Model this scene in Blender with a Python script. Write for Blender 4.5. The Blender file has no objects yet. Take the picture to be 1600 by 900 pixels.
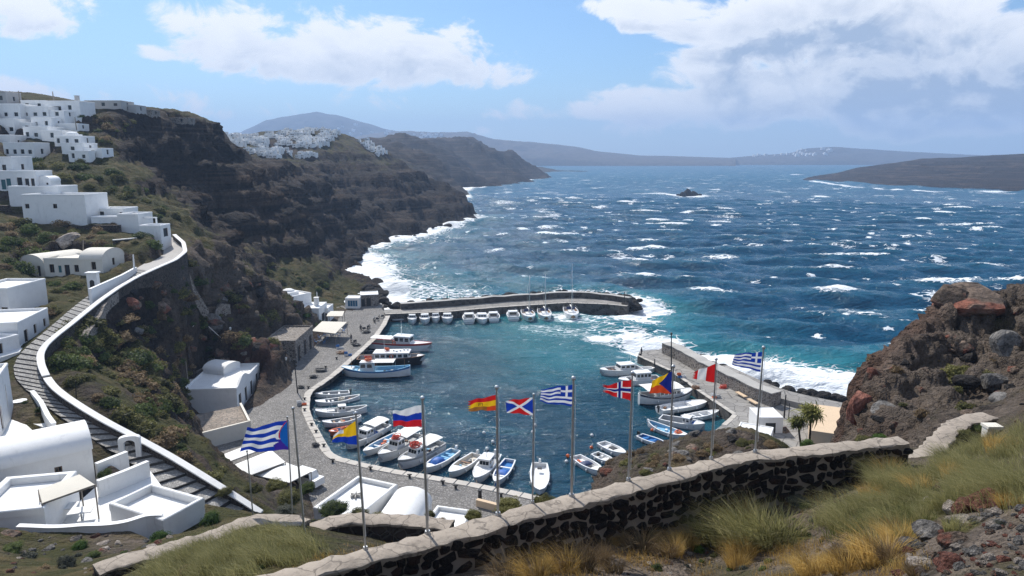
import bpy, bmesh, math, random
import numpy as np
from mathutils import Vector, Matrix
random.seed(7); RNG = np.random.default_rng(7)
SC = bpy.context.scene
COL = SC.collection
# ------------------------------------------------------------------ camera
FPX = 1067.0; EYE = Vector((0, 0, 40.0)); PITCH = math.atan(203 / FPX)
cam_d = bpy.data.cameras.new('camera'); cam = bpy.data.objects.new('camera', cam_d); COL.objects.link(cam)
cam.location = EYE; cam.rotation_euler = (math.pi / 2 - PITCH, 0, 0)
cam_d.sensor_width = 36; cam_d.lens = 36 * FPX / 1600; cam_d.clip_start = .5; cam_d.clip_end = 30000
SC.camera = cam
# ------------------------------------------------------------------ sun, exposure
SUN_AZ, SUN_EL = math.radians(-30), math.radians(46)       # azimuth from +Y (forward), negative = left
sdir = Vector((math.sin(SUN_AZ) * math.cos(SUN_EL), math.cos(SUN_AZ) * math.cos(SUN_EL), math.sin(SUN_EL)))
sl = bpy.data.lights.new('sun', 'SUN'); sl.energy = 4.8; sl.angle = math.radians(.5); sl.color = (1, .955, .88)
so = bpy.data.objects.new('sun', sl); COL.objects.link(so); so.rotation_euler = sdir.to_track_quat('Z', 'Y').to_euler()
SC.view_settings.view_transform = 'Standard'; SC.view_settings.look = 'None'
SC.view_settings.exposure = 0.33; SC.view_settings.gamma = 1
SC.render.engine = 'CYCLES'
SC.cycles.use_denoising = True; SC.cycles.denoising_prefilter = 'NONE'
SC.cycles.max_bounces = 6; SC.cycles.diffuse_bounces = 2; SC.cycles.glossy_bounces = 3
SC.cycles.volume_bounces = 0; SC.cycles.transparent_max_bounces = 8; SC.cycles.sample_clamp_indirect = 6
# ------------------------------------------------------------------ rays
CP, SP = math.cos(PITCH), math.sin(PITCH)
def ray(px, py):
    a, b = (px - 800) / FPX, -(py - 450) / FPX
    return Vector((a, CP + b * SP, -SP + b * CP))
def atY(px, py, Y): d = ray(px, py); return EYE + d * (Y / d.y)
def atZ(px, py, z): d = ray(px, py); return EYE + d * ((z - EYE.z) / d.z)
def pxm(p):                                                  # metres covered by one photo pixel at p
    return ((p - EYE).dot(Vector((0, CP, -SP)))) / FPX
# ------------------------------------------------------------------ node helper
class NT:
    def __init__(s, tree): s.t = tree; s.n = tree.nodes; s.l = tree.links
    def node(s, typ, **kw):
        n = s.n.new(typ)
        for k, v in kw.items():
            if k == 'ins':
                for kk, vv in v.items(): s.put(n, kk, vv)
            else: setattr(n, k, v)
        return n
    def put(s, n, k, v):
        i = n.inputs[k]
        if isinstance(v, bpy.types.NodeSocket): s.l.new(v, i)
        elif hasattr(i, 'default_value'):
            if i.type == 'RGBA' and len(v) == 3: v = (*v, 1)
            i.default_value = v
    def m(s, op, a, b=None, c=None, clamp=False):
        n = s.n.new('ShaderNodeMath'); n.operation = op; n.use_clamp = clamp
        for k, v in enumerate((a, b, c)):
            if v is not None: s.put(n, k, v)
        return n.outputs[0]
    def v(s, op, a, b=None, out=0):
        n = s.n.new('ShaderNodeVectorMath'); n.operation = op
        s.put(n, 0, a)
        if b is not None:
            if op == 'SCALE': s.put(n, 3, b)
            else: s.put(n, 1, b)
        return n.outputs[out]
    def noise(s, vec, scale, detail=4, rough=.55, dist=0, out=0, dim='3D'):
        n = s.node('ShaderNodeTexNoise', noise_dimensions=dim, ins={'Scale': scale, 'Detail': detail, 'Roughness': rough, 'Distortion': dist})
        if vec is not None: s.put(n, 'Vector', vec)
        return n.outputs[out]
    def voro(s, vec, scale, feature='F1', rnd=1, out=0):
        n = s.node('ShaderNodeTexVoronoi', feature=feature, ins={'Scale': scale, 'Randomness': rnd})
        if vec is not None: s.put(n, 'Vector', vec)
        return n.outputs[out]
    def ss(s, x, a, b, lo=0., hi=1.):
        n = s.node('ShaderNodeMapRange', interpolation_type='SMOOTHSTEP')
        for k, v in enumerate((x, a, b, lo, hi)): s.put(n, k, v)
        return n.outputs[0]
    def mix(s, f, a, b, blend='MIX'):
        n = s.node('ShaderNodeMix', data_type='RGBA', blend_type=blend)
        s.put(n, 0, f); s.put(n, 6, a); s.put(n, 7, b); return n.outputs[2]
    def ramp(s, f, stops):
        n = s.n.new('ShaderNodeValToRGB'); e = n.color_ramp.elements
        while len(e) < len(stops): e.new(.5)
        for el, (p, c) in zip(e, stops): el.position = p; el.color = (*c, 1)
        s.put(n, 0, f); return n.outputs[0]
    def attr(s, name, out=2): return s.node('ShaderNodeAttribute', attribute_name=name).outputs[out]
    def pos(s): return s.node('ShaderNodeNewGeometry').outputs[0]
    def obj(s): return s.node('ShaderNodeTexCoord').outputs[3]
    def bump(s, h, strength=.5, dist=.1, normal=None):
        n = s.node('ShaderNodeBump', ins={'Strength': strength, 'Distance': dist, 'Height': h})
        if normal is not None: s.put(n, 'Normal', normal)
        return n.outputs[0]
def mat(name):
    m = bpy.data.materials.new(name); m.use_nodes = True; m.node_tree.nodes.clear()
    t = NT(m.node_tree)
    b = t.node('ShaderNodeBsdfPrincipled'); o = t.node('ShaderNodeOutputMaterial')
    t.l.new(b.outputs[0], o.inputs[0])
    return m, t, b
def simple(name, col, rough=.6, metal=0, var=.12, scale=8, bump=.0, bscale=40, spec=.5):
    m, t, b = mat(name)
    p = t.obj()
    n = t.noise(p, scale, 4)
    t.put(b, 'Base Color', t.mix(n, tuple(c * (1 - var) for c in col), tuple(min(1, c * (1 + var)) for c in col)))
    t.put(b, 'Roughness', rough); t.put(b, 'Metallic', metal); t.put(b, 'Specular IOR Level', spec)
    if bump: t.put(b, 'Normal', t.bump(t.noise(p, bscale, 3), bump, .05))
    return m
# ------------------------------------------------------------------ world: sky and clouds
W = bpy.data.worlds.new('World'); SC.world = W; W.use_nodes = True; W.node_tree.nodes.clear()
t = NT(W.node_tree)
sky = t.node('ShaderNodeTexSky', sky_type='NISHITA', sun_disc=False, sun_elevation=SUN_EL, sun_rotation=SUN_AZ, altitude=50, air_density=1.0, dust_density=.6, ozone_density=2.5)
D = t.v('NORMALIZE', t.node('ShaderNodeTexCoord').outputs[0])
sep = t.node('ShaderNodeSeparateXYZ', ins={0: D})
AZ = t.m('ARCTAN2', sep.outputs[0], sep.outputs[1]); EL = t.m('ARCSINE', sep.outputs[2])
CLOUDS = [  # px, py, half-width px, half-height px, weight
    (335,62,75,50,1.1),(415,85,100,54,1.1),(520,95,140,52,1.2),(640,95,130,54,1.2),(745,118,70,34,.95),(500,30,50,34,.75),(560,62,80,36,.8),(600,55,60,30,.5),(700,60,70,20,.55),
    (248,84,34,15,.85),(40,28,95,36,1.0),(120,45,40,18,.55),(375,152,42,18,.6),(60,150,180,28,.75),(500,150,60,18,.7),(250,165,260,26,.62),(620,165,180,20,.6),
    (935,14,60,24,.9),(1045,22,95,34,1.1),(1170,50,130,56,1.2),(1300,60,190,75,1.4),(1370,125,230,70,1.4),(1500,110,160,70,1.35),(1590,60,60,45,.8),(1120,110,110,55,1.2),
    (1220,165,260,50,1.3),(1040,160,150,32,1.0),(910,175,170,24,.95),(1450,175,250,50,1.3),(1150,205,400,24,.66),(880,105,60,8,.22)]
def cloud(dirv, az, el, full):
    sc = t.v('MULTIPLY', dirv, (1, 1, 1.55))
    n = t.noise(sc, 9.5, 11 if full else 5, .63, .4)
    acc = None; k = FPX * 1.02
    for (px, py, w, h, wt) in CLOUDS:
        d = ray(px, py).normalized(); a0 = math.atan2(d.x, d.y); e0 = math.asin(d.z)
        qx = t.m('MULTIPLY', t.m('SUBTRACT', az, a0), k / w); dy = t.m('SUBTRACT', el, e0)
        qy = t.m('MAXIMUM', t.m('MULTIPLY', dy, k / h), t.m('MULTIPLY', dy, -1.35 * k / h))
        r2 = t.m('ADD', t.m('MULTIPLY', qx, qx), t.m('MULTIPLY', qy, qy))
        g = t.m('MULTIPLY', t.m('POWER', 2.718, t.m('MULTIPLY', t.m('POWER', r2, 1.4), -.62)), wt)
        acc = g if acc is None else t.m('MAXIMUM', acc, g)
    # outside the frame the same broken cumulus goes on
    side = t.m('MAXIMUM', t.ss(t.m('ABSOLUTE', az), .64, .9), t.ss(el, .26, .45))
    gen = t.ss(t.noise(t.v('MULTIPLY', dirv, (1, 1, 1.6)), 2.2, 2), .42, .62)
    acc = t.m('ADD', t.m('MULTIPLY', acc, t.m('SUBTRACT', 1, side)), t.m('MULTIPLY', gen, side))
    big = t.noise(sc, 4.2, 3, .5)
    cov = t.m('ADD', t.m('MULTIPLY', acc, 1.15), -.76)
    cov = t.m('ADD', cov, t.m('MULTIPLY', t.m('SUBTRACT', big, .5), .5))
    return t.m('ADD', t.m('MULTIPLY', t.m('SUBTRACT', n, .5), 3.1), cov), n
dens, nz = cloud(D, AZ, EL, True)
off = Vector((-.016, 0, .030))
dens2, _ = cloud(t.v('ADD', D, tuple(off)), t.m('ADD', AZ, -.016), t.m('ADD', EL, .030), False)
alpha = t.ss(dens, -.10, .30)
lit = t.ss(t.m('SUBTRACT', dens, dens2), -.75, .75)
thick = t.ss(dens, .05, .95); deepc = t.ss(dens, .15, 2.3)
right = t.ss(AZ, .05, .40)
shade = t.m('MULTIPLY', t.m('SUBTRACT', 1, lit), t.m('MULTIPLY', thick, t.m('ADD', .85, t.m('MULTIPLY', right, .35))), clamp=True)
shade = t.m('MAXIMUM', shade, t.m('MULTIPLY', t.m('MULTIPLY', right, deepc), .75))
ccol = t.mix(t.m('MULTIPLY', shade, 1.35, clamp=True), (.93, .935, .95), (.34, .42, .55))
low = t.ss(EL, .0, .08, .35, .0)
ccol = t.mix(low, ccol, (.62, .73, .88))
alpha = t.m('MULTIPLY', alpha, t.ss(EL, -.02, .05, .25, .97))
SKY = .096
scol = t.v('MULTIPLY', t.v('SCALE', sky.outputs[0], SKY), (.74, .95, 1.12))
haze_h = t.ss(EL, -.02, .13, .60, 0)
scol = t.mix(haze_h, scol, (.55, .73, .95))
scol = t.mix(alpha, scol, ccol)
bg = t.node('ShaderNodeBackground', ins={0: t.v('SCALE', scol, 1 / .1), 1: .1})
wo = t.node('ShaderNodeOutputWorld'); t.l.new(bg.outputs[0], wo.inputs[0])
W.cycles.sampling_method = 'MANUAL'; W.cycles.sample_map_resolution = 512
# ------------------------------------------------------------------ mesh builder
class MB:
    def __init__(s): s.v = []; s.f = []; s.mi = []
    def add(s, vs, fs, mi=0):
        o = len(s.v); s.v += [tuple(v) for v in vs]
        for f in fs: s.f.append([i + o for i in f]); s.mi.append(mi)
        return s
    def box(s, c, d, rz=0, mi=0, taper=1, bottom=True):
        x, y, z = d[0] / 2, d[1] / 2, d[2] / 2; cs, sn = math.cos(rz), math.sin(rz); vs = []
        for dz, k in ((-z, 1), (z, taper)):
            for ax, ay in ((-x, -y), (x, -y), (x, y), (-x, y)):
                ax *= k; ay *= k
                vs.append((c[0] + ax * cs - ay * sn, c[1] + ax * sn + ay * cs, c[2] + dz))
        fs = [(4, 5, 6, 7), (0, 1, 5, 4), (1, 2, 6, 5), (2, 3, 7, 6), (3, 0, 4, 7)]
        if bottom: fs.append((3, 2, 1, 0))
        return s.add(vs, fs, mi)
    def tube(s, pts, r, n=8, mi=0, cap=True):
        pts = [Vector(p) for p in pts]; rs = r if isinstance(r, (list, tuple)) else [r] * len(pts)
        vs = []; fs = []
        for i, p in enumerate(pts):
            d = (pts[min(i + 1, len(pts) - 1)] - pts[max(i - 1, 0)])
            d = d.normalized() if d.length > 1e-9 else Vector((0, 0, 1))
            u = d.cross(Vector((0, 0, 1)) if abs(d.z) < .95 else Vector((1, 0, 0))).normalized(); w = d.cross(u)
            for k in range(n):
                a = 2 * math.pi * k / n
                vs.append(p + (u * math.cos(a) + w * math.sin(a)) * rs[i])
        for i in range(len(pts) - 1):
            for k in range(n):
                fs.append((i * n + k, i * n + (k + 1) % n, (i + 1) * n + (k + 1) % n, (i + 1) * n + k))
        if cap: fs.append(tuple(range(n))[::-1]); fs.append(tuple((len(pts) - 1) * n + k for k in range(n)))
        return s.add(vs, fs, mi)
    def prism(s, poly, z0, z1, mi=0, bottom=True):
        n = len(poly); 
        a = sum(poly[i][0] * poly[(i + 1) % n][1] - poly[(i + 1) % n][0] * poly[i][1] for i in range(n))
        if a < 0: poly = poly[::-1]
        zz0 = z0 if isinstance(z0, (list, tuple)) else [z0] * n; zz1 = z1 if isinstance(z1, (list, tuple)) else [z1] * n
        vs = [(p[0], p[1], zz0[i]) for i, p in enumerate(poly)] + [(p[0], p[1], zz1[i]) for i, p in enumerate(poly)]
        fs = [tuple(range(n, 2 * n))] + [(i, (i + 1) % n, n + (i + 1) % n, n + i) for i in range(n)]
        if bottom: fs.append(tuple(range(n))[::-1])
        return s.add(vs, fs, mi)
    def ball(s, c, r, nu=10, nv=6, mi=0, sq=(1, 1, 1), jit=0):
        vs = [(c[0], c[1], c[2] - r * sq[2])]; fs = []
        for j in range(1, nv):
            th = math.pi * j / nv
            for i in range(nu):
                a = 2 * math.pi * i / nu; q = r * (1 + random.uniform(-jit, jit))
                vs.append((c[0] + q * math.sin(th) * math.cos(a) * sq[0], c[1] + q * math.sin(th) * math.sin(a) * sq[1], c[2] - q * math.cos(th) * sq[2]))
        vs.append((c[0], c[1], c[2] + r * sq[2])); L = len(vs) - 1
        for i in range(nu):
            fs.append((0, 1 + (i + 1) % nu, 1 + i)); fs.append((L, L - nu + i, L - nu + (i + 1) % nu))
            for j in range(nv - 2):
                a = 1 + j * nu; fs.append((a + i, a + (i + 1) % nu, a + nu + (i + 1) % nu, a + nu + i))
        return s.add(vs, fs, mi)
    def sheet(s, rows, mi=0, closed=False):
        n = len(rows[0]); vs = [p for r in rows for p in r]; fs = []
        for j in range(len(rows) - 1):
            for i in range(n if closed else n - 1):
                fs.append((j * n + i, j * n + (i + 1) % n, (j + 1) * n + (i + 1) % n, (j + 1) * n + i))
        return s.add(vs, fs, mi)
    def mesh(s, name, mats, smooth=False):
        me = bpy.data.meshes.new(name); me.from_pydata(s.v, [], s.f); 
        for m in (mats if isinstance(mats, (list, tuple)) else [mats]): me.materials.append(m)
        if any(s.mi): me.polygons.foreach_set('material_index', s.mi)
        if smooth: me.polygons.foreach_set('use_smooth', [True] * len(me.polygons))
        me.update(); return me
    def build(s, name, mats, parent=None, smooth=False, auto=None):
        me = s.mesh(name, mats, smooth or auto is not None)
        if auto is not None: sharp(me, auto)
        return link(name, me, parent)
def sharp(me, ang):
    bm = bmesh.new(); bm.from_mesh(me)
    bmesh.ops.recalc_face_normals(bm, faces=bm.faces)
    for e in bm.edges: e.smooth = len(e.link_faces) == 2 and e.calc_face_angle(0) < ang
    bm.to_mesh(me); bm.free()
def link(name, data, parent=None):
    o = bpy.data.objects.new(name, data); COL.objects.link(o)
    if parent is not None: o.parent = parent
    return o
def tag(o, label=None, cat=None, group=None, kind=None):
    if label: o['label'] = label
    if cat: o['category'] = cat
    if group: o['group'] = group
    if kind: o['kind'] = kind
    return o
def thing(name, label, cat, loc=(0, 0, 0), rz=0, group=None):
    o = bpy.data.objects.new(name, None); COL.objects.link(o); o.empty_display_size = .3
    o.location = loc; o.rotation_euler = (0, 0, rz)
    return tag(o, label, cat, group)
def kids(o): return KIDS.get(o.name, [])
def copy_tree(o, parent=None):
    c = o.copy(); COL.objects.link(c); c.parent = parent
    for ch in list(o.children): copy_tree(ch, c)
    return c
def npmesh(name, V, F, mats, attrs=None, smooth=True):
    me = bpy.data.meshes.new(name); V = np.asarray(V, np.float32); F = np.asarray(F, np.int32)
    k = F.shape[1]
    me.vertices.add(len(V)); me.vertices.foreach_set('co', V.ravel())
    me.loops.add(F.size); me.loops.foreach_set('vertex_index', F.ravel())
    me.polygons.add(len(F)); me.polygons.foreach_set('loop_start', np.arange(0, F.size, k, dtype=np.int32))
    me.polygons.foreach_set('use_smooth', np.full(len(F), smooth))
    for m in (mats if isinstance(mats, (list, tuple)) else [mats]): me.materials.append(m)
    for an, a in (attrs or {}).items():
        at = me.attributes.new(an, 'FLOAT', 'POINT'); at.data.foreach_set('value', np.asarray(a, np.float32))
    me.update(calc_edges=True); me.validate()
    return me
def gridfaces(nr, nc):
    i = np.arange(nr * nc).reshape(nr, nc)
    return np.stack([i[:-1, :-1].ravel(), i[:-1, 1:].ravel(), i[1:, 1:].ravel(), i[1:, :-1].ravel()], 1)
# ------------------------------------------------------------------ numpy noise
_P = RNG.permutation(256); _P = np.concatenate([_P, _P, _P])
_G = RNG.normal(size=(256, 3)); _G /= np.linalg.norm(_G, axis=1)[:, None]
def perlin(x, y, z):
    x, y, z = np.broadcast_arrays(np.asarray(x, float), np.asarray(y, float), np.asarray(z, float))
    xi, yi, zi = np.floor(x).astype(int), np.floor(y).astype(int), np.floor(z).astype(int)
    xf, yf, zf = x - xi, y - yi, z - zi; xi &= 255; yi &= 255; zi &= 255
    f = lambda q: q * q * q * (q * (q * 6 - 15) + 10)
    u, v, w = f(xf), f(yf), f(zf); out = 0
    for dx in (0, 1):
        for dy in (0, 1):
            for dz in (0, 1):
                g = _G[_P[_P[_P[xi + dx] + yi + dy] + zi + dz]]
                d = g[..., 0] * (xf - dx) + g[..., 1] * (yf - dy) + g[..., 2] * (zf - dz)
                out = out + d * (u if dx else 1 - u) * (v if dy else 1 - v) * (w if dz else 1 - w)
    return out * 1.5
def fbm(x, y, z, o=4, ridged=False, gain=.5):
    a, s, f = 1., 0., 1.
    for k in range(o):
        n = perlin(x * f + 17.3 * k, y * f - 9.1 * k, z * f + 3.7 * k)
        s = s + a * ((.5 - np.abs(n)) * 2 - .4 if ridged else n); a *= gain; f *= 2.03
    return s
def sstep(x, a, b): q = np.clip((x - a) / (b - a), 0, 1); return q * q * (3 - 2 * q)
# ------------------------------------------------------------------ land: control points (photo pixel, distance along +Y) -> height
CTRL = []   # x, y, z, rough, veg, tone(0 dark lava .. 1 pale tuff), red
def cp(px, py, Y, rough=.5, veg=.5, tone=.3, red=0.):
    p = atY(px, py, Y); CTRL.append((p.x, p.y, p.z, rough, veg, tone, red))
def cz(px, py, z, **k):
    p = atZ(px, py, z); CTRL.append((p.x, p.y, p.z, k.get('rough', .3), k.get('veg', .2), k.get('tone', .3), k.get('red', 0.)))
def cw(px, Y, z, rough=.3, veg=.3, tone=.3, red=0.):                    # by azimuth column, distance and height
    d = ray(px, 247); x = d.x / d.y * Y; CTRL.append((x, Y, z, rough, veg, tone, red))
# -- foreground slope
for a, Y, z in ((2600, 6, 36.5), (2600, 20, 35), (2600, 40, 33), (2400, 60, 12), (2300, 90, -8), (2300, 400, -10), (-900, 8, 33), (-900, 30, 27), (-700, 60, 24), (-600, 120, 36)): cw(a, Y, z, .4, .5, .5)
for a in (-200, 300, 800, 1300, 1800): cw(a, 3, 36.8, .1, .4, .7); cw(a, 4, 36.2, .1, .4, .7)
for a, z in ((300, 33.2), (800, 33.3), (1300, 34)): cw(a, 8, z, .1, .4, .7)
F = dict(rough=.14, veg=.4, tone=.75)
for q in ((1000,850,16.3),(1300,770,18.6),(700,900,14),(1100,895,15),(1200,830,16.8),(1450,800,14),(1500,840,10),(1590,800,10.5),(1400,880,11),(1590,890,8),(1250,890,13.5),(1560,740,15),(1590,715,17),(1480,745,17),(1420,720,20.2),(560,930,12.3),(450,930,12)): cp(*q, **F)
# behind the wall, left: grass bank and lower walls
G = dict(rough=.15, veg=.9, tone=.6)
for q in ((500,880,14.5),(400,850,16.5),(330,860,17),(250,880,17),(380,890,14.5),(100,960,14),(200,930,15),(-100,1000,14)): cp(*q, **G)
for a, Y, z in ((430,20.8,28.1),(520,19.5,28.3),(560,22,27),(640,20.5,27.2),(700,18.5,28.4),(750,20,28.2),(850,21,28.2),(950,22,28),(1050,23,28),(1150,23.5,28.2),(1250,24,28.6),(1350,24.5,28.8)): cw(a, Y, z, .1, .6, .5)
for a in (300, 450, 600, 750): cw(a, 32, 20.5, .3, .8, .4)
cw(850, 32, 21.5, .3, .7, .4); cw(980, 33, 21.0, .2, .4, .3); cw(1100, 35, 21, .2, .4, .3); cw(1200, 36, 21.5, .2, .4, .3)
for a in (420, 520): cw(a, 50, 12.0, .3, .9, .4)
for a in (620, 720, 800): cw(a, 48, 8.5, .3, .8, .4)
for a in (480, 600, 700, 780): cw(a, 60, 2.0, .1, .3, .5)
cw(860, 50, 7, .4, .5, .5); cw(880, 60, 0, .3, .3, .5); cw(890, 66, -4)
# centre outcrop
R = dict(rough=.7, veg=.3, tone=.45, red=.15)
for q in ((938,752,50),(925,770,47),(960,726,51),(1000,720,53),(1040,714,56),(1090,704,58),(1130,695,60),(1190,692,61),(1010,738,42),(1100,722,42),(1200,708,44)): cp(*q, **R)
for a in (900, 905, 910): cw(a, 48, 6, .5, .2); 
for a in (895, 900): cw(a, 56, -3, .5, .2)
cw(940, 58, 3, .6); cw(1000, 62, 5, .6); cw(1060, 68, 4, .6); cw(1120, 72, 4, .6); cw(1180, 76, 1.3, .2)
cw(960, 66, -4); cw(1040, 76, -4); cw(1110, 84, -4)
# palm terrace and the right-hand end of the harbour
for q in ((1250,700,50),(1220,698,54),(1290,700,46)): cp(*q, rough=.2, veg=.8, tone=.4)
for a, Y in ((1180, 88), (1230, 84), (1270, 80), (1310, 76), (1240, 100), (1300, 100)): cw(a, Y, 1.3, .1, .1, .6)
# right cliff
K = dict(rough=1.0, veg=.12, tone=.55, red=.5)
for q in ((1338,650,38),(1345,600,39),(1362,578,40),(1400,545,42),(1440,530,43),(1468,512,44),(1478,462,45),(1510,448,45.5),(1545,437,46),(1600,436,46)): cp(*q, **K)
K['red'] = .12
for q in ((1345,680,34),(1400,650,34),(1430,600,37),(1500,640,33),(1560,625,34),(1450,585,38),(1500,545,42),(1560,520,43),(1600,500,43),(1600,600,36),(1540,585,38),(1420,690,27),(1480,685,26)): cp(*q, **K)
for q in ((1440,712,22.5),(1500,700,22),(1550,655,27),(1590,660,25),(1540,690,22)): cp(*q, rough=.2, veg=.4, tone=.6)
for a, Y, z in ((1318,39,12),(1312,48,3),(1322,56,1.3),(1360,53,12),(1410,54,10),(1470,56,10),(1600,58,12),(1380,64,0),(1480,66,-2),(1640,70,-2),(1420,80,-8),(1600,85,-8)): cw(a, Y, z, .8, .1, .3, .3)
for a, Y, z in ((1750,46,33),(1750,30,31.5),(1750,20,33),(1750,60,10)): cw(a, Y, z, .6, .3, .4)
# stair path and the slope under it
ST = [(385,800,50),(318,757,53),(250,712,56),(200,675,58.5),(150,632,61.5),(105,597,65),(78,570,69),(62,540,74),(75,510,80),(105,485,86),(150,462,93),(200,435,101),(240,417,106),(268,400,111),(273,385,116),(262,366,123)]
ST = [(p, atY(*p)) for p in ST]
for (px, py, Y), p in ST: cw(px, Y, p.z, .12, .5, .35)
V = dict(rough=.6, veg=.95, tone=.3)
for q in ((330,740,57),(300,700,62),(250,640,72),(200,600,76),(150,560,80),(110,540,82),(250,590,84),(200,540,88),(160,505,92),(220,510,96),(250,560,92),(320,690,68),(300,640,84),(340,725,62)): cp(*q, **V)
Cc = dict(rough=1.1, veg=.4, tone=.6, red=.1)
for q in ((230,470,106),(300,455,114),(280,500,106),(310,420,122),(345,400,132),(300,388,124),(360,430,136),(330,510,112),(300,560,104),(400,470,136),(340,560,114),(395,520,126),(430,560,120),(440,500,140),(425,448,150),(470,492,148),(465,530,134)): cp(*q, **Cc)
Cc['red'] = .8; Cc['tone'] = .3
for q in ((380,560,112),(350,590,106),(420,575,116)): cp(*q, **Cc)
# quay strip
for q in ((395,640),(430,620),(350,660),(310,640),(320,720),(350,740),(420,720),(470,680),(460,600),(480,560),(500,540),(530,505),(560,490),(590,480),(455,580),(480,740)): cz(*q, 1.3, rough=.05, veg=.1, tone=.6)
cz(290, 655, 3, veg=.9); cz(310, 610, 2.6, veg=.6); cz(440, 490, 3.0, veg=.6)
# slope with green terraces behind the ridge
T = dict(rough=.5, veg=.85, tone=.3)
for q in ((395,408,186),(430,445,180),(470,470,176),(520,470,186),(560,468,196),(480,440,196),(540,455,204),(440,420,200),(500,425,206)): cp(*q, **T)
for q in ((585,462),(578,448),(565,430),(548,418),(542,402),(560,388),(600,376),(640,366),(690,354),(728,341),(734,337)): cz(*q, 0, rough=.8, veg=.1, tone=.1)
# dark cliffs
B = dict(rough=.9, veg=.08, tone=.2, red=.25)
for q in ((345,330,196),(300,300,200),(400,340,216),(450,380,214),(500,400,236),(420,300,236),(470,330,246),(490,372,242),(380,290,232),(350,262,238),(330,350,178),(380,385,180),(430,410,196)): cp(*q, **B)
for q in ((470,280,330),(440,262,330),(520,320,330),(560,355,330),(600,340,380),(560,300,420),(600,290,450),(640,320,430),(660,345,410),(690,330,460),(520,270,420),(440,240,420),(400,262,290),(480,345,280),(540,385,285)): cp(*q, **B)
# dark headland bluff left
for q in ((165,168,206),(190,171,208),(215,177,213),(240,183,217)): cp(*q, rough=.1, veg=.4, tone=.3)
for q in ((345,243,236),(345,218,240),(330,203,236),(300,192,230),(262,188,224)): cp(*q, rough=.7, veg=.35, tone=.15)
for q in ((340,258,232),(300,262,218),(250,258,204),(215,248,192),(200,235,190),(190,210,196)): cp(*q, rough=.9, veg=.25, tone=.3)
for q in ((250,285,178),(210,270,170),(180,255,165),(230,310,160),(280,335,158),(200,300,150),(260,345,146),(320,365,156),(150,255,165),(110,285,150),(130,260,165),(300,375,140)): cp(*q, rough=.6, veg=.75, tone=.3)
# village slope far left
for q in ((-40,150,190),(40,160,195),(100,172,200),(0,190,180),(60,200,182),(120,205,186),(30,240,170),(90,235,172),(140,245,170),(0,250,160),(60,270,152),(-80,250,150),(-80,200,170),(150,190,200)): cp(*q, rough=.25, veg=.6, tone=.4)
for q in ((0,330,124),(40,340,124),(80,340,124),(130,350,124),(180,360,122),(230,362,124),(-60,330,118),(30,300,136),(100,312,136),(170,340,132)): cp(*q, rough=.2, veg=.6, tone=.4)
for q in ((30,375,112),(100,385,112),(160,385,112),(220,392,112),(60,435,104),(130,440,101),(190,428,102),(30,400,106)): cp(*q, rough=.45, veg=.8, tone=.45)
for q in ((30,460,92),(90,480,86),(60,500,80),(130,455,96),(0,480,84),(20,560,72),(0,560,71),(-60,560,66),(-60,480,80)): cp(*q, rough=.2, veg=.8, tone=.4)
for q in ((0,640,58),(60,660,55),(0,750,46),(100,760,46),(200,770,45),(250,800,44),(150,820,42),(60,860,38),(250,850,40),(300,830,42),(-80,800,40),(-80,650,55)): cp(*q, rough=.1, veg=.4, tone=.6)
for q in ((40,890,30),(130,890,29),(250,842,30),(330,820,30)): cp(*q, rough=.2, veg=.8, tone=.5)
# plateau behind the rims (falls gently away, unseen)
for a, Y, z in ((345,262,51),(300,262,55),(200,245,56),(60,235,60),(-60,230,62),(345,300,46),(250,320,52),(100,330,58),(0,330,60)): cw(a, Y, z, .2, .6, .4)
# village ridge
for q in ((335,212,400),(380,214,440),(430,212,470),(480,206,500),(520,206,520),(560,218,540),(600,240,545)): cp(*q, rough=.3, veg=.5, tone=.4)
for q in ((360,240,345),(420,250,370),(455,250,400),(500,243,440),(540,240,480),(580,243,520),(590,260,500)): cp(*q, rough=.5, veg=.5, tone=.3)
for q in ((630,262,560),(650,280,545),(690,308,520),(720,326,500)): cp(*q, rough=1, veg=.15, tone=.12)
for a, Y, z in ((620,640,36),(660,620,14),(700,600,-3),(735,560,-8),(750,500,-8),(600,700,44),(500,640,52),(400,600,54),(300,520,52),(200,450,56)): cw(a, Y, z, .4, .4, .3)
# second headland
for q in ((705,298),(720,293),(770,287),(820,281),(842,276)): cz(*q, 0, rough=.8, veg=.1, tone=.15)
D2 = dict(rough=.8, veg=.15, tone=.2, red=.15)
for q in ((640,243,800),(690,262,860),(700,280,870),(660,255,800),(630,240,900),(700,238,1150),(760,240,1300),(800,243,1420),(820,256,1460),(836,263,1480),(740,262,1180),(790,265,1330),(680,228,1250),(720,222,1500),(740,228,1500)): cp(*q, **D2)
for q in ((620,222,1500),(660,220,1600),(720,224,1700),(760,236,1600)): cp(*q, rough=.4, veg=.3, tone=.5)
for a, Y, z in ((850,1550,-8),(860,1350,-8),(800,1750,20),(840,1800,-8),(740,2100,50),(600,2100,70),(500,1500,70),(450,1000,60)): cw(a, Y, z, .4, .4, .3)
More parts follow.
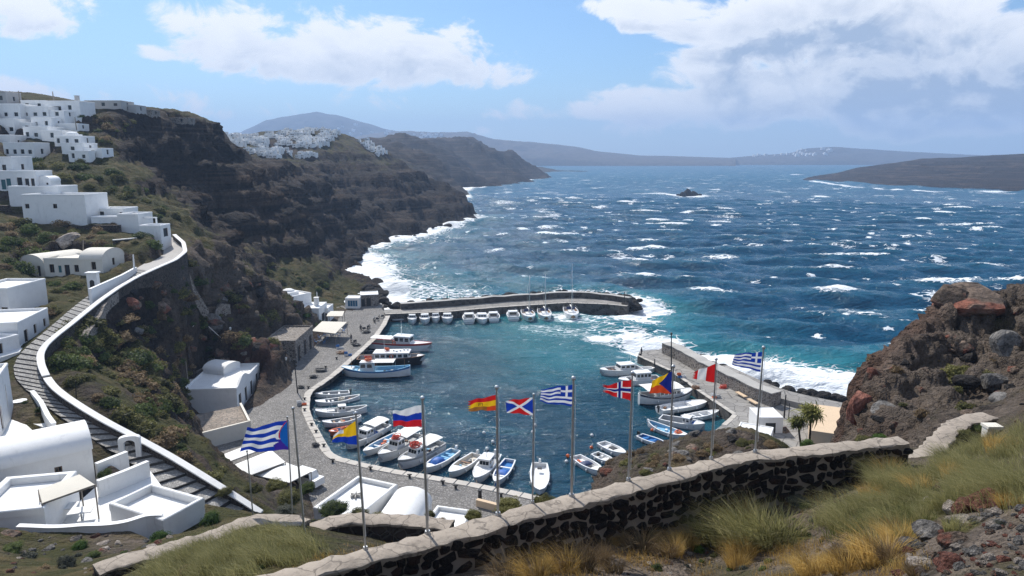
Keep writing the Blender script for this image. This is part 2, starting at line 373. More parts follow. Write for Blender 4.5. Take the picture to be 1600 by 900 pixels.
# sea bed
for q in ((540,640),(560,720),(620,760),(700,778),(760,770),(850,735),(640,520),(700,600),(800,640),(860,560),(900,640),(960,560),(1000,640),(1060,660),(1100,670),(640,480),(720,500),(800,470),(900,440),(1050,510),(1150,540),(1250,570),(1300,590),(650,430),(600,410),(630,390),(700,370),(760,345),(745,310),(850,285),(900,300),(1000,400),(1200,400),(1400,400),(1500,350),(1590,420),(1150,640),(1120,660),(520,600),(585,545),(620,505)): cz(*q, -6)
for a in (900, 1100, 1300, 1600, 1900): cw(a, 1900, -10); cw(a, 600, -10)
CT = np.array(CTRL)
def warp(x, y):
    r = np.hypot(x, y) + 1e-6; return np.stack([np.arctan2(x, y), np.log(r) * .42], -1)
_cw = warp(CT[:, 0], CT[:, 1])
def _kern(a, b): return np.sqrt(((a[:, None, :] - b[None, :, :]) ** 2).sum(-1) + 1e-6)
_K = _kern(_cw, _cw); _n = len(CT)
_A = np.zeros((_n + 1, _n + 1)); _A[:_n, :_n] = _K + np.eye(_n) * -.0015; _A[:_n, _n] = 1; _A[_n, :_n] = 1
_Wt = np.linalg.solve(_A, np.vstack([CT[:, 2:7], np.zeros((1, 5))]))
def base_fields(x, y):
    q = warp(np.asarray(x, float).ravel(), np.asarray(y, float).ravel()); out = np.empty((len(q), 5))
    for i in range(0, len(q), 20000): out[i:i + 20000] = _kern(q[i:i + 20000], _cw) @ _Wt[:-1] + _Wt[-1]
    return out
def base_grid(A, LR):                                                      # polar grid (azimuth, ln r): RBF on every 4th node, bilinear between
    nr, nc = A.shape; ir = np.unique(np.append(np.arange(0, nr, 4), nr - 1)); ic = np.unique(np.append(np.arange(0, nc, 4), nc - 1))
    a = A[np.ix_(ir, ic)]; l = np.exp(LR[np.ix_(ir, ic)])
    B = base_fields(np.sin(a) * l, np.cos(a) * l).reshape(len(ir), len(ic), 5)
    C = np.empty((nr, len(ic), 5)); j = np.clip(np.searchsorted(ir, np.arange(nr), 'right') - 1, 0, len(ir) - 2); w = ((np.arange(nr) - ir[j]) / (ir[j + 1] - ir[j]))[:, None, None]
    C = B[j] * (1 - w) + B[j + 1] * w
    j = np.clip(np.searchsorted(ic, np.arange(nc), 'right') - 1, 0, len(ic) - 2); w = ((np.arange(nc) - ic[j]) / (ic[j + 1] - ic[j]))[None, :, None]
    return (C[:, j] * (1 - w) + C[:, j + 1] * w).reshape(-1, 5)
PADS = []    # (polygon [(x,y)], z or None, margin)
def seg_dist(x, y, P):                                                    # distance to polyline and height there (points may carry z)
    best = np.full(x.shape, 1e9); zz = np.zeros(x.shape)
    for a, b in zip(P[:-1], P[1:]):
        dx, dy = b[0] - a[0], b[1] - a[1]; L = dx * dx + dy * dy + 1e-9
        q = np.clip(((x - a[0]) * dx + (y - a[1]) * dy) / L, 0, 1)
        d = np.hypot(x - a[0] - q * dx, y - a[1] - q * dy); m = d < best
        best = np.where(m, d, best)
        if len(a) > 2: zz = np.where(m, a[2] + q * (b[2] - a[2]), zz)
    return best, zz
def inside(x, y, P):
    c = np.zeros(x.shape, bool); n = len(P)
    for i in range(n):
        x0, y0 = P[i][:2]; x1, y1 = P[(i + 1) % n][:2]
        if y0 == y1: continue
        c ^= ((y0 > y) != (y1 > y)) & (x < (x1 - x0) * (y - y0) / (y1 - y0) + x0)
    return c
PATHS = []   # (polyline xyz, half width, margin, drop)
def heights(x, y, F=None):
    x = np.asarray(x, float).ravel(); y = np.asarray(y, float).ravel()
    F = base_fields(x, y) if F is None else F; z = F[:, 0].copy(); rough = np.clip(F[:, 1], 0.03, 1.1); r = np.hypot(x, y)
    wx = x + 6 * perlin(x / 45, y / 45, 3.1); wy = y + 6 * perlin(x / 45, y / 45, 8.7)
    for k, L in enumerate((160, 80, 40, 20, 10, 5, 2.5, 1.2)):
        w = sstep(L / r, .008, .02) * (1 - sstep(L / r, .13, .3))
        if not w.any(): continue
        n = perlin(wx / L, wy / L, k * 5.3)
        rid = (.26 - np.abs(perlin(wx / L * .8 + 40, wy / L * .8, k * 2.2))) * 1.6
        z = z + w * L * rough * (.10 * n + .24 * rough * rid)
    st = rough * sstep(r, 150, 200) * sstep(z, 1, 5)
    T = 7.5; ph = (z + 2.5 * perlin(x / 60, y / 60, 2.2)) / T
    fr = ph - np.floor(ph); z = z + st * T * .62 * (sstep(fr, .30, .72) - fr)      # ledges: flat shelf, steep riser
    for poly, pz, mg in PADS:
        P = list(poly) + [poly[0]]
        xs = [p[0] for p in poly]; ys = [p[1] for p in poly]
        m = (x > min(xs) - mg) & (x < max(xs) + mg) & (y > min(ys) - mg) & (y < max(ys) + mg)
        if not m.any(): continue
        d, _ = seg_dist(x[m], y[m], P); d = np.where(inside(x[m], y[m], poly), 0, d)
        w = 1 - sstep(d, 0, mg); z[m] = z[m] * (1 - w) + pz * w; rough[m] *= 1 - w
    for line, hw, mg, drop in PATHS:
        d, zz = seg_dist(x, y, line); w = 1 - sstep(d, hw, hw + mg)
        z = z * (1 - w) + (zz - drop) * w; rough = rough * (1 - w)
    return z, rough, F
def H(x, y): return float(heights([x], [y])[0][0])
def Hs(P): return heights([p[0] for p in P], [p[1] for p in P])[0]
# ------------------------------------------------------------------ stair path stations: left edge, right coping (photo px), height
STN = [((372,838),(408,800),10.6),((345,820),(378,780),11.6),((296,806),(345,760),12.6),((262,766),(310,738),13.5),((232,734),(268,712),14.4),((160,706),(212,680),15.7),((136,676),(172,664),16.6),((84,652),(136,640),17.3),((62,622),(100,618),17.9),((36,608),(84,606),18.2),((20,592),(72,590),18.5),((20,575),(63,570),18.9),((24,560),(60,552),19.3),((38,545),(66,540),19.7),((64,524),(88,522),20.2),((84,507),(110,507),20.6),((104,489),(132,488),21.0),((126,470),(156,468),21.5),((150,454),(182,450),22.0),((180,438),(212,431),22.5),((212,420),(246,417),23.0),((240,405),(275,406),23.5),((258,390),(296,394),24.0),((260,376),(290,378),24.7),((257,366),(272,366),25.3)]
STN = [(atZ(*a, z), atZ(*b, z + .8), z) for a, b, z in STN]
STN = [(a, Vector((b.x, b.y, z)), z) for a, b, z in STN]
PATHS.append(([((a.x + b.x) / 2, (a.y + b.y) / 2, z) for a, b, z in STN], 1.9, 2.2, .35))
# ------------------------------------------------------------------ houses: A, B = foot of the front wall (px, py, Y), depth, height
HOUSES = []
def hs(key, A, B, depth, h, **k):
    a, b = atY(*A), atY(*B); z = k.pop('z', (a.z + b.z) / 2)
    ux = Vector((b.x - a.x, b.y - a.y)); w = ux.length; ux /= w; n = Vector((-ux.y, ux.x))
    if k.pop('flip', False): pass
    d = dict(key=key, o=Vector((a.x, a.y, z)), w=w, rz=math.atan2(ux.y, ux.x), d=depth, h=h, **k)
    HOUSES.append(d)
    if k.get('pad', True):
        P = [(a.x, a.y), (b.x, b.y), (b.x + n.x * depth, b.y + n.y * depth), (a.x + n.x * depth, a.y + n.y * depth)]
        PADS.append((P, z - .06, k.get('mg', 1.5)))
    return d
W3 = lambda us, v=1.0, w=.9, h=1.1: [(u, v, w, h, 'window') for u in us]
DR = lambda u, w=1.0, h=2.1: [(u, 0.02, w, h, 'door')]
gU = 'white houses of the upper village'; gM = 'white houses on the terrace above the road'; gN = 'white houses beside the stair path'; gQ = 'harbour buildings'
# upper village
for (A, B, Y, h, dep, nw, lab, mt) in [
    ((-8,163),(11,163),192,3.2,6,1,'small grey block house on the skyline at the top left corner of the village','grey'),
    ((33,173),(72,174),194,2.6,7,2,'long low white house on the skyline below the first utility pole','white'),
    ((72,179),(126,178),192,3.3,7,0,'long white skyline house with a deep dark opening and a grey chimney block','white'),
    ((133,169),(190,170),205,2.0,7,3,'long low grey roofed house on the crest of the hill','grey'),
    ((184,174),(213,177),208,1.9,6,1,'short pale grey house at the right end of the crest row','grey'),
    ((214,179),(238,182),214,1.5,5,1,'little stone terrace house where the crest starts to drop','stone'),
    ((252,191),(295,194),226,1.5,5,2,'low stone house on top of the dark bluff','stone'),
    ((-12,191),(34,192),186,4.6,7,3,'broad two level white house at the left picture edge under the crest','white'),
    ((-12,214),(25,215),180,4.4,7,3,'white house with three small windows at the left edge in the third row','white'),
    ((34,187),(78,190),188,3.5,7,3,'white house with three windows right under the long skyline house','white'),
    ((50,201),(82,203),184,2.8,6,2,'white stepped house left of the dark garden gap','white'),
    ((78,184),(101,185),188,1.7,5,1,'small white house with one window beside the dark skyline opening','white'),
    ((6,208),(50,207),182,2.4,6,3,'wide white house in the middle of the third row','white'),
    ((38,219),(77,223),178,3.4,7,3,'white house with a long row of windows in the fourth row','white'),
    ((66,221),(99,219),176,2.3,6,1,'white house with a square dark window right of the fourth row','white'),
    ((80,204),(122,203),186,1.5,5,0,'low white terrace building below the utility pole','white'),
    ((86,229),(127,228),174,2.3,6,3,'white house with a domed corner turret room','white'),
    ((97,239),(131,241),170,2.3,6,1,'white house with one wide dark window near the lower edge of the village','white'),
    ((108,252),(140,253),167,2.3,6,2,'lowest white house of the village with two dark doors','white'),
    ((132,244),(160,247),170,1.9,5,1,'white house with an open terrace at the right tip of the village','white'),
    ((-12,236),(18,234),172,3.5,6,2,'white house at the left edge just above the shrubs','white'),
    ((8,251),(54,247),166,3.7,6,4,'white house with five windows standing alone left of the dark shrubs','white')]:
    hs('u', (*A, Y), (*B, Y), dep, h, mat=mt, lab=lab, grp=gU, lod=1, found=4,
       op=dict(f=W3([(i + .5) / nw for i in range(nw)] if nw else [], h * .35, .95, 1.0), r=W3([.5], h * .35)) if lab.find('deep dark') < 0 else dict(f=[(.22, .3, 3.6, 2.0, 'door')] + W3([.7], 1.2)), chim=lab.find('chimney') > 0, turret=lab.find('turret') > 0)
# middle terrace
hs('m1', (-16,297,138), (24,297,138), 6, 6.3, mat='white', grp=gM, lab='tall white house with one small window at the left edge above the terrace', op=dict(f=W3([.68], 3.9, .8, 1.1), r=W3([.5], 4)), found=5)
hs('m2', (-6,297,133), (58,297,133), 5, 3.4, mat='white', grp=gM, lab='white house with teal shutters and dark arched doorways', op=dict(f=[(.2, .1, .9, 1.9, 'shutter'), (.33, .1, .9, 2.1, 'shutter'), (.6, .1, 1.0, 2.3, 'door'), (.78, .1, .8, 2.1, 'door'), (.92, .1, .7, 2.1, 'door')]), found=5)
hs('m3', (60,292,134), (80,292,134), 3, 1.1, mat='white', grp=gM, lab='tiny white vaulted oven house beside the teal shutters', roof='vy', op=dict(f=[(.72, .2, .4, .6, 'door')]), found=3)
hs('m4', (16,322,128), (93,322,128), 6, 3.4, mat='white', grp=gM, lab='white terrace house with a blank parapet wall below the teal shutters', op=dict(f=W3([.3], 1.0, .8, .9)), found=6)
hs('m5', (36,333,122), (136,345,122), 7, 5.2, z=28.2, mat='white', grp=gM, lab='large blank white house with a rounded roof edge and two tiny windows', op=dict(f=W3([.08, .52], 3.0, .75, .8)), found=5)
hs('m7', (150,343,126), (194,342,126), 5, 1.7, mat='white', grp=gM, lab='low white house behind the planted terrace', op=dict(f=[(.22, .1, .9, 1.3, 'door'), (.9, .1, .4, 1.2, 'door')]), found=4)
hs('m8', (143,348,122), (188,348,122), 3, .8, mat='white', grp=gM, lab='white terrace parapet block on the dark stone wall', op={}, found=1.2)
hs('m9', (186,365,121), (218,365,121), 5, 3.2, mat='white', grp=gM, lab='white cubic house at the head of the road', op={}, found=4)
hs('m11', (219,371,119), (252,372,119), 3.5, 1.9, mat='white', grp=gM, lab='low white house over a dark archway beside the road bend', op=dict(r=[(.5, .02, 1.6, 1.5, 'door')]), found=3)
# vaulted house by the stair
hs('n1', (72,437,104), (128,433,104), 6, 2.9, mat='cream', grp=gN, lab='cream house with a brown door between the two barrel vaults', op=dict(f=W3([.2], .9, .75, 1.3) + [(.42, .9, .5, 1.1, 'shutter')] + DR(.62, .8) + W3([.88], 1.0, .7, 1.1)), found=3)
hs('n2', (34,428,107), (72,434.5,104.3), 7, 1.9, mat='cream', grp=gN, lab='cream barrel vaulted house at the left end of the row', roof='vy', rise=1.5, op=dict(f=[(.75, .02, .8, 1.7, 'door')]), found=3)
hs('n3', (127,431,103), (162,430,103), 6, 2.4, mat='cream', grp=gN, lab='cream barrel vaulted house with two shuttered windows nearest the stair', roof='vx', rise=1.5, op=dict(f=W3([.6], .9, .7, 1.2), r=W3([.5], 1.2, .75, 1.3)), found=4)
# houses left of the stairs
hs('p0', (-45,512,82), (18,505,82), 7, 4.4, mat='white', grp=gN, lab='white upper storey block at the left edge above the stair', op=dict(f=[(.88, .4, .8, 1.9, 'door')]), found=4)
hs('p1', (33,552,73), (79,519,80.5), 6.5, 3.1, z=18.9, mat='white', grp=gN, lab='white house with a dark teal door facing the shaded stair', op=dict(f=DR(.22, .9) + W3([.52], 1.1, .75, 1.1) + W3([.85], 1.3, .7, 1.0)), found=3)
hs('p1b', (-40,580,67), (33,556,72), 7, 2.3, z=18.6, mat='white', grp=gN, lab='low white house with a dark teal window under the terrace at the left edge', op=dict(f=W3([.55], .8, .9, 1.3)), found=4)
hs('p2', (-4,676,53), (22,640,59.5), 6, 4.3, z=17.2, mat='white', grp=gN, lab='tall white house at the left edge behind the tables', op=dict(f=[(.3, .05, .9, 2.1, 'door'), (.7, 1.0, .35, 2.2, 'window')]), found=4)
hs('p3', (-30,792,45.5), (150,756,50), 4.8, 3.5, z=14.2, mat='white', grp=gN, lab='long white house with a big smooth barrel vault roof', roof='vx', rise=1.45, op=dict(f=W3([.68], 2.2, .5, .5)), found=4)
hs('p4', (-50,838,40.5), (73,828,41.5), 5.5, 3.0, z=13.9, mat='white', grp=gN, lab='white flat roofed house in the bottom left corner with a blank front wall', op={}, found=4, par=.5, parw=.45)
hs('p6', (172,796,43.6), (255,818,41.4), 3.3, 1.0, z=15.0, mat='white', grp=gN, lab='white roof terrace with a sunken pale floor behind high parapets', op={}, found=4, par=.55, parw=.28)
# harbour buildings
hs('q1', (372,645,100), (408,612,113), 8, 3.6, z=1.5, mat='white', grp=gQ, lab='white quay house with a wavy gable and four dark doorways', op=dict(f=[(.12, .02, 1.3, 2.4, 'door'), (.36, .02, 1.2, 2.4, 'door'), (.6, .02, 1.2, 2.4, 'door'), (.86, 1.0, 1.3, 1.6, 'window')]), found=1, gable=True)
hs('q1b', (295,648,101), (362,636,103), 4.5, 3.4, z=1.5, mat='cream', grp=gQ, lab='low cream house with a bright flat roof beside the paved roof terrace', op=dict(f=[(.5, .9, .8, .7, 'window')]), found=1, par=.15)
hs('q2', (464,576,125), (491,553,137), 6, 4.3, z=1.5, mat='stone', grp=gQ, lab='rough stone boathouse with dark doorways on the quay road', op=dict(f=[(.15, .02, 1.6, 3.0, 'door'), (.5, .02, 1.5, 3.0, 'door'), (.82, .02, 1.6, 3.0, 'door')]), found=1, roofmat='stone')
hs('q3a', (424,490,158), (456,497,154), 6, 5.2, z=3.2, mat='white', grp=gQ, lab='two storey white house with a roof turret at the foot of the green slope', op=dict(f=W3([.75], 3.0, .9, .9) + [(.8, .1, .9, 1.7, 'door')], r=W3([.5], 2.8)), found=3, turret=True)
hs('q3b', (464,502,153), (499,503,153), 7, 3.9, z=2.2, mat='white', grp=gQ, lab='white house with a bright lean roof and a tall chimney behind the tavern', op=dict(f=W3([.62], 1.5, .8, .9), r=[(.5, .2, 2.5, 1.9, 'door')]), found=2, chim=True, par=.1)
hs('q3c', (500,501,158), (513,501,158), 5, 3.2, z=1.6, mat='white', grp=gQ, lab='narrow white house between the tavern roof and the chimney house', op=dict(f=[(.5, .02, 1.6, 2.2, 'door')]), found=1)
hs('q5', (540,488,174), (562,487,174), 4, 2.6, z=1.5, mat='white', grp=gQ, lab='small white harbour kiosk with a wide blue glazed front', op=dict(f=[(.52, .5, 2.6, 1.6, 'glass')]), found=.6, par=.12)
hs('q6', (564,487,176), (592,485,177), 5, 3.0, z=1.5, mat='stone', grp=gQ, lab='plain grey stone shed at the root of the breakwater', op=dict(f=[(.1, .02, 1.0, 2.0, 'door'), (.45, .02, 1.2, 2.2, 'door')]), found=.6, par=.15)
hs('q7a', (490,795,63.5), (556,815,61.5), 7.5, 3.2, z=1.8, mat='white', grp=gQ, lab='white flat roofed quay house with raised parapets and a star shaped roof vent', op=dict(f=[(.5, .5, 1, 1.5, 'door')]), found=1, par=.45, parw=.35, vent=True)
hs('q7b', (578,822,60.5), (643,834,59.8), 6.8, 2.6, z=1.8, mat='white', grp=gQ, lab='white barrel vaulted quay house with a tan arched gable', roof='vy', rise=1.55, gmat='tan', op=dict(), found=1)  # tan on the near gable carries the arch's shade in its colour
hs('q7c', (648,836,60), (708,846,59), 6, 2.2, z=1.8, mat='white', grp=gQ, lab='low white flat roofed quay house right of the barrel vault', op=dict(), found=1, par=.4, parw=.3)
hs('q7d', (712,840,60), (760,848,59.5), 4.6, 1.6, z=1.8, mat='white', grp=gQ, lab='lowest white flat roof at the right end of the quay houses', op=dict(), found=1, par=.35, parw=.3)
hs('q1c', (308,612,108), (350,592,116), 4, 2.6, z=2.2, mat='stone', grp=gQ, lab='roofless grey stone ruin behind the wavy gabled quay house', op=dict(f=[(.3, .4, .9, 1.2, 'door')]), found=2, par=.5, parw=.4, roofmat='stone')
hs('q1d', (352,616,107), (378,604,111), 4, 4.0, z=1.8, mat='white', grp=gQ, lab='small white vaulted block on the roof behind the wavy gable', roof='vy', rise=.9, op=dict(), found=1)
# right-hand jetty buildings
hs('r1', (1266,668,86), (1332,680,84), 11, 2.8, z=1.5, mat='tan', grp=gQ, lab='sand coloured flat roofed building against the foot of the right cliff', op=dict(), found=1.5, par=.0, roofmat='tan')
hs('r2', (1150,690,88.5), (1203,697,86.5), 3.4, 1.7, z=1.5, mat='white', grp=gQ, lab='low bright white shelter roof at the landing ramp', op=dict(), found=1, par=.1)
hs('r3', (1184,682,91.5), (1222,682,91.5), 4, 2.4, z=1.5, mat='white', grp=gQ, lab='white shelter with a slanted bright roof and dark opening behind the ramp', op=dict(f=[(.5, .02, 1.5, 1.6, 'door')]), found=1, par=.05)
SLABS = [([(-60,660),(24,648),(70,690),(60,735),(-60,760)], 17.0, 'white terrace roof between the tall left house and the barrel vault'), ([(-60,520),(30,505),(62,512),(30,550),(-60,575)], 19.6, 'white upper terrace at the left edge between two houses'), ([(70,832),(148,762),(232,732),(262,772),(286,800),(256,826),(170,836)], 15.0, 'pale paved courtyard terrace between the barrel vault and the sunken roof terrace'), ([(16,650),(28,606),(54,613),(84,656),(70,668)], 17.1, 'pale shaded terrace with tables at the left edge')]
for P_, z_, l_ in SLABS: PADS.append(([tuple(atZ(a, b, z_).xy) for a, b in P_], z_ - .5, 1.2))
# ------------------------------------------------------------------ land material
def land_material():
    m, t, b = mat('volcanic_slope')
    P = t.pos(); veg = t.attr('veg'); tone = t.attr('tone'); red = t.attr('red'); steep = t.attr('steep'); far = t.attr('far')
    n1 = t.noise(P, .035, 6, .6); n2 = t.noise(P, .28, 6, .62); n3 = t.noise(P, 2.2, 6, .65)
    lay = t.noise(t.v('MULTIPLY', P, (.012, .012, .42)), 1, 6, .68, .5)
    dark = t.mix(n2, (.008, .007, .007), (.040, .029, .023))
    pale = t.mix(n2, (.085, .066, .052), (.29, .235, .19))
    rock = t.mix(t.ss(t.m('ADD', tone, t.m('MULTIPLY', t.m('SUBTRACT', n1, .5), .9)), .15, .95), dark, pale)
    rock = t.mix(t.m('MULTIPLY', t.ss(lay, .50, .62), .75), rock, (.088, .062, .046))
    rock = t.mix(t.m('MULTIPLY', t.ss(lay, .44, .36), .75), rock, (.013, .011, .011))
    rock = t.mix(t.m('MULTIPLY', t.ss(t.m('ADD', red, t.m('MULTIPLY', t.m('SUBTRACT', n1, .5), .9)), .25, .8), .65), rock, t.mix(n2, (.05, .017, .011), (.12, .042, .028)))
    rock = t.mix(t.m('MULTIPLY', t.ss(n3, .42, .62), .55), rock, t.v('SCALE', rock, .38)); rock = t.mix(t.m('MULTIPLY', t.ss(t.noise(P, .9, 5, .7), .55, .70), .5), rock, t.v('SCALE', rock, 1.9))
    gr = t.mix(n3, (.018, .021, .007), (.085, .082, .028)); gr = t.mix(t.ss(n2, .45, .7), gr, (.11, .085, .040))
    vm = t.ss(t.m('ADD', t.m('SUBTRACT', veg, t.m('MULTIPLY', steep, .95)), t.m('MULTIPLY', t.m('SUBTRACT', t.noise(P, .16, 6, .65), .5), 1.7)), .25, .62)
    col = t.mix(vm, rock, gr)
    t.put(b, 'Base Color', col); t.put(b, 'Roughness', .95); t.put(b, 'Specular IOR Level', .15)
    h = t.m('ADD', t.m('MULTIPLY', t.noise(P, .5, 6, .65), 1.0), t.m('MULTIPLY', t.noise(P, 4, 5, .65), .14))
    h = t.m('ADD', h, t.m('MULTIPLY', t.m('SUBTRACT', 1, t.voro(P, .8)), .25))
    t.put(b, 'Normal', t.bump(h, 1.0, 1.6))
    return m
M_LAND = land_material()
def polar(az0, az1, daz, r0, r1, dlr, fn, zmin):
    azs = np.radians(np.arange(az0, az1 + daz, daz)); rs = np.exp(np.arange(math.log(r0), math.log(r1) + dlr, dlr))
    A, R_ = np.meshgrid(azs, rs); X = (np.sin(A) * R_).ravel(); Y = (np.cos(A) * R_).ravel()
    z, rough, F = fn(X, Y, base_grid(A, np.log(R_))); nr, nc = A.shape
    Fq = gridfaces(nr, nc)
    keep = (z[Fq].max(1) > zmin); Fq = Fq[keep][:, ::-1]
    return X, Y, z, rough, F, Fq, nr, nc
def compact(V, Fq, attrs):
    u = np.unique(Fq); mp = np.full(len(V), -1); mp[u] = np.arange(len(u))
    return V[u], mp[Fq], {k: a[u] for k, a in attrs.items()}
def build_land():
    X, Y, z, rough, F, Fq, nr, nc = polar(-64, 66, .16, 2.2, 2150, .0074, heights, -2.5)
    Zg = z.reshape(nr, nc); Xg = X.reshape(nr, nc); Yg = Y.reshape(nr, nc)
    Pg = np.stack([Xg, Yg, Zg], -1)
    N = np.cross(np.gradient(Pg, axis=1), np.gradient(Pg, axis=0)); N /= np.linalg.norm(N, axis=-1)[..., None] + 1e-9
    N *= np.sign(N[..., 2:3]); N = N.reshape(-1, 3); steep = sstep(1 - N[:, 2], .18, .55)
    r = np.hypot(X, Y); used = np.unique(Fq); D = np.zeros(len(X))
    q = used; s = np.clip(r[q] * .04, .6, 9)
    # bands snapped to powers of two so neighbours agree
    lo = np.floor(np.log2(s)); fr = np.log2(s) - lo
    def band(L): return fbm(X[q] / L, Y[q] / L, z[q] / L, 4, True, .55)
    a = np.zeros(len(q)); 
    for e in range(int(lo.min()), int(lo.max()) + 2):
        w = np.where(lo == e, 1 - fr, np.where(lo == e - 1, fr, 0)); mk = w > 0
        if mk.any():
            L = 2.0 ** e; qq = q[mk]; f_ = fbm(X[qq] / L, Y[qq] / L, z[qq] / L * 1.6, 5, True, .62); a[mk] += w[mk] * L * (.5 * f_ + .6 * np.round(f_ * 2.2) / 2.2)
    D[q] = a * .40 * np.clip(rough[q], 0, 1) * (.5 + .5 * steep[q])
    V = np.stack([X, Y, z], 1) + N * D[:, None]
    global GRID
    GRID = (V[:, 2].reshape(nr, nc).copy(), math.radians(-64), math.radians(.16), math.log(2.2), .0074, np.clip(F[:, 2], 0, 1).reshape(nr, nc), steep.reshape(nr, nc), rough.reshape(nr, nc))
    at = dict(veg=np.clip(F[:, 2], 0, 1), tone=np.clip(F[:, 3], 0, 1), red=np.clip(F[:, 4], 0, 1), steep=steep, far=r / 2000)
    V, Fq, at = compact(V, Fq, at)
    tag(link('hillside', npmesh('hillside', V, Fq, M_LAND, at)), kind='structure')
build_land()
def glook(x, y, k=0):
    g, a0, da, l0, dl = GRID[k] if k else GRID[0], *GRID[1:5]
    i = np.clip((np.log(np.hypot(x, y)) - l0) / dl, 0, g.shape[0] - 1.001); j = np.clip((np.arctan2(x, y) - a0) / da, 0, g.shape[1] - 1.001)
    i0, j0 = i.astype(int), j.astype(int); u, v = i - i0, j - j0
    return g[i0, j0] * (1 - u) * (1 - v) + g[i0 + 1, j0] * u * (1 - v) + g[i0, j0 + 1] * (1 - u) * v + g[i0 + 1, j0 + 1] * u * v
def H(x, y): return float(glook(np.array([x]), np.array([y]))[0])
def Hs(P): return glook(np.array([p[0] for p in P]), np.array([p[1] for p in P]))
_YS = np.exp(np.linspace(math.log(7), math.log(2000), 1400))
def march(px, py, y0=7):
    """first hit of the sight line through a photo pixel with the land"""
    d = ray(px, py); ys = _YS[_YS > y0]; k = ys / d.y; x = k * d.x; z = EYE.z + k * d.z
    hit = np.nonzero(glook(x, ys) > z)[0]
    if not len(hit): return None
    i = hit[0]; return Vector((x[i], ys[i], float(glook(x[i:i + 1], ys[i:i + 1])[0])))
# ------------------------------------------------------------------ far lands: ridge profiles
def ridge(name, prof, Yr, Yc, base_py=None, rough=1., depth=900, tone=.3, veg=.4, red=.1, label=None, step=6, cliff=.5):
    px = np.arange(prof[0][0], prof[-1][0] + .1, step); py = np.interp(px, [p[0] for p in prof], [p[1] for p in prof])
    rows = []; J = 26
    yr = np.interp(px, [p[0] for p in prof], [p[2] if len(p) > 2 else Yr for p in prof]); ycs = np.interp(px, [p[0] for p in prof], [p[3] if len(p) > 3 else Yc for p in prof])
    pts = np.array([atY(a, b, y) for a, b, y in zip(px, py, yr)])
    dirx = np.array([ray(a, 247).x / ray(a, 247).y for a in px])
    V = []; 
    for j in range(J + 8):
        if j <= J:
            q = j / J; Yj = ycs + (yr - ycs) * q; zc = -2 + (pts[:, 2] + 2) * (q ** cliff)
        else:
            q = (j - J) / 8; Yj = yr + depth * q; zc = pts[:, 2] * (1 - q) - 3 * q
        X = dirx * Yj; L = Yr * .05
        amp = (pts[:, 2] * .16 * rough) * (math.sin(math.pi * min(1, j / J)) if j < J else 0)
        zc = zc + amp * fbm(X / L, Yj / L, np.zeros_like(X), 4, True)
        zc = zc + pts[:, 2] * .02 * perlin(X / (L * .3), Yj / (L * .3), 1.)
        V.append(np.stack([X, Yj, zc], 1))
    V = np.concatenate(V); Fq = gridfaces(J + 8, len(px))
    n = len(V); st = np.full(n, .4)
    at = dict(veg=np.full(n, veg), tone=np.full(n, tone), red=np.full(n, red), steep=st, far=np.ones(n))
    return tag(link(name, npmesh(name, V, Fq, M_LAND, at)), kind='structure')
ridge('mountain', [(330,262),(375,208),(395,199),(420,188),(455,181),(475,178),(500,175.5),(515,177),(530,180),(560,188),(610,203),(680,212),(740,240)], 5200, 4300, tone=.3, veg=.6, cliff=.75)
ridge('far_coast', [(520,222),(560,213),(600,206),(640,205),(700,207),(730,206),(770,217),(800,220),(830,222),(900,229),(930,236),(960,239),(1000,243),(1040,243.5),(1150,247)], 4300, 3600, tone=.55, veg=.2, red=.3, cliff=.45)
ridge('distant_ridge', [(1020,247),(1080,245),(1140,246.5),(1180,243),(1230,240),(1260,232),(1300,229),(1340,232),(1400,236),(1500,241),(1640,247)], 4800, 4100, tone=.45, veg=.3, cliff=.5)
ridge('far_shelf', [(560,246),(590,232),(640,222),(700,220),(735,222),(770,236),(800,250)], 2500, 2200, tone=.55, veg=.3, cliff=.7)
ridge('dark_island', [(1255,281,1330,1300),(1275,275,1400,1290),(1310,270,1420,1230),(1340,262,1420,1150),(1400,254,1400,1040),(1440,248,1380,990),(1500,246,1350,930),(1540,243,1330,890),(1600,240,1300,860),(1700,236,1300,850),(1850,246,1300,850)], 1380, 1000, tone=-.4, veg=-.2, red=-.5, rough=.8, depth=300, cliff=.62, step=4)
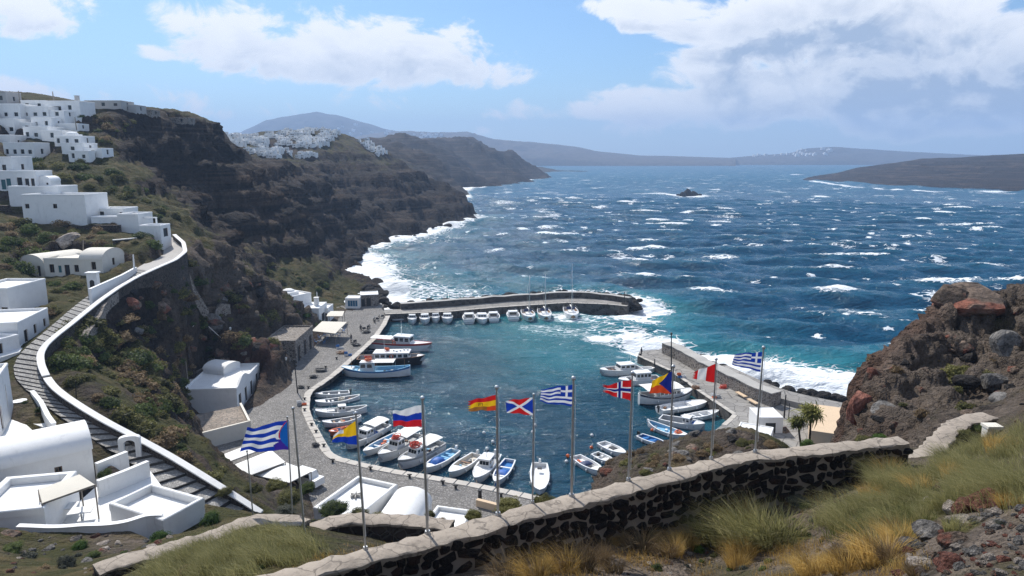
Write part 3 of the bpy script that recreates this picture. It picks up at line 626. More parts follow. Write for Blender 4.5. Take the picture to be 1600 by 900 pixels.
# ------------------------------------------------------------------ sea
BW_OUT = [atZ(*p, 0) for p in ((600,486),(700,474),(800,468),(880,459),(950,464),(1000,477))]   # outer edge of the far breakwater
JT_OUT = [atZ(*p, 0) for p in ((1040,543),(1090,556),(1140,575),(1200,597),(1260,612),(1330,622))]
def sea_material():
    m, t, b = mat('sea_water'); out = [n for n in t.n if n.type == 'OUTPUT_MATERIAL'][0]
    P = t.pos(); foam = t.attr('foam'); aer = t.attr('aer'); crest = t.attr('crest'); calm = t.attr('calm')
    dist = t.v('LENGTH', P, out=1)
    # foam pattern: torn lace, drawn out along the crests
    rot = t.node('ShaderNodeMapping', ins={'Vector': P, 'Rotation': (0, 0, math.radians(14)), 'Scale': (.55, 1.5, 1)}).outputs[0]
    warpn = t.noise(P, .25, 3, .6, out=1)
    Q = t.v('ADD', rot, t.v('SCALE', t.v('SUBTRACT', warpn, (.5, .5, .5)), 3.2))
    lace = t.m('SUBTRACT', 1, t.ss(t.voro(Q, .55, 'DISTANCE_TO_EDGE'), .0, .22))
    fine = t.noise(Q, 1.1, 7, .68); mid = t.noise(Q, .33, 5, .6)
    tex = t.m('ADD', t.m('MULTIPLY', lace, .35), t.m('ADD', t.m('MULTIPLY', fine, .55), t.m('MULTIPLY', mid, .45)))   # about .1 .. 1.1
    f1 = t.ss(t.m('ADD', foam, t.m('MULTIPLY', t.m('SUBTRACT', tex, .62), 1.25)), .42, .68)
    # white caps where crests are high and the gusts are strong
    gust = t.noise(t.v('MULTIPLY', P, (.013, .02, 0)), 1, 4, .6)
    c1 = t.m('ADD', crest, t.m('ADD', t.m('MULTIPLY', t.m('SUBTRACT', gust, .5), 1.7), t.m('MULTIPLY', t.m('SUBTRACT', tex, .6), .9)))
    # single breaking crests: scattered, drawn-out, torn blobs of many sizes
    cap = t.ss(c1, 1.42, 1.6)
    for sx, sy, prob, rmax, rotd in ((.022, .034, .20, .28, 8), (.050, .075, .22, .32, 20), (.10, .14, .22, .36, -12), (.21, .27, .15, .36, 25)):
        cc = t.node('ShaderNodeMapping', ins={'Vector': P, 'Rotation': (0, 0, math.radians(rotd)), 'Scale': (sx, sy, 0)}).outputs[0]
        cc = t.v('ADD', cc, t.v('SCALE', t.v('SUBTRACT', t.noise(P, sy * .8, 4, .6, out=1), (.5, .5, .5)), .75))
        vo = t.node('ShaderNodeTexVoronoi', feature='F1', ins={'Vector': cc, 'Scale': 1}); rnd = t.node('ShaderNodeSeparateColor', ins={0: vo.outputs[1]})
        rad = t.m('MULTIPLY', t.ss(t.m('ADD', rnd.outputs[0], t.m('MULTIPLY', t.m('SUBTRACT', gust, .5), .9)), 1 - prob, 1.05), rmax)
        blob = t.m('SUBTRACT', rad, vo.outputs[0])
        blob = t.m('ADD', blob, t.m('MULTIPLY', t.m('SUBTRACT', tex, .60), .66))
        cap = t.m('MAXIMUM', cap, t.m('MULTIPLY', t.ss(blob, .02, .10), t.ss(rad, .02, .10)))
    cap = t.m('MULTIPLY', t.m('MULTIPLY', cap, t.ss(dist, 400, 2000, 1, .5)), t.m('SUBTRACT', 1, calm))
    # thin wind-blown streaks in the harbour
    ws = t.node('ShaderNodeMapping', ins={'Vector': P, 'Rotation': (0, 0, math.radians(-38)), 'Scale': (.03, .4, 1)}).outputs[0]
    stn = t.noise(ws, 1, 6, .65, .5); stk = t.m('MULTIPLY', t.ss(t.m('ADD', stn, t.m('MULTIPLY', t.m('SUBTRACT', fine, .5), .34)), .635, .70), t.m('MULTIPLY', calm, .85))
    f = t.m('MAXIMUM', t.m('MAXIMUM', f1, cap), stk, clamp=True)
    deep = t.mix(gust, (.001, .040, .090), (.002, .066, .130))
    deep = t.mix(t.m('MULTIPLY', calm, .85), deep, (.001, .030, .054))
    body = t.mix(t.m('MULTIPLY', aer, .9, clamp=True), deep, (.035, .235, .27))
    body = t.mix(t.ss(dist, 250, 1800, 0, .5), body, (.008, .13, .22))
    body = t.mix(t.m('MULTIPLY', t.ss(c1, .3, 1.0), .22), body, (.03, .16, .22))
    veil = t.noise(t.node('ShaderNodeMapping', ins={'Vector': P, 'Rotation': (0, 0, math.radians(12)), 'Scale': (.03, .12, 1)}).outputs[0], 1, 6, .65, .6)
    body = t.mix(t.m('MULTIPLY', t.m('MULTIPLY', t.ss(veil, .52, .74), t.ss(fine, .42, .62)), .30), body, (.16, .30, .38))
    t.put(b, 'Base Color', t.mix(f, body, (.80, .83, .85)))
    t.put(b, 'Roughness', t.m('ADD', t.m('MULTIPLY', f, .6), t.ss(dist, 60, 1500, .13, .42)))
    t.put(b, 'IOR', 1.33); t.put(b, 'Specular IOR Level', .30)
    wv = t.node('ShaderNodeMapping', ins={'Vector': P, 'Rotation': (0, 0, math.radians(16)), 'Scale': (.6, 1.35, 1)}).outputs[0]
    h = t.m('ADD', t.m('MULTIPLY', t.noise(wv, .42, 5, .6, .3), 1.0), t.m('MULTIPLY', t.noise(wv, 1.7, 4, .6), .22))
    h = t.m('ADD', h, t.m('MULTIPLY', t.noise(wv, .09, 3, .5), 2.2))
    h = t.m('ADD', h, t.m('MULTIPLY', f, .25))
    t.put(b, 'Normal', t.bump(h, t.ss(dist, 100, 2500, .95, .4), 1.1))
    return m
def build_sea():
    az = np.radians(np.arange(-78, 78.01, .17)); 
    rs = np.concatenate([np.exp(np.arange(math.log(46), math.log(700), .0058)), np.exp(np.arange(math.log(700), math.log(7000), .03))])
    A, R_ = np.meshgrid(az, rs); X = (np.sin(A) * R_).ravel(); Y = (np.cos(A) * R_).ravel(); n = len(X)
    hb = base_grid(A, np.log(R_))[:, 0]; r = np.hypot(X, Y)
    # harbour basin = sheltered
    HB = [atZ(*p, 0) for p in ((560,480),(420,600),(400,720),(500,860),(800,900),(960,850),(1250,720),(1250,640),(1070,572),(1000,553),(945,500),(890,470),(700,478))]
    HBp = [(p.x, p.y) for p in HB]; hp = HBp + [HBp[0]]
    d, _ = seg_dist(X, Y, hp); ins = inside(X, Y, HBp)
    calm = np.where(ins, sstep(d, -2, 9), 0)
    near = hb > -7; 
    farcut = 1 - sstep(r, 900, 1300); surf = sstep(hb, -5.2, -.4) * (1 - calm) * sstep(r, 120, 165) * farcut
    swell = np.zeros(n); 
    for k in range(26):
        L = 5 + 30 * RNG.random() ** 1.6; th = math.radians(255 + RNG.normal() * 24); a = .013 * L * (1 if L > 9 else 1.2)
        ph = (X * math.cos(th) + Y * math.sin(th)) * 2 * math.pi / L + RNG.random() * 6.28 + 1.6 * perlin(X / (L * 3), Y / (L * 3), k * 1.7)
        w = np.clip((L - r * .012) / (L * .4 + .1), 0, 1)
        s = np.sin(ph); swell += w * a * (s + .35 * np.cos(2 * ph) * (s > 0))
    crest = swell / 1.3
    foam = surf * .95; aer = sstep(hb, -6, -1) * .45 * (1 - calm) * sstep(r, 120, 165) * farcut
    def splash(line, w, amt, ext=1.0):
        nonlocal foam, aer
        d, _ = seg_dist(X, Y, [(p[0], p[1]) for p in line]); d = d * (1 + .35 * perlin(X / 14, Y / 14, 5.))
        foam = np.maximum(foam, amt * np.exp(-(np.maximum(d - w * .3, 0) / (w * .75)) ** 2)); aer = np.maximum(aer, ext * np.exp(-(d / (w * 2.1)) ** 2))
    splash(BW_OUT, 6, 1.0, .6)
    Z = lambda *q: [atZ(a, b, 0) for a, b in q]
    splash(Z((985,472),(1015,479),(1022,486),(985,492)), 6, .95)
    splash(Z((890,497),(940,500),(1000,502)), 6, .55)
    splash(Z((840,512),(900,520),(950,515)), 6, .34, .8)
    splash(Z((940,530),(985,525),(1000,543),(1045,536)), 5, .85, .8)
    splash(Z((820,500),(860,540),(900,550)), 9, .12, .55)
    splash(JT_OUT[:3], 8, 1.0); splash(JT_OUT[2:], 9, 1.05)
    splash(Z((1180,570),(1240,585),(1310,592),(1330,605)), 9, .9)
    splash(Z((590,468),(570,440),(548,415),(545,402)), 15, 1.0, .6); splash(Z((560,388),(640,370),(735,340)), 12, .85, .35)
    splash(Z((600,440),(640,455),(700,462)), 16, .46, .5)
    splash(Z((1050,304),(1095,306)), 16, 1.0, .1); splash(Z((1000,303),(1060,305)), 9, .8, .1)
    splash(Z((700,300),(760,289),(843,278)), 14, .95, .1); splash(Z((1265,283),(1330,291),(1440,298),(1600,299)), 7, .9, .1); splash(Z((1240,273),(1270,273)), 9, .8, 0)
    amp = (1 - .86 * calm) * (1 - .6 * sstep(hb, -3, 0))
    z = swell * amp
    V = np.stack([X, Y, z], 1); Fq = gridfaces(len(rs), len(az))[:, ::-1]
    Fq = Fq[(hb[Fq].min(1) < 1.5) | (r[Fq].min(1) > 1900)]
    V, Fq, at = compact(V, Fq, dict(foam=foam, aer=np.clip(aer, 0, 1), crest=crest, calm=calm))
    tag(link('sea', npmesh('sea', V, Fq, sea_material(), at)), kind='structure')
build_sea()
# ------------------------------------------------------------------ building materials
def plaster(name, col, stain=.38):
    m, t, b = mat(name); P = t.pos()
    oi = t.node('ShaderNodeObjectInfo').outputs[5]
    n = t.noise(P, .9, 5, .6); st = t.noise(t.v('MULTIPLY', P, (2.2, 2.2, .35)), 1, 5, .65)
    c = t.mix(t.m('MULTIPLY', t.ss(n, .45, .75), stain), col, tuple(q * .78 for q in col))
    c = t.mix(t.m('MULTIPLY', t.ss(st, .56, .75), stain), c, tuple(q * .62 for q in col))
    c = t.v('SCALE', c, t.m('ADD', .94, t.m('MULTIPLY', oi, .08)))
    t.put(b, 'Base Color', c); t.put(b, 'Roughness', .85); t.put(b, 'Specular IOR Level', .25)
    t.put(b, 'Normal', t.bump(t.m('ADD', t.noise(P, 2.5, 4), t.m('MULTIPLY', t.noise(P, 14, 3), .25)), .35, .05))
    return m
def masonry(name, cols, mortar, sc=3.2, edge=.12, rough=.9, zs=1.0):
    m, t, b = mat(name); P = t.pos(); Q = t.v('ADD', P, t.v('SCALE', t.noise(P, sc * .7, 2, out=1), .35))
    Q = t.v('MULTIPLY', Q, (1, 1, zs))
    e = t.ss(t.voro(Q, sc, 'DISTANCE_TO_EDGE'), edge * .4, edge); c = t.voro(Q, sc, out=1)
    col = t.ramp(t.m('MULTIPLY', t.node('ShaderNodeSeparateColor', ins={0: c}).outputs[0], 1.0), [(i / max(1, len(cols) - 1), q) for i, q in enumerate(cols)])
    col = t.mix(t.m('MULTIPLY', t.noise(P, sc * 6, 4), .6), col, t.v('SCALE', col, .5))
    big = t.m('ADD', .62, t.m('MULTIPLY', t.noise(P, .22, 5, .65), .76))
    t.put(b, 'Base Color', t.v('SCALE', t.mix(e, mortar, col), big)); t.put(b, 'Roughness', rough); t.put(b, 'Specular IOR Level', .2)
    t.put(b, 'Normal', t.bump(t.m('ADD', e, t.m('MULTIPLY', t.noise(P, sc * 5, 4), .3)), .8, .12))
    return m
MT = dict(
    white=plaster('white_limewash', (.80, .80, .79)), cream=plaster('cream_limewash', (.72, .68, .60)), grey=plaster('grey_render', (.42, .41, .40), .4),
    tan=plaster('sand_render', (.62, .47, .32), .3), stone=masonry('grey_rubble', [(.10, .085, .075), (.22, .19, .165), (.32, .28, .24), (.15, .12, .10)], (.34, .31, .28), 2.2),
    lava=masonry('lava_rubble', [(.025, .022, .02), (.06, .05, .045), (.09, .07, .06), (.04, .03, .028)], (.11, .098, .085), 2.6, .09),
    glass=simple('dark_glass', (.015, .02, .025), .12, var=.3), teal=simple('teal_paint', (.03, .13, .15), .5), darkw=simple('dark_doorway', (.02, .022, .024), .6),
    brown=simple('brown_wood', (.14, .085, .05), .7, scale=3), bluegl=simple('blue_glazing', (.03, .14, .24), .15), metal=simple('galvanised', (.45, .46, .47), .4, .7),
    black=simple('black_iron', (.015, .015, .016), .5), canvas=simple('cream_canvas', (.62, .58, .50), .85, var=.06, scale=2), wcanvas=simple('white_canvas', (.78, .77, .74), .8, var=.05, scale=2),
    terrace=masonry('terrace_slabs', [(.30, .25, .21), (.38, .32, .27), (.26, .23, .2)], (.2, .18, .16), 1.6, .05), concrete=plaster('weathered_concrete', (.40, .385, .36), .5), wood=simple('grey_timber', (.22, .19, .16), .8))
def facade(mb, o, u, n, w, z0, h, holes, rec=.16):
    """wall from o along u (n = outward normal), heights z0..h; holes = (u0,u1,v0,v1); recess built with reveals"""
    us = sorted({0, w, *[q for H_ in holes for q in H_[:2]]}); vs = sorted({z0, h, *[q for H_ in holes for q in H_[2:]]})
    pt = lambda a, b, k=0: o + u * a - n * k + Vector((0, 0, b))
    for i in range(len(us) - 1):
        for j in range(len(vs) - 1):
            cu, cv = (us[i] + us[i + 1]) / 2, (vs[j] + vs[j + 1]) / 2
            if any(q[0] < cu < q[1] and q[2] < cv < q[3] for q in holes): continue
            mb.add([pt(us[i], vs[j]), pt(us[i + 1], vs[j]), pt(us[i + 1], vs[j + 1]), pt(us[i], vs[j + 1])], [(0, 1, 2, 3)])
    for a, b, c, d in holes:
        q = [(a, c), (b, c), (b, d), (a, d)]
        for i in range(4):
            s, e = q[i], q[(i + 1) % 4]
            mb.add([pt(*s), pt(*s, rec), pt(*e, rec), pt(*e)], [(0, 1, 2, 3)])
WINC = {}
def opening_mesh(w, h, kind):
    k = (round(w, 2), round(h, 2), kind)
    if k in WINC: return WINC[k]
    pane = MB(); fr = MB(); T = .07
    pane.add([(-w / 2, 0, 0), (w / 2, 0, 0), (w / 2, 0, h), (-w / 2, 0, h)], [(0, 1, 2, 3)])
    fr.box((-w / 2 + T / 2, -.02, h / 2), (T, .05, h)); fr.box((w / 2 - T / 2, -.02, h / 2), (T, .05, h)); fr.box((0, -.02, h - T / 2), (w - 2 * T, .05, T))
    if kind == 'window': fr.box((0, -.02, T / 2), (w - 2 * T, .05, T)); fr.box((0, -.015, h / 2), (.045, .03, h - 2 * T))
    if kind == 'shutter':
        for i in range(6): fr.box((0, -.03, h * (i + .7) / 7), (w - 2 * T, .03, h / 10))
    if kind == 'glass':
        for i in (1, 2, 3): fr.box((-w / 2 + w * i / 4, -.02, h / 2), (.06, .04, h - T))
    pm = dict(window='glass', door='darkw', shutter='teal', glass='bluegl')[kind]; fm = dict(window='brown', door='brown', shutter='teal', glass='white')[kind]
    WINC[k] = (pane.mesh('pane', MT[pm]), fr.mesh('frame', MT[fm])); return WINC[k]
def put_openings(root, o, u, n, holes, kinds, rec, lod):
    rz = math.atan2(u.y, u.x)
    for (a, b, c, d), k in zip(holes, kinds):
        pm, fm = opening_mesh(b - a, d - c, k)
        p = o + u * ((a + b) / 2) - n * (rec - .004) + Vector((0, 0, c))
        nm = dict(window='window', door='door', shutter='shutter', glass='shop_window')[k]
        if lod: e = link(nm, pm, root); e.location = p; e.rotation_euler = (0, 0, rz)
        else:
            e = link(nm, fm, root); e.location = p; e.rotation_euler = (0, 0, rz); q = link('pane', pm, e)
def ring(mb, w, d, z, h, t, ov=.03):
    O = [(-ov, -ov), (w + ov, -ov), (w + ov, d + ov), (-ov, d + ov)]; I = [(t, t), (w - t, t), (w - t, d - t), (t, d - t)]; b = .06
    L = lambda P, zz, s=0: [(p[0] + s * (1 if p[0] < w / 2 else -1), p[1] + s * (1 if p[1] < d / 2 else -1), zz) for p in P]
    rows = [L(O, z), L(O, z + h - b), L(O, z + h, b), L(I, z + h, -b), L(I, z + h - b), L(I, z + .01)]
    mb.sheet(rows, closed=True)
def make_house(s):
    root = thing('house', s['lab'], 'house', s['o'], s['rz'] + s.get('rzadd', 0), s.get('grp'))
    w, d, h, f = s['w'], s['d'], s['h'], -s.get('found', 2); lod = s.get('lod', 0); rec = .16 if not lod else .22
    m = MT[s['mat']]; hr = random.Random(len(s['lab']) * 7 + int(w * 10)); wall = MB(); X, Y = Vector((1, 0, 0)), Vector((0, 1, 0))
    sides = dict(f=(Vector((0, 0, 0)), X, -Y, w), r=(Vector((w, 0, 0)), Y, X, d), b=(Vector((w, d, 0)), -X, Y, w), l=(Vector((0, d, 0)), -Y, -X, d))
    for k, (o, u, n, L) in sides.items():
        holes, kinds = [], []
        for (uu, v, ow, oh, kd) in s.get('op', {}).get(k, []):
            a = max(.15, min(uu * L - ow / 2, L - ow - .15)); 
            if a + ow > L - .1: continue
            holes.append((a, a + ow * (hr.uniform(.75, 1.2) if lod else 1), v, min(v + oh * (hr.uniform(.8, 1.25) if lod else 1), h - .1))); kinds.append(kd)
        facade(wall, o, u, n, L, f, h, holes, rec); put_openings(root, o, u, n, holes, kinds, rec, lod)
    roof = MB(); rt = s.get('roof', 'flat')
    if rt == 'flat':
        par = s.get('par', .3); tw = s.get('parw', .22)
        roof.add([(0, 0, h), (w, 0, h), (w, d, h), (0, d, h)], [(0, 1, 2, 3)])
        if par > .02: ring(roof, w, d, h + .004, par, tw)
        if s.get('whitetop'): pass
    else:
        rise = s.get('rise', min(w, d) * .4); N = 18; ax = rt[1]; span = d if ax == 'x' else w; Ln = w if ax == 'x' else d; ov = .08
        prof = [(span / 2 - (span / 2 + .05) * math.cos(math.pi * i / N), h + rise * math.sin(math.pi * i / N) ** .9) for i in range(N + 1)]
        row = lambda q: [((q, a, b) if ax == 'x' else (a, q, b)) for a, b in prof]
        nL = 10; roof.sheet([row(-ov + (Ln + 2 * ov) * i / nL) for i in range(nL + 1)])
        for q in (0, Ln):                                           # gable infill
            P = row(q); wall.add([(P[0][0], P[0][1], h)] + P[1:-1] + [(P[-1][0], P[-1][1], h)], [tuple(range(len(P)))])
    wb = wall.build('wall', [m], root)
    rb = roof.build('roof', MT[s.get('roofmat', 'white' if s['mat'] in ('stone', 'white') and not s.get('lod') else s['mat'])], root, smooth=False, auto=.7)
    if s.get('gmat'):
        g = MB(); g.add([(P[0], P[1] - .03, P[2]) for P in [(a, 0, b - .1) for a, b in prof[1:-1]]], [tuple(range(N - 1))]); g.build('gable', MT[s['gmat']], root)
    if s.get('chim'):
        c = MB(); c.box((w * .72, d * .5, h + .9), (.9, .9, 1.8)); c.box((w * .72, d * .5, h + 1.86), (1.1, 1.1, .12)); c.build('chimney', MT['grey' if lod else 'white'], root)
    if s.get('turret'):
        c = MB(); c.box((w * .45, d * .45, h + .35), (w * .5, d * .5, .7 + .01)); c.ball((w * .45, d * .45, h + .7), min(w, d) * .24, 12, 6, sq=(1, 1, .45)); c.build('turret', MT['white'], root)
    if s.get('vent'):
        c = MB()
        for i in range(6): a = i * math.pi / 3; c.box((w * .42 + .35 * math.cos(a), d * .55 + .35 * math.sin(a), h + .18), (.45, .14, .3), a)
        c.build('roof_vent', MT['concrete'], root)
    if s.get('gable'):                                             # wavy raised front
        c = MB(); P = [(w * i / 24, h + .25 + 1.0 * max(0, math.sin(math.pi * (i / 24 * 2 - .1))) ** 1.5) for i in range(25)]
        for y in (-.06, .3): c.add([(0, y, h - .2)] + [(a, y, b) for a, b in P] + [(w, y, h - .2)], [tuple(range(27)) if y < 0 else tuple(range(27))[::-1]])
        c.sheet([[(a, -.06, b) for a, b in P], [(a, .3, b) for a, b in P]]); c.build('gable', m, root)
    return root
for s in HOUSES: make_house(s)
# ------------------------------------------------------------------ stair path with parapet
MT['cobble'] = masonry('cobbled_tread', [(.36, .35, .335), (.50, .485, .465), (.62, .60, .575), (.43, .415, .40)], (.28, .27, .255), 7, .10)
MT['basalt_shade'] = simple('basalt_edge_shade', (.045, .042, .04), .85, var=.4, scale=6, bump=.4)  # dark basalt edging; the risers' shade is put into this colour as well
MT['coping'] = plaster('white_coping', (.74, .73, .71), .45)
def resample(P, step):
    D = [0]
    for a, b in zip(P[:-1], P[1:]): D.append(D[-1] + (Vector(b) - Vector(a)).length)
    n = max(2, int(D[-1] / step)); out = []
    for i in range(n + 1):
        q = D[-1] * i / n; j = min(max(0, np.searchsorted(D, q, 'right') - 1), len(P) - 2); w = (q - D[j]) / (D[j + 1] - D[j] + 1e-9)
        out.append(Vector(P[j]).lerp(Vector(P[j + 1]), min(1, w)))
    return out
def smooth(P, n=3):
    P = [Vector(p) for p in P]
    for _ in range(n): P = [P[0]] + [(P[i - 1] + P[i] * 2 + P[i + 1]) / 4 for i in range(1, len(P) - 1)] + [P[-1]]
    return P
def wallstrip(mb, line, half, zlo, zhi, mi=0, jit=0, cap=True):
    """solid wall along line; zlo/zhi functions of (i, point)"""
    n = len(line); rows = [[], [], [], []]
    for i, p in enumerate(line):
        d = (line[min(i + 1, n - 1)] - line[max(i - 1, 0)]); d = Vector((d.x, d.y, 0)).normalized(); s = Vector((d.y, -d.x, 0))
        hw = half(i) if callable(half) else half; a, b = zlo(i, p), zhi(i, p)
        for r, (k, z) in enumerate(((-1, a), (-1, b), (1, b), (1, a))): rows[r].append((p.x + s.x * k * hw, p.y + s.y * k * hw, z))
    mb.sheet([list(r) for r in zip(*rows)], mi)
    if cap:
        for i in (0, n - 1): mb.add([rows[k][i] for k in range(4)], [(0, 1, 2, 3) if i else (3, 2, 1, 0)], mi)
def build_path():
    L = smooth([s[0] for s in STN], 1); R_ = smooth([s[1] for s in STN], 1)
    cen = [(a + b) / 2 for a, b in zip(L, R_)]; D = [0]
    for a, b in zip(cen[:-1], cen[1:]): D.append(D[-1] + Vector((b.x - a.x, b.y - a.y)).length)
    def at(q):
        j = min(max(0, np.searchsorted(D, q, 'right') - 1), len(D) - 2); w = (q - D[j]) / (D[j + 1] - D[j]); return L[j].lerp(L[j + 1], w), R_[j].lerp(R_[j + 1], w)
    root = thing('stair_path', 'long cobbled stair path with dark step edges winding up past the white houses', 'stairs', cen[12])
    o = cen[12]; q = 0.; k = 0; end = D[20]
    while q < end:
        tr = 1.15 + .2 * random.random(); a0, b0 = at(q); a1, b1 = at(min(q + tr, end)); ex = .07 / tr
        m = MB(); ea, eb = a0.lerp(a1, ex), b0.lerp(b1, ex)          # ramped step: a low riser, then a tread that climbs
        dz = (a1.z + b1.z - a0.z - b0.z) / 2; z0 = (a0.z + b0.z) / 2 + .48 * dz + .02; z1 = z0 + .5 * dz
        W_ = lambda p, zz: (p.x - o.x, p.y - o.y, zz - o.z)
        m.add([W_(a0, z0 - .6), W_(b0, z0 - .6), W_(b0, z0 + .012), W_(a0, z0 + .012), W_(ea, z0 + .02), W_(eb, z0 + .02)], [(0, 1, 2, 3), (3, 2, 5, 4)], 1)
        m.add([W_(ea, z0 + .02), W_(eb, z0 + .02), W_(b1, z1), W_(a1, z1)], [(0, 1, 2, 3)], 0)
        m.build('step', [MT['cobble'], MT['basalt_shade']], root); q += tr; k += 1
    m = MB(); m.sheet([[(p.x - o.x, p.y - o.y, p.z - o.z + .03) for p in (L[i], (L[i] + R_[i]) / 2, R_[i])] for i in range(20, len(L))]); m.build('road_surface', plaster('pale_paving', (.40, .38, .36), .5), root)
    # parapet on the outer side
    line = smooth(resample([Vector((p.x, p.y, p.z)) for p in R_], .6), 3)
    # keep a gap where the coping steps
    g = thing('parapet_wall', 'curving dark stone parapet with a white coping along the outer side of the stair path', 'wall', line[len(line) // 2]); c = line[len(line) // 2]
    lo = [p - c for p in line]; hz = Hs([(p.x + .9, p.y - .3) for p in line])
    wb = MB(); wallstrip(wb, lo, .24, lambda i, p: min(hz[i] - c.z - 1.0, p.z - 1), lambda i, p: p.z + .68); wb.build('wall', MT['lava'], g)
    br = [0, int(len(lo) * .3), len(lo)]
    for s, e in zip(br[:-1], br[1:]):
        cb = MB(); wallstrip(cb, lo[s:e], .33, lambda i, p: p.z + .683, lambda i, p: p.z + .80); cb.build('coping', MT['coping'], g)
build_path()
# ------------------------------------------------------------------ quay, breakwater, jetty
MT['quay'] = masonry('quay_setts', [(.20, .19, .18), (.30, .285, .27), (.26, .25, .24), (.36, .34, .32)], (.17, .16, .15), 2.8, .10)
MT['kerb'] = plaster('quay_edge_stone', (.50, .465, .42), .6); MT['deck'] = masonry('mole_slabs', [(.26, .245, .23), (.33, .315, .295), (.29, .275, .255), (.36, .34, .32)], (.17, .16, .15), .55, .03); MT['darkstone'] = masonry('dark_mole_blocks', [(.05, .045, .04), (.11, .10, .09), (.16, .145, .13), (.08, .07, .06)], (.12, .11, .10), 1.1, .08)
EDGE = [(596,482),(604,491),(596,508),(580,530),(560,548),(540,566),(514,588),(492,603),(479,611),(474,622),(472,642),(480,663),(490,681),(503,706),(515,718),(560,729),(600,738),(660,748),(720,758),(798,774),(900,797)]
def xy(P, z): return [(q.x, q.y) for q in (atZ(a, b, z) for a, b in P)]
def poly_mesh(name, P, z0, z1, m, side=None, parent=None, kind='structure'):
    b = MB(); b.prism(P, z0, z1, bottom=False)
    if side: b.mi[1:] = [1] * (len(b.mi) - 1)
    o = b.build(name, [m, side] if side else m, parent); 
    if kind and parent is None: tag(o, kind=kind)
    return o
LANDSIDE = [(880,835),(760,860),(560,860),(420,800),(350,770),(290,715),(285,640),(340,590),(420,585),(452,572),(462,545),(488,522),(470,505),(500,488),(536,477),(580,474),(600,476)]
quay = poly_mesh('quay', xy(EDGE, 1.5) + xy(LANDSIDE, 1.5), -3, 1.5, MT['quay'], MT['darkstone'])
def kerbstones(line, parent, z, wid, ln, side=1, m=MT['kerb'], hgt=.09, name='kerb_stone'):
    P = resample([Vector((a, b, 0)) for a, b in line], ln); meshes = []
    for k in range(5):
        q = MB(); q.box((0, 0, 0), (ln * (.94 + .012 * k), wid * (.94 + .03 * k), hgt), taper=.97); meshes.append(q.mesh(name, m))
    for a, b in zip(P[:-1], P[1:]):
        d = (b - a).normalized(); n = Vector((-d.y, d.x, 0)) * side; c = (a + b) / 2 + n * (wid * .5 - .06)
        o = link(name, random.choice(meshes), parent); o.location = (c.x, c.y, z + hgt / 2 + random.uniform(-.02, .015)); o.rotation_euler = (0, 0, math.atan2(d.y, d.x) + random.uniform(-.012, .012))
kerbstones(xy(EDGE[1:], 1.5), quay, 1.5, 1.15, 1.7, 1 if True else -1)
# cobble apron lines and kerb by the houses
# far breakwater
BWI = [(600,488),(602,491),(700,487),(780,480),(886,473),(950,475.5),(980,478.5)]
BWO = [(984,474),(960,469),(925,465.5),(890,464),(780,471),(700,478),(626,483),(600,484)]
bw = poly_mesh('breakwater', xy(BWI, 1.9) + xy(BWO, 1.9), -4, 1.9, MT['deck'], MT['darkstone'])
kerbstones(xy(BWI[1:], 1.9), bw, 1.9, .6, 2.6, 1, MT['kerb'], .05)
def seawall(name, label, line, z0, z1, half, m, top, seglen=2.5, jag=0, off=0):
    P = smooth(resample([Vector((a, b, 0)) for a, b in line], seglen), 1)
    g = thing(name, label, 'wall', P[len(P) // 2]); c = P[len(P) // 2].copy(); lo = [p - c for p in P]; hz = [z1 + random.uniform(-jag, jag) for _ in P]
    b = MB(); wallstrip(b, lo, half, lambda i, p: z0, lambda i, p: hz[i]); b.build('wall', m, g)
    b = MB(); wallstrip(b, lo, half + .06, lambda i, p: hz[i] + .002, lambda i, p: hz[i] + .14); b.build('coping', top, g); return g
o_ = xy(BWO, 1.9)[::-1]
seawall('breakwater_wall', 'dark low sea wall along the outer side of the far breakwater', o_[1:], 0, 3.3, .7, MT['darkstone'], MT['concrete'], 3, .15)
# right-hand jetty
JI = [(1000,548),(996,556),(1048,580),(1092,612),(1146,648),(1128,664),(1112,676),(1160,712),(1260,720)]
JO = [(1345,690),(1340,640),(1300,628),(1212,621),(1160,597),(1100,569),(1062,548),(1040,541),(1030,546)]
jt = poly_mesh('jetty', xy(JI, 1.6) + xy(JO, 1.6), -4, 1.6, MT['deck'], MT['darkstone'])
kerbstones(xy(JI[1:6], 1.6), jt, 1.6, .7, 1.7, 1, MT['kerb'], .06)
jw = xy([(1041,551),(1070,564),(1102,584),(1150,607),(1190,626),(1212,634)], 1.6)
seawall('jetty_wall', 'thick rubble sea wall with a flat grey top along the right jetty', jw, 0, 3.7, 1.1, MT['stone'], MT['concrete'], 1.6, .12)
jw2 = xy([(1120,573),(1160,592),(1210,614),(1260,626),(1330,640)], 2.4)
P = smooth(resample([Vector((a, b, 0)) for a, b in jw2], 2), 2); b = MB(); wallstrip(b, P, 2.2, lambda i, p: -1, lambda i, p: 2.5); tag(b.build('sea_walk', MT['deck']), kind='structure')
for i, (a, b_) in enumerate((((1076,571),(1090,580)), ((1094,583),(1112,594)), ((1152,616),(1166,624)), ((1170,627),(1184,635)))):
    A, B = atZ(*a, 1.6), atZ(*b_, 1.6); d = B - A; L = d.length; g = thing('stone_bench', ['sand coloured stone bench nearest the jetty tip', 'sand coloured stone bench behind the red and white flag', 'pale slanted stone bench halfway along the jetty wall', 'pale stone bench at the landward end of the jetty wall'][i], 'bench', (A + B) / 2, math.atan2(d.y, d.x))
    q = MB(); q.box((0, -.1, .42), (L, .7, .14)); q.build('seat', MT['tan'], g); q = MB(); q.box((0, .15, .175), (L * .96, .4, .35)); q.build('plinth', MT['concrete'], g)
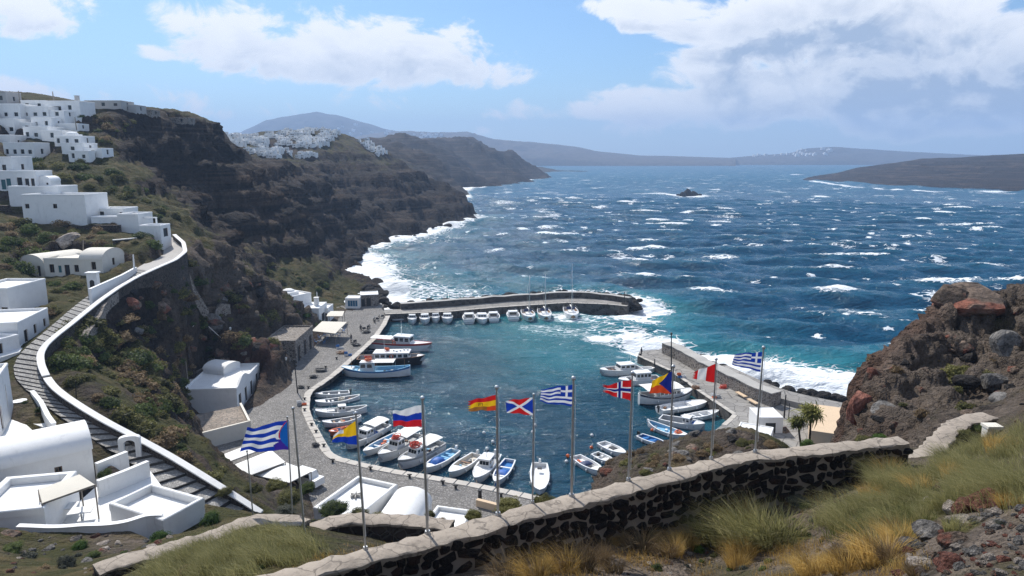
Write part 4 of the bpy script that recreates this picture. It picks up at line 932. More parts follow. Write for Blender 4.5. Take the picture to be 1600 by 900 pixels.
# ------------------------------------------------------------------ boulders
def rock_meshes(name, n, m, seed=3, sub=3, amp=.32, flat=.8):
    out = []
    for k in range(n):
        bm = bmesh.new(); bmesh.ops.create_icosphere(bm, subdivisions=sub, radius=1)
        P = np.array([v.co for v in bm.verts]); d = fbm(P[:, 0] * 1.0 + 7 * k + seed, P[:, 1] * 1.0, P[:, 2] * 1.0 + seed, 3) * amp
        q = np.round(fbm(P[:, 0] * .9 + 3 * k, P[:, 1] * .9 + seed, P[:, 2] * .9, 2) * 3) / 3 * amp * .5
        for v, e, f in zip(bm.verts, d, q): v.co *= 1 + e * .7 + f * .5
        rg = random.Random(k * 31 + seed)
        for _ in range(13):                                          # broken faces
            nrm = Vector((rg.gauss(0, 1), rg.gauss(0, 1), rg.gauss(0, 1))).normalized(); h = rg.uniform(.62, .92)
            for v in bm.verts:
                e = v.co.dot(nrm) - h
                if e > 0: v.co -= nrm * e * .94
        for v in bm.verts: v.co.z *= flat
        me = bpy.data.meshes.new(name); bm.to_mesh(me); bm.free(); me.materials.append(m); out.append(me)
    return out
def rock_mat(name, lo, hi, red=None, sc=1.6):
    m, t, b = mat(name); P = t.obj(); oi = t.node('ShaderNodeObjectInfo').outputs[5]; P = t.v('ADD', P, t.node('ShaderNodeCombineXYZ', ins={0: t.m('MULTIPLY', oi, 37)}).outputs[0])
    n = t.noise(P, sc, 6, .65); c = t.mix(t.ss(n, .3, .7), lo, hi)
    if red: c = t.mix(t.ss(t.noise(P, .7, 3), .5, .62), c, red)
    c = t.mix(t.ss(t.noise(P, sc * 5, 4), .45, .75), c, t.v('SCALE', c, .4)); c = t.v('SCALE', c, t.m('ADD', .75, t.m('MULTIPLY', oi, .5)))
    t.put(b, 'Base Color', c); t.put(b, 'Roughness', .92); t.put(b, 'Specular IOR Level', .2)
    t.put(b, 'Normal', t.bump(t.m('ADD', t.noise(P, sc * 1.6, 6, .7), t.m('MULTIPLY', t.voro(P, sc * 2.4), -.35)), .9, .35)); return m
MR = dict(black=rock_mat('wet_lava', (.010, .009, .009), (.045, .04, .037)), grey=rock_mat('grey_lava', (.07, .066, .063), (.25, .235, .22)), brown=rock_mat('brown_lava', (.065, .05, .04), (.23, .17, .13), (.20, .08, .055)), pale=rock_mat('pale_pumice', (.26, .22, .185), (.52, .45, .39)), redd=rock_mat('red_scoria', (.14, .05, .036), (.30, .135, .10)))
RK = {k: rock_meshes('boulder', 5, m, i * 5 + 1, 2 if k == 'black' else 3) for i, (k, m) in enumerate(MR.items())}
def rock(kind, loc, r, label, group=None, sq=None, name='boulder', cat='rock'):
    o = link(name, random.choice(RK[kind])); o.location = loc; s = sq or (random.uniform(.8, 1.3), random.uniform(.8, 1.2), random.uniform(.7, 1.0))
    o.scale = (r * s[0], r * s[1], r * s[2]); o.rotation_euler = (random.uniform(-.3, .3), random.uniform(-.3, .3), random.uniform(0, 6.3)); return tag(o, label, cat, group)
def armour(line, n, w, r0, r1, z, label, group, rev=True, name='armour_rock'):
    P = resample([Vector((a, b, 0)) for a, b in line], .5)
    for i in range(n):
        p = P[int((i + random.random()) / n * (len(P) - 1))]; q = P[min(P.index(p) + 1, len(P) - 1)] - p; d = q.normalized() if q.length else Vector((1, 0, 0)); s = Vector((-d.y, d.x, 0)); u = random.uniform(0, w)
        rock('black', (p.x + s.x * u, p.y + s.y * u, z + random.uniform(-.3, .5) - u * .22), random.uniform(r0, r1), label + (' near its landward end', ' about halfway along', ' towards its tip')[min(2, int(3 * (i / n if rev else 1 - i / n)))], group, name=name)
armour(xy([(612,481),(700,474.5),(780,467.5),(890,460.5),(940,463),(985,470)], 1.5), 110, 3.5, .7, 1.5, 1.9, 'dark armour rock on the sea side of the far breakwater', 'armour rocks of the far breakwater')
for i in range(46):
    p = atZ(random.uniform(972, 1000), random.uniform(470, 480), 1.0); rock('black', (p.x, p.y, random.uniform(.2, 1.6)), random.uniform(.8, 1.6), 'dark armour rock heaped at the tip of the far breakwater', 'rocks at the breakwater tip', name='armour_rock')
armour(xy([(1040,543),(1090,562),(1140,587),(1200,606),(1250,614),(1330,626)], 2.0), 70, 4.0, .7, 1.6, 1.6, 'black armour rock on the sea side of the right jetty', 'armour rocks of the right jetty', False)
for i in range(58):
    a = random.random(); p = atZ(553 + a * 40 + random.uniform(-8, 14), 436 + a * 34 + random.uniform(-8, 10), .4); rock('black', (p.x, p.y, random.uniform(-.3, 1.4)), random.uniform(.8, 2.2), 'black shore rock in the surf at the root of the breakwater', 'black shore rocks in the surf', name='shore_rock')
for i in range(40):
    a = random.random(); q = np.interp(a, [0, .3, .6, 1], [548, 565, 640, 733]), np.interp(a, [0, .3, .6, 1], [412, 388, 367, 339]); p = atZ(q[0] + random.uniform(-3, 8), q[1] + random.uniform(-1, 3), .2)
    rock('black', (p.x, p.y, random.uniform(-.3, 1.0)), random.uniform(1.0, 2.6), 'dark boulder at the foot of the sea cliff', 'boulders at the cliff foot', name='shore_rock')
g = thing('rock_islet', 'small jagged dark rock islet with breaking surf out at sea', 'islet', atZ(1077, 305, 0))
for dx, s, r in ((-7, 1.0, 5), (-1, 1.5, 6.5), (6, 1.1, 5.5), (11, .6, 3.2), (-12, .5, 3)):
    o = link('crag', random.choice(RK['black'] ), g); o.location = (dx, random.uniform(-2, 2), .4); o.scale = (r, r * .8, r * s * .95); o.rotation_euler = (0, 0, random.uniform(0, 6))
# ------------------------------------------------------------------ boats
def paint(name, c, r=.35): return simple(name, c, r, var=.10, scale=3, bump=.05, bscale=6)
BP = dict(white=paint('white_gelcoat', (.78, .78, .77)), cream=paint('cream_paint', (.66, .60, .50)), blue=paint('blue_paint', (.03, .16, .42)), navy=paint('navy_paint', (.015, .02, .05)), black=paint('dark_hull', (.018, .017, .02)), red=paint('red_trim', (.42, .035, .02)), grey=paint('grey_deck', (.36, .37, .38), .6), wood=paint('varnished_wood', (.20, .10, .045), .5), dark=paint('dark_interior', (.04, .04, .045), .7), tarp=simple('blue_tarpaulin', (.025, .12, .42), .6, var=.2, scale=5, bump=.4, bscale=9), navytarp=simple('navy_cover', (.02, .035, .10), .7), orange=simple('orange_plastic', (.65, .12, .02), .45), redrope=simple('red_rope', (.50, .06, .035), .85, var=.5, scale=12), rubber=simple('black_rubber', (.02, .02, .02), .6), chrome=simple('steel_rail', (.55, .56, .57), .3, .8), glass=MT['glass'], canvas=MT['wcanvas'], teak=simple('teak', (.26, .16, .09), .7, var=.3), ltblue=paint('pale_blue_paint', (.22, .46, .66)))
def hull(L, B, F, style='transom', draft=.45, N=18, rim=.13, floor=.25, bowrise=.45):
    """lofted hull: bow at +x. returns outer rows, rim rows, inner rows, floor outline"""
    st = []
    for i in range(N + 1):
        t = i / N
        if style == 'double': f = max(.0, math.sin(math.pi * (t * .94 + .03))) ** .62; sh = F * (1 + .55 * abs(2 * t - 1) ** 2.2)
        elif style == 'wide': f = (.82 + .18 * math.sin(math.pi * min(1, t * 1.2))) * (1 - max(0, (t - .5) / .5) ** 3.2) ** .6; sh = F * (1 + bowrise * .5 * t ** 2)
        else: f = (.76 + .24 * math.sin(math.pi * min(.5, t * .8) )) * (1 - max(0, (t - .35) / .65) ** 2.4) ** .75; sh = F * (1 + bowrise * t ** 2.2)
        x = -L / 2 + L * t; rake = L * .05 * max(0, (t - .75) / .25)
        st.append((x, max(.02, f * B / 2), sh, rake, t))
    return st
def boat_hull(root, L, B, F, style='transom', col='white', stripe=None, rimc='white', deckc='grey', foredeck=.22, floor=.22, bottom='navy'):
    st = hull(L, B, F, style); H_ = MB(); 
    sec = lambda x, b, z, rk, t, s: [(x - rk * 1.6, s * b * .42, -.45), (x - rk, s * b * .86, -.02), (x - rk * .4, s * b * .97, z * .55), (x - rk * .15, s * b * .985, z * .78), (x, s * b, z)]
    for s in (1, -1):
        rows = [sec(*q, s) for q in st]; o = len(H_.f); H_.sheet(rows)
        n = len(rows[0]) - 1
        for k in range(len(st) - 1):
            H_.mi[o + k * n] = 1
            if stripe: H_.mi[o + k * n + 3] = 2
    a = sec(*st[0], 1); b = sec(*st[0], -1); H_.add(a + b[::-1], [tuple(range(10))])
    h = H_.build('hull', [BP[col], BP[bottom], BP[stripe or col]], root, smooth=True, auto=.6)
    rim = .09 + B * .02; R_ = MB(); D_ = MB()
    for s in (1, -1):
        R_.sheet([[(q[0], s * (q[1] + .035), q[2] - .05), (q[0], s * (q[1] + .04), q[2] + .035), (q[0], s * max(.0, q[1] - rim), q[2] + .035), (q[0], s * max(0, q[1] - rim), q[2] - .08)] for q in st])
        D_.sheet([[(q[0], s * max(.0, q[1] - rim), q[2] - .03), (q[0], s * max(0, q[1] - rim) * .9, floor)] for q in st])
    R_.box((-L / 2 + .06, 0, st[0][2]), (.14, st[0][1] * 2, .09))
    R_.build('gunwale', BP[rimc], root, smooth=True, auto=.6)
    D_.sheet([[(q[0] - .01, -max(0, q[1] - rim) * .92, floor), (q[0] - .01, max(0, q[1] - rim) * .92, floor)] for q in st]); D_.build('cockpit', BP[deckc], root)
    if foredeck > 0:
        f = MB(); qs = [q for q in st if q[4] >= 1 - foredeck]; f.sheet([[(q[0], -max(0, q[1] - rim * .9), q[2] - .02), (q[0], 0, q[2] + .05), (q[0], max(0, q[1] - rim * .9), q[2] - .02)] for q in qs])
        q = qs[0]; f.add([(q[0], -q[1] + rim, q[2] - .02), (q[0], 0, q[2] + .05), (q[0], q[1] - rim, q[2] - .02), (q[0], q[1] - rim, floor), (q[0], -q[1] + rim, floor)], [(0, 1, 2, 3, 4)]); f.build('foredeck', BP['white' if col != 'ltblue' else 'ltblue'], root, smooth=True, auto=.5)
    return st
def cabin(root, x, w, l, z, h, col='white', roofc='white', slope=.25, wins=3, over=.12):
    b = MB(); x0, x1 = x - l / 2, x + l / 2; t = .9
    b.add([(x0, -w / 2, z), (x1, -w / 2, z), (x1, w / 2, z), (x0, w / 2, z), (x0 + .05, -w / 2 * t, z + h), (x1 - slope * h, -w / 2 * t, z + h), (x1 - slope * h, w / 2 * t, z + h), (x0 + .05, w / 2 * t, z + h)], [(0, 1, 5, 4), (1, 2, 6, 5), (2, 3, 7, 6), (3, 0, 4, 7), (4, 5, 6, 7)])
    c = b.build('cabin', BP[col], root); r = MB(); r.box(((x0 + x1 - slope * h) / 2, 0, z + h + .04), (l - slope * h + over * 2, w * t + over * 2, .08), taper=.96); r.build('cabin_roof', BP[roofc], root)
    def pane(p, u, n, ww, hh):
        m = MB(); P = Vector(p) + n * .012; m.add([P - u * ww / 2, P + u * ww / 2, P + u * ww / 2 + Vector((0, 0, hh)) - n * hh * .06, P - u * ww / 2 + Vector((0, 0, hh)) - n * hh * .06], [(0, 1, 2, 3)]); m.build('window', BP['glass'], root)
    zw = z + h * .52; hh = h * .34; lw = (l - slope * h) / wins
    for s in (-1, 1):
        for i in range(wins): pane((x0 + lw * (i + .55), s * (w / 2 * (1 - (1 - t) * .52) + .004), zw), Vector((1, 0, 0)), Vector((0, s, 0)), lw * .7, hh)
    for i in (-1, 0, 1):                                            # windscreen
        m = MB(); q = lambda yy, zz: (x1 - slope * (zz - z) + .02, yy, zz); ww = w * .25
        m.add([q(i * w * .28 - ww / 2, zw), q(i * w * .28 + ww / 2, zw), q(i * w * .28 + ww / 2, zw + hh), q(i * w * .28 - ww / 2, zw + hh)], [(0, 1, 2, 3)]); m.build('windscreen', BP['glass'], root)
def canopy(root, x, l, w, z0, z1, col='canvas', crown=.12):
    b = MB(); n = 6; b.sheet([[(x - l / 2 + l * i / 4, -w / 2 + w * j / n, z1 + crown * math.sin(math.pi * j / n) + .06) for j in range(n + 1)] for i in range(5)]); b.sheet([[(x - l / 2 + l * i / 4, -w / 2 + w * j / n, z1 + crown * math.sin(math.pi * j / n)) for j in range(n + 1)][::-1] for i in range(5)])
    for s in (-1, 1): b.add([(x - l / 2, s * w / 2, z1), (x + l / 2, s * w / 2, z1), (x + l / 2, s * w / 2, z1 + .06), (x - l / 2, s * w / 2, z1 + .06)], [(0, 1, 2, 3)])
    b.build('canopy', BP[col], root)
    for s in (-1, 1):
        for k in (-1, 1): p = MB(); p.tube([(x + k * l * .46, s * w * .46, z0), (x + k * l * .46, s * w * .46, z1 + .02)], .025, 6); p.build('canopy_post', BP['chrome'], root)
def thwart(root, x, w, z, col='white', l=.28): b = MB(); b.box((x, 0, z), (l, w, .06)); b.build('seat', BP[col], root)
def outboard(root, L, F, col='white'):
    b = MB(); b.box((-L / 2 - .18, 0, F + .28), (.42, .3, .42), taper=.8); b.box((-L / 2 - .16, 0, F - .25), (.16, .14, .8)); b.build('outboard_motor', BP[col], root, auto=.4, smooth=True)
def ropeheap(root, x, y, z, r, col='redrope', name='rope_heap'):
    b = MB()
    for k in range(9):
        rr = r * random.uniform(.35, .95); cx, cy = random.uniform(-.3, .3) * r, random.uniform(-.3, .3) * r; tl = random.uniform(-.25, .25)
        b.tube([(x + cx + rr * math.cos(a), y + cy + rr * math.sin(a) * .85, z + .05 + k * .045 + tl * rr * math.cos(a)) for a in [i * math.pi / 7 for i in range(15)]], .055, 5, cap=False)
    b.build(name, BP[col], root, smooth=True)
def lifering(root, x, y, z, col='orange', r=.36, flat=False):
    b = MB(); P = [(x + r * math.cos(a), y + (r * math.sin(a) if flat else 0), z + (0 if flat else r * math.sin(a))) for a in [i * math.pi / 8 for i in range(17)]]; b.tube(P, .09, 6, cap=False); b.build('life_ring', BP[col], root, smooth=True)
def tarp(root, x, l, w, z, h, col='tarp'):
    b = MB(); b.sheet([[(x - l / 2 + l * i / 8, -w / 2 + w * j / 8, z + h * (math.sin(math.pi * i / 8) * math.sin(math.pi * j / 8)) ** .4 + random.uniform(-.03, .03) * (0 < i < 8)) for j in range(9)] for i in range(9)]); b.build('cover', BP[col], root, smooth=True)
def mast(root, x, z, h, r=.06, col='chrome', boom=0, spread=True):
    b = MB(); b.tube([(x, 0, z), (x, 0, z + h)], [r, r * .6], 8); b.build('mast', BP[col], root, smooth=True)
    if boom: b = MB(); b.tube([(x, 0, z + 1.2), (x - boom, 0, z + 1.1)], .13, 8); b.build('boom', BP['canvas'], root, smooth=True)
    if spread: b = MB(); b.tube([(x, -.6, z + h * .55), (x, .6, z + h * .55)], .025, 5); b.build('spreader', BP['chrome'], root)
def rails(root, st, h=.55, t0=.55, t1=.99):
    b = MB(); qs = [q for q in st if t0 <= q[4] <= t1]
    for s in (-1, 1):
        b.tube([(q[0], s * max(.02, q[1] - .08), q[2] + h) for q in qs], .018, 4)
        for q in qs[::3]: b.tube([(q[0], s * max(.02, q[1] - .08), q[2]), (q[0], s * max(.02, q[1] - .08), q[2] + h)], .015, 4)
    b.build('rail', BP['chrome'], root)
def fenders(root, st, n=2, col='white'):
    for s in (-1, 1):
        for k in range(n):
            q = st[int(len(st) * (.3 + .35 * k / max(1, n - 1)))]; b = MB(); b.ball((q[0], s * (q[1] + .1), q[2] * .45), .13, 8, 6, sq=(1, 1, 1.7)); b.build('fender', BP[col], root, smooth=True)
def clutter(root, st, n, z, cols=('grey', 'dark', 'wood', 'orange', 'white', 'ltblue')):
    """crates and boxes lying in the cockpit, part of the boat's fitted gear"""
    for k in range(n):
        q = st[random.randint(3, int(len(st) * .7))]; b = MB(); s = random.uniform(.18, .4); b.box((q[0], random.uniform(-.55, .55) * q[1], z + s * .35), (s * 1.4, s, s * .7), random.uniform(0, 3)); b.build('locker', BP[random.choice(cols)], root)
def base(name, label, bow, stern, cat='boat', z=.35, group=None, roll=0):
    a, b = atZ(*bow, z), atZ(*stern, z); c = (a + b) / 2; d = a - b
    g = thing(name, label, cat, (c.x, c.y, random.uniform(-.04, .04)), math.atan2(d.y, d.x), group); g.rotation_euler = (random.uniform(-.03, .03), random.uniform(-.015, .015), math.atan2(d.y, d.x)); return g, d.length
GS = 'small boats moored in the harbour'; GW = 'motor boats along the breakwater'; GY = 'sailing yachts at the breakwater'; GB = 'large fishing boats at the quay'
def small(label, bow, stern, B, F=.6, style='transom', grp=GS, name='open_boat', **k):
    g, L = base(name, label, bow, stern, group=grp); st = boat_hull(g, L, B, F, style, k.get('col', 'white'), k.get('stripe'), k.get('rim', 'white'), k.get('deck', 'grey'), k.get('fore', .25), k.get('floor', .2))
    for x in k.get('seats', ()): thwart(g, x * L, B * .72, F * .8, k.get('seatc', 'white'))
    if k.get('motor'): outboard(g, L, F, k.get('motor'))
    if k.get('tarp'): tarp(g, k['tarp'][0] * L, k['tarp'][1] * L, B * .7, F * .75, k['tarp'][2], k.get('tarpc', 'tarp'))
    if k.get('cabin'): c = k['cabin']; cabin(g, c[0] * L, B * c[2], c[1] * L, F * .7, c[3], k.get('cabc', 'white'), k.get('roofc', 'white'), wins=k.get('wins', 2))
    if k.get('can'): c = k['can']; canopy(g, c[0] * L, c[1] * L, B * c[2], F, c[3])
    if k.get('heap'): c = k['heap']; ropeheap(g, c[0] * L, 0, c[1], c[2], c[3] if len(c) > 3 else 'redrope')
    if k.get('ring'): c = k['ring']; lifering(g, c[0] * L, 0, c[1], flat=True)
    if k.get('clut'): clutter(g, st, k['clut'], k.get('floor', .2))
    if k.get('rail'): rails(g, st)
    if k.get('hatch'): c = k['hatch']; q = MB(); q.box((c[0] * L, 0, F + .06), (c[1] * L, B * c[2], .12), taper=.9); q.build('hatch', BP[c[3]], g)
    if k.get('fend', 1): fenders(g, st)
    if k.get('mast'): mast(g, k['mast'][0] * L, F, k['mast'][1], .04, 'white', spread=False)
    return g
def build_boats():
    # three large boats at the left quay
    g, L = base('fishing_boat', 'blue and white wooden fishing boat with pointed ends, nearest of the three large boats', (535, 583), (641, 583), group=GB); st = boat_hull(g, L, 3.9, 1.15, 'double', 'white', 'blue', 'ltblue', 'ltblue', .2, .5)
    cabin(g, L * .13, 1.9, L * .2, .6, 2.0, wins=2, slope=.05); canopy(g, -L * .13, L * .30, 2.7, .9, 2.7); ropeheap(g, L * .11, 0, 2.75, .75, 'orange', 'orange_net'); lifering(g, L * .06, -1.02, 1.6); clutter(g, st, 7, .5); mast(g, L * .36, 1.2, 2.2, .05, 'wood', spread=False); mast(g, -L * .42, 1.2, 1.8, .05, 'wood', spread=False)
    b = MB(); b.box((L * .33, 0, .98), (L * .12, 1.7, .2), taper=.85); b.build('hatch', BP['ltblue'], g); b = MB(); b.box((L * .24, 0, .95), (L * .04, 1.9, .25)); b.build('fish_box', BP['cream'], g)
    g, L = base('excursion_boat', 'dark hulled excursion boat with a long white cabin roof, middle of the three large boats', (664, 566), (560, 566), group=GB); st = boat_hull(g, L, 3.8, 1.45, 'wide', 'black', None, 'wood', 'grey', .15, .7)
    cabin(g, L * .02, 2.9, L * .52, .8, 1.75, wins=6, slope=.1, over=.25); lifering(g, L * .02, -1.55, 1.95); lifering(g, -L * .3, -1.5, 1.8); clutter(g, st, 12, .7, ('white', 'orange', 'ltblue', 'red', 'grey')); ropeheap(g, -L * .06, .3, 2.75, .5, 'orange', 'orange_net'); ropeheap(g, -L * .36, 0, 1.2, .6, 'redrope'); rails(g, st, .8, .02, .99); mast(g, -L * .1, 2.6, 2.6, .05, 'white', spread=False)
    for i in range(5): b = MB(); b.box((L * (.04 + .05 * i), random.uniform(-.8, .8), 2.78), (.35, .3, .24), random.random()); b.build('locker', BP['white'], g)
    g, L = base('patrol_boat', 'white cabin boat with a red rubbing strake, farthest of the three large boats', (675, 546), (580, 540), group=GB); st = boat_hull(g, L, 4.0, 1.35, 'transom', 'white', 'red', 'red', 'grey', .35, .7)
    cabin(g, L * .05, 2.7, L * .28, .9, 2.1, wins=3, slope=.22, over=.2); canopy(g, -L * .3, L * .34, 3.0, 1.1, 2.3); mast(g, L * .0, 3.0, 3.2, .06, 'white'); rails(g, st, .8, .5); clutter(g, st, 6, .7); lifering(g, -L * .08, -1.45, 1.7)
    # small boats along the left quay
    small('white open boat with a black outboard, first below the large blue fishing boat', (492, 619), (546, 614), 1.9, seats=(-.2, .1), motor='rubber', clut=3, name='open_boat')
    small('white open boat with a heap of pale nets amidships, second below the blue fishing boat', (493, 631), (562, 622), 2.1, style='double', heap=(-.1, .35, .55, 'cream'), clut=5, seats=(.2,), name='open_boat')
    small('white half decked boat with a small wheelhouse window and red stern trim', (493, 648), (573, 640), 2.4, .7, style='double', cabin=(0, .16, .45, .95), hatch=(.2, .15, .4, 'white'), clut=4, rail=1, name='cabin_boat')
    small('white slender boat with tan seats, fourth from the blue fishing boat', (504, 664), (564, 654), 1.9, style='double', seats=(-.25, 0, .2), seatc='teak', clut=3)
    small('small orange and blue dinghy with an orange life ring behind the yellow and blue flag', (514, 678), (547, 669), 1.6, .5, col='orange', rim='orange', deck='ltblue', ring=(.2, .55), clut=3, heap=(-.2, .35, .35, 'orange'), name='dinghy')
    small('white wheelhouse boat with a long cream canopy and a blue barrel cover', (541, 700), (604, 667), 2.5, .75, cabin=(.02, .2, .62, 1.15), can=(-.24, .38, .9, 1.9), tarp=(-.14, .12, .35), motor='rubber', clut=3, rail=1, name='cabin_boat')
    small('white open boat with a pale blue cockpit, between the two canopy boats', (568, 711), (622, 680), 2.0, .65, seats=(.1, -.2), deck='ltblue', clut=6, motor='white', rail=1)
    small('canopied fishing boat with a red rope heap, right beside the pale blue cockpit boat', (591, 721), (652, 684), 2.7, .95, col='white', rim='grey', cabin=(.05, .2, .6, 1.35), can=(-.24, .42, .9, 2.1), heap=(.06, 2.1, .7), clut=3, rail=1, floor=.4, name='fishing_boat')
    small('grey rimmed fishing boat with a red rope heap, beside the blue tarpaulin boat', (622, 732), (688, 696), 2.8, 1.0, rim='grey', cabin=(.1, .2, .58, 1.35), can=(-.2, .4, .85, 2.1), heap=(.1, 2.15, .7), clut=6, rail=1, floor=.4, fend=1, name='fishing_boat', stripe='grey')
    small('white open boat with a bright blue tarpaulin and a white outboard', (663, 737), (712, 706), 2.2, .65, tarp=(.08, .26, .65), seats=(-.15, -.3), seatc='ltblue', deck='ltblue', motor='white')
    small('white open boat with a brown cluttered cockpit', (702, 745), (745, 712), 2.2, .65, deck='cream', seats=(-.1,), seatc='wood', clut=8, motor='white', fore=.35)
    small('white motor boat with a tall white wheelhouse and a square front hatch', (742, 754), (773, 713), 2.5, .75, cabin=(-.05, .28, .6, 1.3), hatch=(.2, .1, .3, 'dark'), rail=1, motor='white', wins=2, fore=.45, name='cabin_boat', mast=(-.05, 2.4))
    small('white open boat with a vivid blue floor, right of the wheelhouse boat', (773, 758), (797, 721), 2.0, .6, deck='blue', seats=(-.18, .16), seatc='white', tarp=(.02, .2, .25))
    small('white boat with a square dark hatch lying behind the crossed flag pole', (843, 772), (843, 727), 2.4, .7, style='wide', hatch=(-.28, .07, .25, 'dark'), fore=.5, motor='white', deck='white')
    # right-hand group
    small('white open boat with a navy cover, lowest of the boats by the outcrop', (941, 742), (899, 714), 2.2, .6, tarp=(-.08, .2, .3), tarpc='navytarp', clut=5, seats=(.2,), fore=.3, deck='white')
    small('small white rowing boat squeezed between two others by the outcrop', (958, 724), (929, 709), 1.7, .5, deck='white', seats=(.1, -.2), heap=(-.3, .3, .3, 'rubber'), name='rowing_boat')
    small('white open boat with a dark square well, upper one by the outcrop', (977, 713), (939, 693), 2.1, .6, deck='white', hatch=(0, .2, .4, 'dark'), seats=(-.25,), fore=.35)
    small('white rimmed boat with a bright blue interior by the outcrop', (1041, 698), (999, 681), 2.0, .5, deck='blue', seats=(-.25, 0, .25), seatc='blue', motor='rubber', fore=.12)
    small('white boat with blue trim full of orange and grey gear', (1072, 684), (1014, 663), 2.3, .6, style='double', deck='ltblue', rim='white', stripe='ltblue', clut=10, heap=(.3, .55, .5, 'orange'), motor='white', fore=.3)
    small('white cabin boat with a blue windscreen cover, pointing right below the open boats', (1101, 670), (1032, 656), 2.6, .85, cabin=(.12, .2, .6, 1.1), tarp=(.26, .1, .5), clut=7, rail=1, name='cabin_boat')
    small('white open boat with its bow towards the jetty corner', (1123, 645), (1068, 654), 2.0, .6, seats=(0, -.2), deck='white', clut=3, fore=.3)
    small('broad white boat with a rounded bow and a black outboard behind the four colour flag', (1105, 630), (1030, 641), 2.9, .65, style='wide', deck='white', motor='rubber', clut=5, seats=(-.2,), fore=.42)
    small('dark blue hulled trip boat with a wide cream canopy and white cabin windows', (1079, 618), (998, 627), 3.6, 1.1, style='double', col='white', stripe='navy', rim='grey', cabin=(.05, .42, .62, 1.2), can=(-.08, .7, .95, 2.5), clut=8, rail=1, floor=.5, wins=5, name='trip_boat')
    small('white motor cruiser with a glazed wheelhouse behind the red cross flag', (966, 599), (1030, 594), 3.0, .95, style='wide', cabin=(-.05, .4, .68, 1.5), rail=1, clut=4, floor=.4, wins=4, name='motor_cruiser')
    small('white motor cruiser with brown seats at the jetty tip', (937, 584), (1000, 578), 3.3, 1.0, style='wide', cabin=(-.12, .38, .7, 1.2), seats=(.16, .24), seatc='wood', rail=1, clut=5, floor=.4, wins=3, fore=.2, mast=(-.25, 2.5), name='motor_cruiser')
    small('small pale boat wedged against the jetty behind the motor cruiser', (1024, 578), (1000, 577), 2.0, .6, deck='white')
    # breakwater row: seen from the stern
    rows = [((644,496),(644,504),2.3,'first small white motor boat from the left along the breakwater'),((664,495),(664,504),2.7,'second white motor boat from the left along the breakwater'),((681,494),(681,502),2.2,'third and smallest white motor boat along the breakwater'),((699,494),(699,503),2.8,'fourth white motor boat from the left, beside the wide gap'),((733,493),(733,503),3.3,'white motor boat right after the wide gap in the breakwater row'),((752,493),(754,504),3.2,'white motor boat in the middle of the three after the gap'),((770,491),(772,501),3.1,'white motor boat at the right of the three after the gap'),((800,489),(803,499),3.3,'white motor boat left of the first sailing yacht')]
    for bow, stn, B, lab in rows:
        if B in (2.3, 2.7, 2.2, 2.8) or 'middle' in lab: bow, stn = stn, bow
        g, L = base('motor_boat', lab, bow, stn, group=GW); L = min(L, B * 3.1); st = boat_hull(g, L, B, .95, 'wide', 'white', None, 'white', 'white', .5, .35, bottom='white'); cabin(g, L * .02, B * .76, L * .36, .7, 1.0, wins=2, slope=.75, over=.05); b = MB(); b.box((-L * .165, 0, 1.25), (.06, B * .55, .6)); b.build('aft_window', BP['glass'], g)
        b = MB(); b.box((-L * .26, 0, .62), (L * .1, B * .55, .3), taper=.9); b.build('seat', BP['white'], g); b = MB(); b.box((-L * .47, 0, .42), (L * .12, B * .78, .14)); b.build('swim_platform', BP['white'], g); rails(g, st, .5, .55)
    for bow, stn, B, mx, my, lab in (((829,501),(822,488),3.4,821,431,'first sailing yacht from the left with one bare mast'),((854,500),(848,487),3.5,850,430,'second sailing yacht with a bare mast between two others'),((896,498),(889,484),3.8,892,416,'largest sailing yacht with the tallest mast at the end of the row')):
        g, L = base('sailing_yacht', lab, bow, stn, 'yacht', group=GY); L = min(L, B * 3.6); st = boat_hull(g, L, B, 1.1, 'wide', 'white', None, 'white', 'teak', .5, .5)
        b = MB(); b.box((L * .1, 0, 1.28), (L * .34, B * .5, .42), taper=.82); b.build('coachroof', BP['white'], g)
        for s in (-1, 1):
            b = MB(); b.box((L * .1, s * B * .235, 1.3), (L * .24, .04, .16)); b.build('window', BP['glass'], g)
        b = MB(); b.sheet([[(-L * .12 + .5 * math.cos(a) * (i - .5), -B * .3 + B * .6 * i2 / 4, 1.35 + .75 * math.sin(a)) for i2 in range(5)] for i, a in ((0, 3.0), (0, 2.2), (.5, 1.5), (1, .8), (1, .2))]); b.build('spray_hood', BP['navytarp'], g)
        hgt = (490 - my) * pxm(g.location) * 1.03; mast(g, L * .12, 1.2, hgt, .1, 'chrome', L * .36); rails(g, st, .6, .03)
        b = MB()
        for e in ((L * .48, 0), (-L * .47, 0)): b.tube([(L * .12, 0, hgt + 1.1), (e[0], e[1], 1.2)], .02, 4)
        b.build('stay', BP['chrome'], g); b = MB(); b.tube([(-L * .36, .0, .6), (-L * .36, 0, 1.5)], .05, 6); b.tube([(-L * .36 , .4 * math.cos(a), 1.5 + .4 * math.sin(a)) for a in [i * math.pi / 6 for i in range(13)]], .025, 4); b.build('helm_wheel', BP['chrome'], g)
    g, L = base('inflatable_dinghy', 'pale grey inflatable dinghy at the left end of the breakwater row', (634, 498), (613, 499)); b = MB(); P = [(-L / 2, .75, .35), (L * .2, .75, .35), (L * .42, .45, .45), (L * .5, 0, .5), (L * .42, -.45, .45), (L * .2, -.75, .35), (-L / 2, -.75, .35)]; b.tube(P, .26, 8); b.build('tube', BP['grey'], g, smooth=True); b = MB(); b.box((-.1, 0, .2), (L * .85, 1.3, .1)); b.box((-L * .44, 0, .4), (.08, 1.3, .5)); b.build('floor', BP['white'], g); outboard(g, L * .95, .45, 'rubber')
